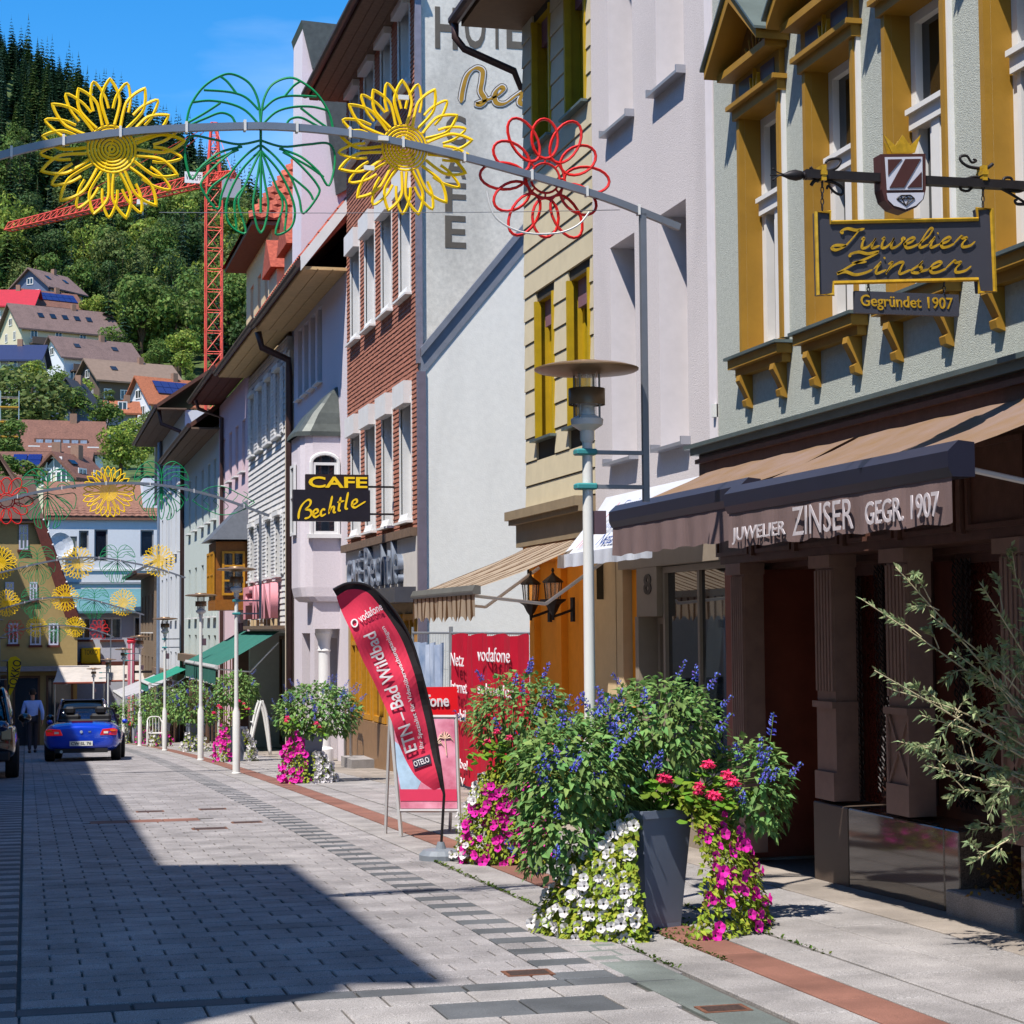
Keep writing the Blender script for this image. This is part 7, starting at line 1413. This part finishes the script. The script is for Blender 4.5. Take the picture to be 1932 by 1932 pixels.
bn = banner(24.1, 29.0, g(26)+.0, 1.6, PM('banner_red', '#c01230', var=.08, rough=.6, scale=3, transl=.2), 'red advertising banner with white lettering on the site fence')
for tx, s, z, w_, h_ in (('vodafone', 26.9, 1.22, 1.9, .2), ('schnelles', 26.9, .75, 2.1, .16), ('Netz', 28.7, 1.12, .9, .2), ('Internet', 28.7, .72, 1.1, .18), ('mobil', 28.7, .3, 1.0, .18), ('Kabel', 28.6, -.4, 1.0, .14), ('TV', 28.3, -.65, .5, .12)): text_on(FE, tx, s, z, .13, w_, h_, WTX, bn, flip=True, ext=.004)
b2 = banner(29.5, 32.1, g(31)+.1, 1.45, PM('banner_blue', '#8ea6cc', var=.3, rough=.6, scale=1.5, transl=.2, c2='#b4bccc'), 'pale blue banner with a sky picture on the site fence'); text_on(FE, 'GETA', 31.9, .15, .13, 1.5, .2, WTX, b2, flip=True, ext=.004)
# ---------------------------------------------------------------- white easel, bistro chair, yellow flag
P = onG(468, 1426); es = thing('easel_stand', 'white folding A-frame stand on the pavement near the green awning', 'stand', P); q = MB(); tp = onY(494, 1322, P.y)
for dx, dy, k in ((0, 0, 0), (.0, .9, 0)): 
    for w_ in (0, .55): q = MB(); q.tube(cr([Vector((P.x+w_*.1+(1.0 if dy else 0)*.55, P.y+w_, g(P.y+w_))), Vector((tp.x+(.12 if dy else -.12), P.y+w_, tp.z-.4)), Vector((tp.x, P.y+w_, tp.z))], 5), .035, 6); q.build('leg', LPW, es, smooth=True)
for z in (.35, .8): q = MB(); q.tube([Vector((P.x+.12*z+.03, P.y, g(P.y)+z)), Vector((P.x+.12*z+.03, P.y+.55, g(P.y)+z))], .02, 5); q.build('crossbar', LPW, es)
P = onG(292, 1409); bc = thing('bistro_chair', 'white bistro armchair beside the fourth lamp post', 'chair', P)
q = MB(); q.box(P.x-.24, P.x+.24, P.y-.22, P.y+.22, P.z+.43, P.z+.46); q.build('seat', LPW, bc)
for dx in (-.24, .24): q = MB(); q.tube(cr([P+Vector((dx, -.24, 0)), P+Vector((dx, -.24, .6)), P+Vector((dx, -.1, .78)), P+Vector((dx, .24, .8)), P+Vector((dx, .26, .4)), P+Vector((dx, .27, 0))], 4), .02, 6); q.build('arm_leg', LPW, bc, smooth=True)
q = MB(); q.tube(cr([P+Vector((-.24, .24, .78)), P+Vector((-.15, .3, .95)), P+Vector((.15, .3, .95)), P+Vector((.24, .24, .78))], 5), .02, 6)
for k in range(4): q.tube([P+Vector((-.15+.1*k, .25, .46)), P+Vector((-.15+.1*k, .3, .93))], .01, 4)
q.build('backrest', LPW, bc)
YF = FY(86); yf = thing('yellow_feather_flag', 'yellow drop-shaped flag beside the ochre house', 'flag', YF.p(YF.px(14, 1300)[0], g(86))); q = MB()
YP = [(14, 1248), (20, 1240), (30, 1238), (38, 1244), (40, 1256), (36, 1275), (28, 1295), (20, 1312), (17, 1312), (15, 1280)]; q.prism([YF.p(*YF.px(*p)) for p in YP], (0, .03, 0)); q.build('cloth', PM('flag_yellow', '#d8b800', var=.06, transl=.2), yf)
q = MB(); q.tube([YF.p(YF.px(16, 1300)[0], g(86)), YF.p(*YF.px(15, 1300)), YF.p(*YF.px(14, 1248))], .03, 6); q.build('pole', IRON, yf)
me = text_mesh('TOKKO', 1, .1, 0, .01, 'LEFT'); xs = [v.co.x for v in me.vertices]; x1 = max(xs); A_, B_ = Vector(YF.px(21, 1302)), Vector(YF.px(32, 1245)); d_ = (B_-A_); nn = Vector((-d_.y, d_.x)).normalized()
for v in me.vertices: p = A_+d_*(v.co.x/x1)+nn*(v.co.y*.5-.2); v.co = YF.p(p.x, p.y, .02+v.co.z*.02)-wloc(yf)
me.materials.clear(); me.materials.append(IRON); link('lettering', me, yf)
# ================================================================ cars and people
TYR = PM('tyre', '#1b1a1b', var=.2, rough=.85); RIM = PM('alloy', '#a9abb0', var=.05, rough=.3, metal=.8); CGL = glassmat('car_glass', '#0d1114', .03, 1.0); LRED = PM('tail_red', '#b01018', var=.1, rough=.15, spec=.8, emit=.25); LWH = PM('lamp_clear', '#e0dccf', var=.05, rough=.1, spec=.8); LOR = PM('lamp_orange', '#d8641a', var=.05, rough=.15, spec=.8); BPL = PM('black_plastic', '#1c1a1c', var=.15, rough=.6)
def paint(n, c): return PM(n, c, var=.03, rough=.22, scale=2, metal=.35, coat=1.0, spec=.6)
def wheel(t, x, y, r, w, side):
    q = MB(); q.lathe([(r*.68, -w/2), (r*.93, -w/2), (r, -w*.36), (r, w*.36), (r*.93, w/2), (r*.68, w/2)], n=24); me = q.mesh('wheel', TYR)
    o = link('wheel', me, t, (x, y, r)); o.rotation_euler = (0, pi/2, 0); smooth_angle(o, 35)
    q = MB(); q.lathe([(r*.68, -.02), (r*.66, .03), (r*.6, 0)], n=24, cap=False)
    for k in range(5): a = 2*pi*k/5; q.prism([(r*.1*cos(a-.6), r*.1*sin(a-.6), .0), (r*.1*cos(a+.6), r*.1*sin(a+.6), .0), (r*.66*cos(a+.13), r*.66*sin(a+.13), .01), (r*.66*cos(a-.13), r*.66*sin(a-.13), .01)], (0, 0, .025))
    q.lathe([(.0, .03), (r*.14, .03), (r*.14, -.02)], n=12, cap=False); ri = link('rim', q.mesh('rim', RIM), o, (0, 0, side*w*.32)); q = MB(); q.lathe([(.001, 0), (r*.66, 0)], n=16, cap=False); link('brake_disc', q.mesh('brake_disc', BPL), o, (0, 0, side*w*.1))
def loft(secs, name, mat, t, sub=1, cap=True):
    """secs: (y, [(x, z) half outline from bottom centre to top centre]); mirrored in x"""
    q = MB(); rings = []
    for y, h in secs:
        full = [(x, y, z) for x, z in h]+[(-x, y, z) for x, z in reversed(h) if x > 1e-6]; rings.append(full)
    n = len(rings[0]); k = len(q.v); q.v = [p for r_ in rings for p in r_]
    for i in range(len(rings)-1):
        for j in range(n): q.f.append((i*n+j, i*n+(j+1) % n, (i+1)*n+(j+1) % n, (i+1)*n+j)); q.m.append(0)
    if cap: q.f.append(tuple(range(n))[::-1]); q.m.append(0); q.f.append(tuple((len(rings)-1)*n+j for j in range(n))); q.m.append(0)
    o = q.build(name, mat, t); 
    if sub: m = o.modifiers.new('s', 'SUBSURF'); m.levels = m.render_levels = sub
    o.data.polygons.foreach_set('use_smooth', [True]*len(o.data.polygons)); return o
def place(t, x, y, rot):
    sl_ = atan2(g(y+2)-g(y), 2); t.matrix_world = Matrix.Translation((x, y, g(y))) @ Matrix.Rotation(radians(rot), 4, 'Z') @ Matrix.Rotation(sl_, 4, 'X')
# --- blue two-seat convertible seen from behind (local +y = forward, origin under the rear bumper)
cb = thing('blue_convertible', 'blue open two-seat convertible driving away down the street', 'car', (0, 0, 0)); CB = paint('car_blue', '#0f3cc0')
def hs(w, zt, zs, zb=.22, fl=.0, crown=.04): return [(0, zb), (w*.82, zb), (w*.95, zb+.06), (w+fl, zb+.22), (w+fl, zs-.12), (w*.97, zs), (w*.86, zt-.01), (w*.5, zt+crown*.6), (0, zt+crown)]
loft([(.0, hs(.68, .74, .68, .34)), (.05, hs(.77, .8, .7, .28)), (.2, hs(.83, .86, .76, .24, .02)), (.55, hs(.84, .9, .8, .2, .06)), (.85, hs(.83, .9, .8, .2, .08)), (1.2, hs(.82, .86, .78, .2, .03)), (2.0, hs(.8, .83, .76, .2)), (2.6, hs(.8, .82, .75, .2)), (3.1, hs(.82, .78, .72, .2, .06)), (3.6, hs(.78, .7, .64, .22)), (3.95, hs(.66, .58, .5, .28))], 'body', CB, cb, 2)
q = MB(); q.box(-.62, .62, 1.15, 2.35, .8, .905); cp = q.build('cockpit', BPL, cb, bevel=.03)
for x in (-.36, .36):
    q = MB(); q.box(x-.25, x+.25, 1.45, 1.65, .7, 1.1); st_ = q.build('seat', PM('black_leather', '#191719', rough=.5), cb, bevel=.06); q = MB(); q.box(x-.13, x+.13, 1.45, 1.56, 1.08, 1.27); q.build('headrest', MATS['black_leather'], st_, bevel=.05)
q = MB()
for s in (-1, 1): q.tube([(s*.72, 2.75, .82), (s*.62, 2.25, 1.2)], .028, 6)
q.tube(cr([(-.62, 2.25, 1.2), (-.3, 2.2, 1.235), (.3, 2.2, 1.235), (.62, 2.25, 1.2)], 4), .028, 6); q.build('windscreen_frame', BPL, cb); q = MB(); q.poly([(-.7, 2.74, .83), (.7, 2.74, .83), (.6, 2.25, 1.2), (-.6, 2.25, 1.2)]); q.build('windscreen', clearglass('car_windscreen', .3, (.5, .6, .6)), cb)
q = MB(); q.box(-.6, .6, .95, 1.3, .9, .965); q.build('folded_hood', BPL, cb, bevel=.03)
for s in (-1, 1):
    q = MB(); q.prism([(s*.42, -.012, .6), (s*.8, .02, .6), (s*.82, .06, .72), (s*.74, .03, .76), (s*.48, -.005, .74)], (0, .16, 0)); tl = q.build('tail_lamp', LRED, cb, bevel=.01); q = MB(); q.box(s*.56-.05, s*.56+.05, -.018, .02, .64, .69); q.build('reverse_lens', LWH, tl); q = MB(); q.box(s*.72-.06, s*.72+.06, -.012, .05, .69, .73); q.build('indicator_lens', LOR, tl)
    q = MB(); q.ball((s*.9, 2.4, .9), .075, .05, .055, n=10, k=6); q.build('mirror', CB, cb, smooth=True)
    for y in (.75, 3.15): wheel(cb, s*.76, y, .31, .22, s)
q = MB(); q.box(-.24, .24, .28, .34, .905, .935); q.build('brake_light', PM('brake_dark', '#5a1030', rough=.2), cb)
PF = Fr((0, -.02, 0), (1, 0, 0), (0, -1, 0)); q = MB(); q.fbox(PF, -.26, .26, .36, .47, 0, .015); q.build('number_plate', PM('plate_white', '#d4d4cc', var=.03, rough=.4), cb); text_on(PF, 'CW·SL 76', -.23, .38, .016, .46, .07, BPL, cb, ext=.002, bold=.02)
q = MB(); q.lathe([(.001, .012), (.032, .012), (.036, 0)], n=14, cap=False); o = q.build('roundel', PM('roundel', '#b9c0d0', rough=.3, metal=.4), cb); o.rotation_euler = (pi/2, 0, 0); o.location = (0, -.005, .68)
q = MB(); q.box(.16, .22, -.008, .01, .67, .7); q.build('model_badge', RIM, cb)
q = MB(); q.box(-.6, .6, .02, .1, .2, .3); q.build('rear_valance', BPL, cb); q = MB(); q.tube([(-.45, -.03, .23), (-.45, .3, .23)], .035, 8); q.build('exhaust', RIM, cb)
place(cb, 1.26, 45.6, -5)
# --- closed cars
def closed_car(label, mat, x, y, rot, W=.9, L_=4.4, H=1.62, name='parked_car', suv=True):
    t = thing(name, label, 'car', (0, 0, 0)); b0 = .3 if suv else .22; bl = H*.6
    lo = lambda w, zt, zb: [(0, zb), (w*.85, zb), (w, zb+.12), (w, zt*.7), (w*.97, zt-.05), (w*.88, zt), (0, zt+.02)]
    loft([(0, lo(W*.86, bl*.9, b0+.15)), (.12, lo(W*.95, bl, b0)), (.8, lo(W, bl, b0-.05)), (2.2, lo(W, bl, b0-.05)), (3.2, lo(W, bl*.98, b0-.05)), (3.9, lo(W*.95, bl*.88, b0)), (L_, lo(W*.8, bl*.72, b0+.12))], 'body', mat, t, 2)
    ca = lambda w, zt: [(0, bl-.05), (w*.95, bl-.05), (w*.88, (bl+zt)/2), (w*.78, zt-.05), (w*.62, zt), (0, zt+.02)]
    loft([(.1, ca(W*.9, bl+.06)), (.35, ca(W*.96, H*.93)), (.8, ca(W, H)), (1.9, ca(W, H)), (2.5, ca(W*.97, H*.95)), (3.25, ca(W*.9, bl+.04))], 'greenhouse', CGL, t, 2)
    q = MB()
    for s in (-1, 1): q.tube(cr([(s*W*.84, .1, bl), (s*W*.72, .4, H*.95), (s*W*.68, .9, H+.005), (s*W*.68, 2.0, H+.005), (s*W*.74, 2.6, H*.93), (s*W*.84, 3.3, bl)], 5), .04, 6)
    q.build('roof_rails', mat, t); q = MB(); q.box(-W*.66, W*.66, .55, 2.3, H-.02, H+.025); q.build('roof_panel', mat, t, bevel=.02)
    for s in (-1, 1):
        q = MB(); q.ball((s*(W+.12), 2.75, bl+.1), .13, .08, .09, n=10, k=6); q.build('mirror', mat, t, smooth=True); q = MB(); q.box(s*W*.78-.1, s*W*.78+.1, -.02, .08, bl*.72, bl*.95); q.build('tail_lamp', PM('tail_dark', '#4a0a0e', rough=.15, spec=.8), t, bevel=.015)
        for yy in (.8, 3.5): wheel(t, s*(W-.1), yy, .34, .24, s)
    F_ = Fr((0, -.005, 0), (1, 0, 0), (0, -1, 0)); q = MB(); q.fbox(F_, -.26, .26, .62, .73, 0, .03); q.build('number_plate', MATS['plate_white'], t); q = MB(); q.box(-W*.85, W*.85, -.03, .12, b0+.02, b0+.2); q.build('rear_bumper', BPL, t, bevel=.03)
    place(t, x, y, rot); return t
closed_car('black off-road car parked on the shaded side', paint('car_black', '#0c0d12'), -1.03, 35.8, 0)
closed_car('dark blue car parked on the shaded side in front of the black one', paint('car_navy', '#10204a'), -1.4, 29.6, 0, H=1.5, suv=False)
closed_car('dark plum hatchback driving ahead of the blue convertible', paint('car_plum', '#231a24'), 1.62, 57.5, -2, W=.86, L_=4.0, H=1.5, name='hatchback', suv=False)
# ---------------------------------------------------------------- people
SKN = PM('skin', '#b98468', var=.08, rough=.6); HAIR = PM('dark_hair', '#2c211c', var=.2, rough=.8)
def limb(parts, mats, name, t, sub=2):
    """one skinned surface: parts = list of chains [(pos, radius)], chains share their first point with an earlier vertex"""
    me = bpy.data.meshes.new(name); V, E, Rd = [], [], []; idx = {}
    for ch in parts:
        prev = None
        for p, r in ch:
            k = tuple(round(c, 4) for c in p)
            if k not in idx: idx[k] = len(V); V.append(p); Rd.append(r)
            if prev is not None: E.append((prev, idx[k]))
            prev = idx[k]
    me.from_pydata(V, E, []); o = link(name, me, t); m = o.modifiers.new('k', 'SKIN')
    for i, v in enumerate(me.skin_vertices[0].data): r = Rd[i]; v.radius = r if isinstance(r, tuple) else (r, r); v.use_root = i == 0
    s = o.modifiers.new('s', 'SUBSURF'); s.levels = s.render_levels = sub; m.use_smooth_shade = True
    me.materials.append(mats); return o
def person(label, x, y, rot, shirt, trouser, h=1.76, stride=.18, group=None, sit=False, hair=HAIR):
    t = thing('person', label, 'person', (0, 0, 0), group); k = h/1.76
    S = lambda *p: tuple(c*k for c in p)
    hip = .95 if not sit else .5
    def leg(s, f):
        if sit: return [(S(s*.09, 0, hip), .1*k), (S(s*.12, .42, hip+.02), .075*k), (S(s*.12, .44, .1), .05*k)]
        return [(S(s*.08, 0, hip), .1*k), (S(s*.09, f*.5+.05, .5), .072*k), (S(s*.09, f-.08, .09), .048*k)]
    A = [(S(0, 0, hip), (.15*k, .11*k))]; lg = limb([[A[0]]+leg(1, stride), [A[0]]+leg(-1, -stride)], trouser, 'trousers', t)
    up_ = hip+.52
    limb([[(S(0, 0, hip-.04), (.16*k, .115*k)), (S(0, -.01, hip+.2), (.155*k, .11*k)), (S(0, 0, hip+.42), (.18*k, .11*k)), (S(0, .0, up_), (.1*k, .08*k))], [(S(0, 0, hip+.42), (.18*k, .11*k)), (S(.2, 0, up_-.06), .075*k), (S(.27, -.05-stride*.3, up_-.34), .058*k), (S(.27, .06-stride*.3, up_-.56), .046*k)], [(S(0, 0, hip+.42), (.18*k, .11*k)), (S(-.2, 0, up_-.06), .075*k), (S(-.27, -.02+stride*.2, up_-.34), .058*k), (S(-.26, .1+stride*.2, up_-.56), .046*k)]], shirt, 'shirt', t)
    bd = limb([[(S(0, .0, up_-.02), .06*k), (S(0, .01, up_+.08), .055*k), (S(0, .02, up_+.16), (.07*k, .085*k)), (S(0, .015, up_+.25), (.078*k, .1*k)), (S(0, .0, up_+.31), (.05*k, .07*k))]], SKN, 'head', t)
    q = MB(); c = Vector(S(0, -.008, up_+.235)); q.ball(c, .088*k, .108*k, .115*k, n=14, k=10); 
    q.v = [(x_, min(y_, c.y+.045*k), max(z_, c.z-.07*k)) if y_ > c.y+.03*k and z_ < c.z+.03*k else (x_, y_, max(z_, c.z-.08*k)) for x_, y_, z_ in q.v]; q.build('hair', hair, t, smooth=True)
    q = MB()
    for s in (-1, 1): q.ball(Vector(S(s*.085, .01, up_+.2)), .014*k, .025*k, .035*k, n=8, k=5)
    q.ball(Vector(S(0, .118, up_+.2)), .014*k, .02*k, .025*k, n=8, k=5); q.build('ears_nose', SKN, t, smooth=True)['kind'] = 'stuff'
    for s, dy in ((1, .06-stride*.3), (-1, .1+stride*.2)):
        w_ = Vector(S(s*.265, dy, up_-.56)); ch = [[(tuple(w_+Vector((0, 0, .03*k))), .034*k), (tuple(w_+Vector((0, .01, -.05*k))), (.03*k, .04*k)), (tuple(w_+Vector((0, .015, -.1*k))), (.022*k, .04*k))]]
        for j in range(4): b0 = w_+Vector((0, .015+(j-1.5)*.019*k, -.1*k)); ch.append([ch[0][2], (tuple(b0+Vector((-s*.002, 0, -.012*k))), .01*k), (tuple(b0+Vector((-s*.012, 0, -(.045+.008*(j in (1, 2)))*k))), .009*k), (tuple(b0+Vector((-s*.03, 0, -(.07+.01*(j in (1, 2)))*k))), .007*k)])
        ch.append([ch[0][1], (tuple(w_+Vector((-s*.01, .045*k, -.065*k))), .011*k), (tuple(w_+Vector((-s*.02, .055*k, -.1*k))), .009*k)]); limb(ch, SKN, 'hand', t, 1)
    for s, f in ((1, stride), (-1, -stride)):
        q = MB(); fy = (f-.08 if not sit else .44)*k; fx = s*(.09 if not sit else .12)*k; q.ball((fx, fy+.06*k, .045*k), .048*k, .14*k, .05*k, n=10, k=6); q.v = [(a, b_, max(c_, .0)) for a, b_, c_ in q.v]; q.build('shoe', PM('shoe', '#4a3a34', rough=.6), t, smooth=True)
    t.matrix_world = Matrix.Translation((x, y, g(y))) @ Matrix.Rotation(radians(rot), 4, 'Z'); return t
def cloth(n, c): return PM(n, c, var=.1, rough=.85, scale=12, bump=.1)
person('man in light blue shirt and dark trousers walking away beside the convertible', .2, 57, 4, cloth('shirt_blue', '#9db9ff'), cloth('trousers_dark', '#2f2d36'), 1.8, .17)
for k, (u, Y_, ro, c1, c2, lb, st) in enumerate(((178, 101, 160, '#c9c5d8', '#2c2c38', 'person in pale top standing under the white awning', False), (206, 100, 30, '#46465c', '#232329', 'person in dark jacket under the white awning', False), (172, 98, 90, '#cfc9d2', '#3a3a44', 'seated guest in white shirt at the far café tables', True), (232, 97, 200, '#5a5a62', '#2a2a30', 'seated guest in grey top behind the far lamp posts', True), (190, 96, -60, '#7a6a5c', '#30303a', 'seated guest in brown top at the far café tables', True))):
    P = onY(u, 1380, Y_); person(lb, P.x, Y_, ro, cloth('top_%d' % k, c1), cloth('legs_%d' % k, c2), 1.7, .05, 'guests at the far café', st)
    if st:
        c_ = thing('cafe_chair', 'dark café chair under the '+['', '', 'white-shirted', 'grey-topped', 'brown-topped'][k]+' guest', 'chair', (P.x, Y_, g(Y_))); z = g(Y_)
        q = MB(); q.box(P.x-.22, P.x+.22, Y_-.22, Y_+.22, z+.38, z+.42); q.build('seat', BPL, c_)
        for dx in (-.2, .2):
            for dy in (-.2, .2): q = MB(); q.tube([(P.x+dx, Y_+dy, z), (P.x+dx, Y_+dy, z+.4)], .016, 5); q.build('leg', BPL, c_)
        q = MB(); a = radians(ro); bx, by = P.x+.22*sin(a), Y_-.22*cos(a); q.box(bx-.2, bx+.2, by-.02, by+.02, z+.45, z+.85); q.build('backrest', BPL, c_)
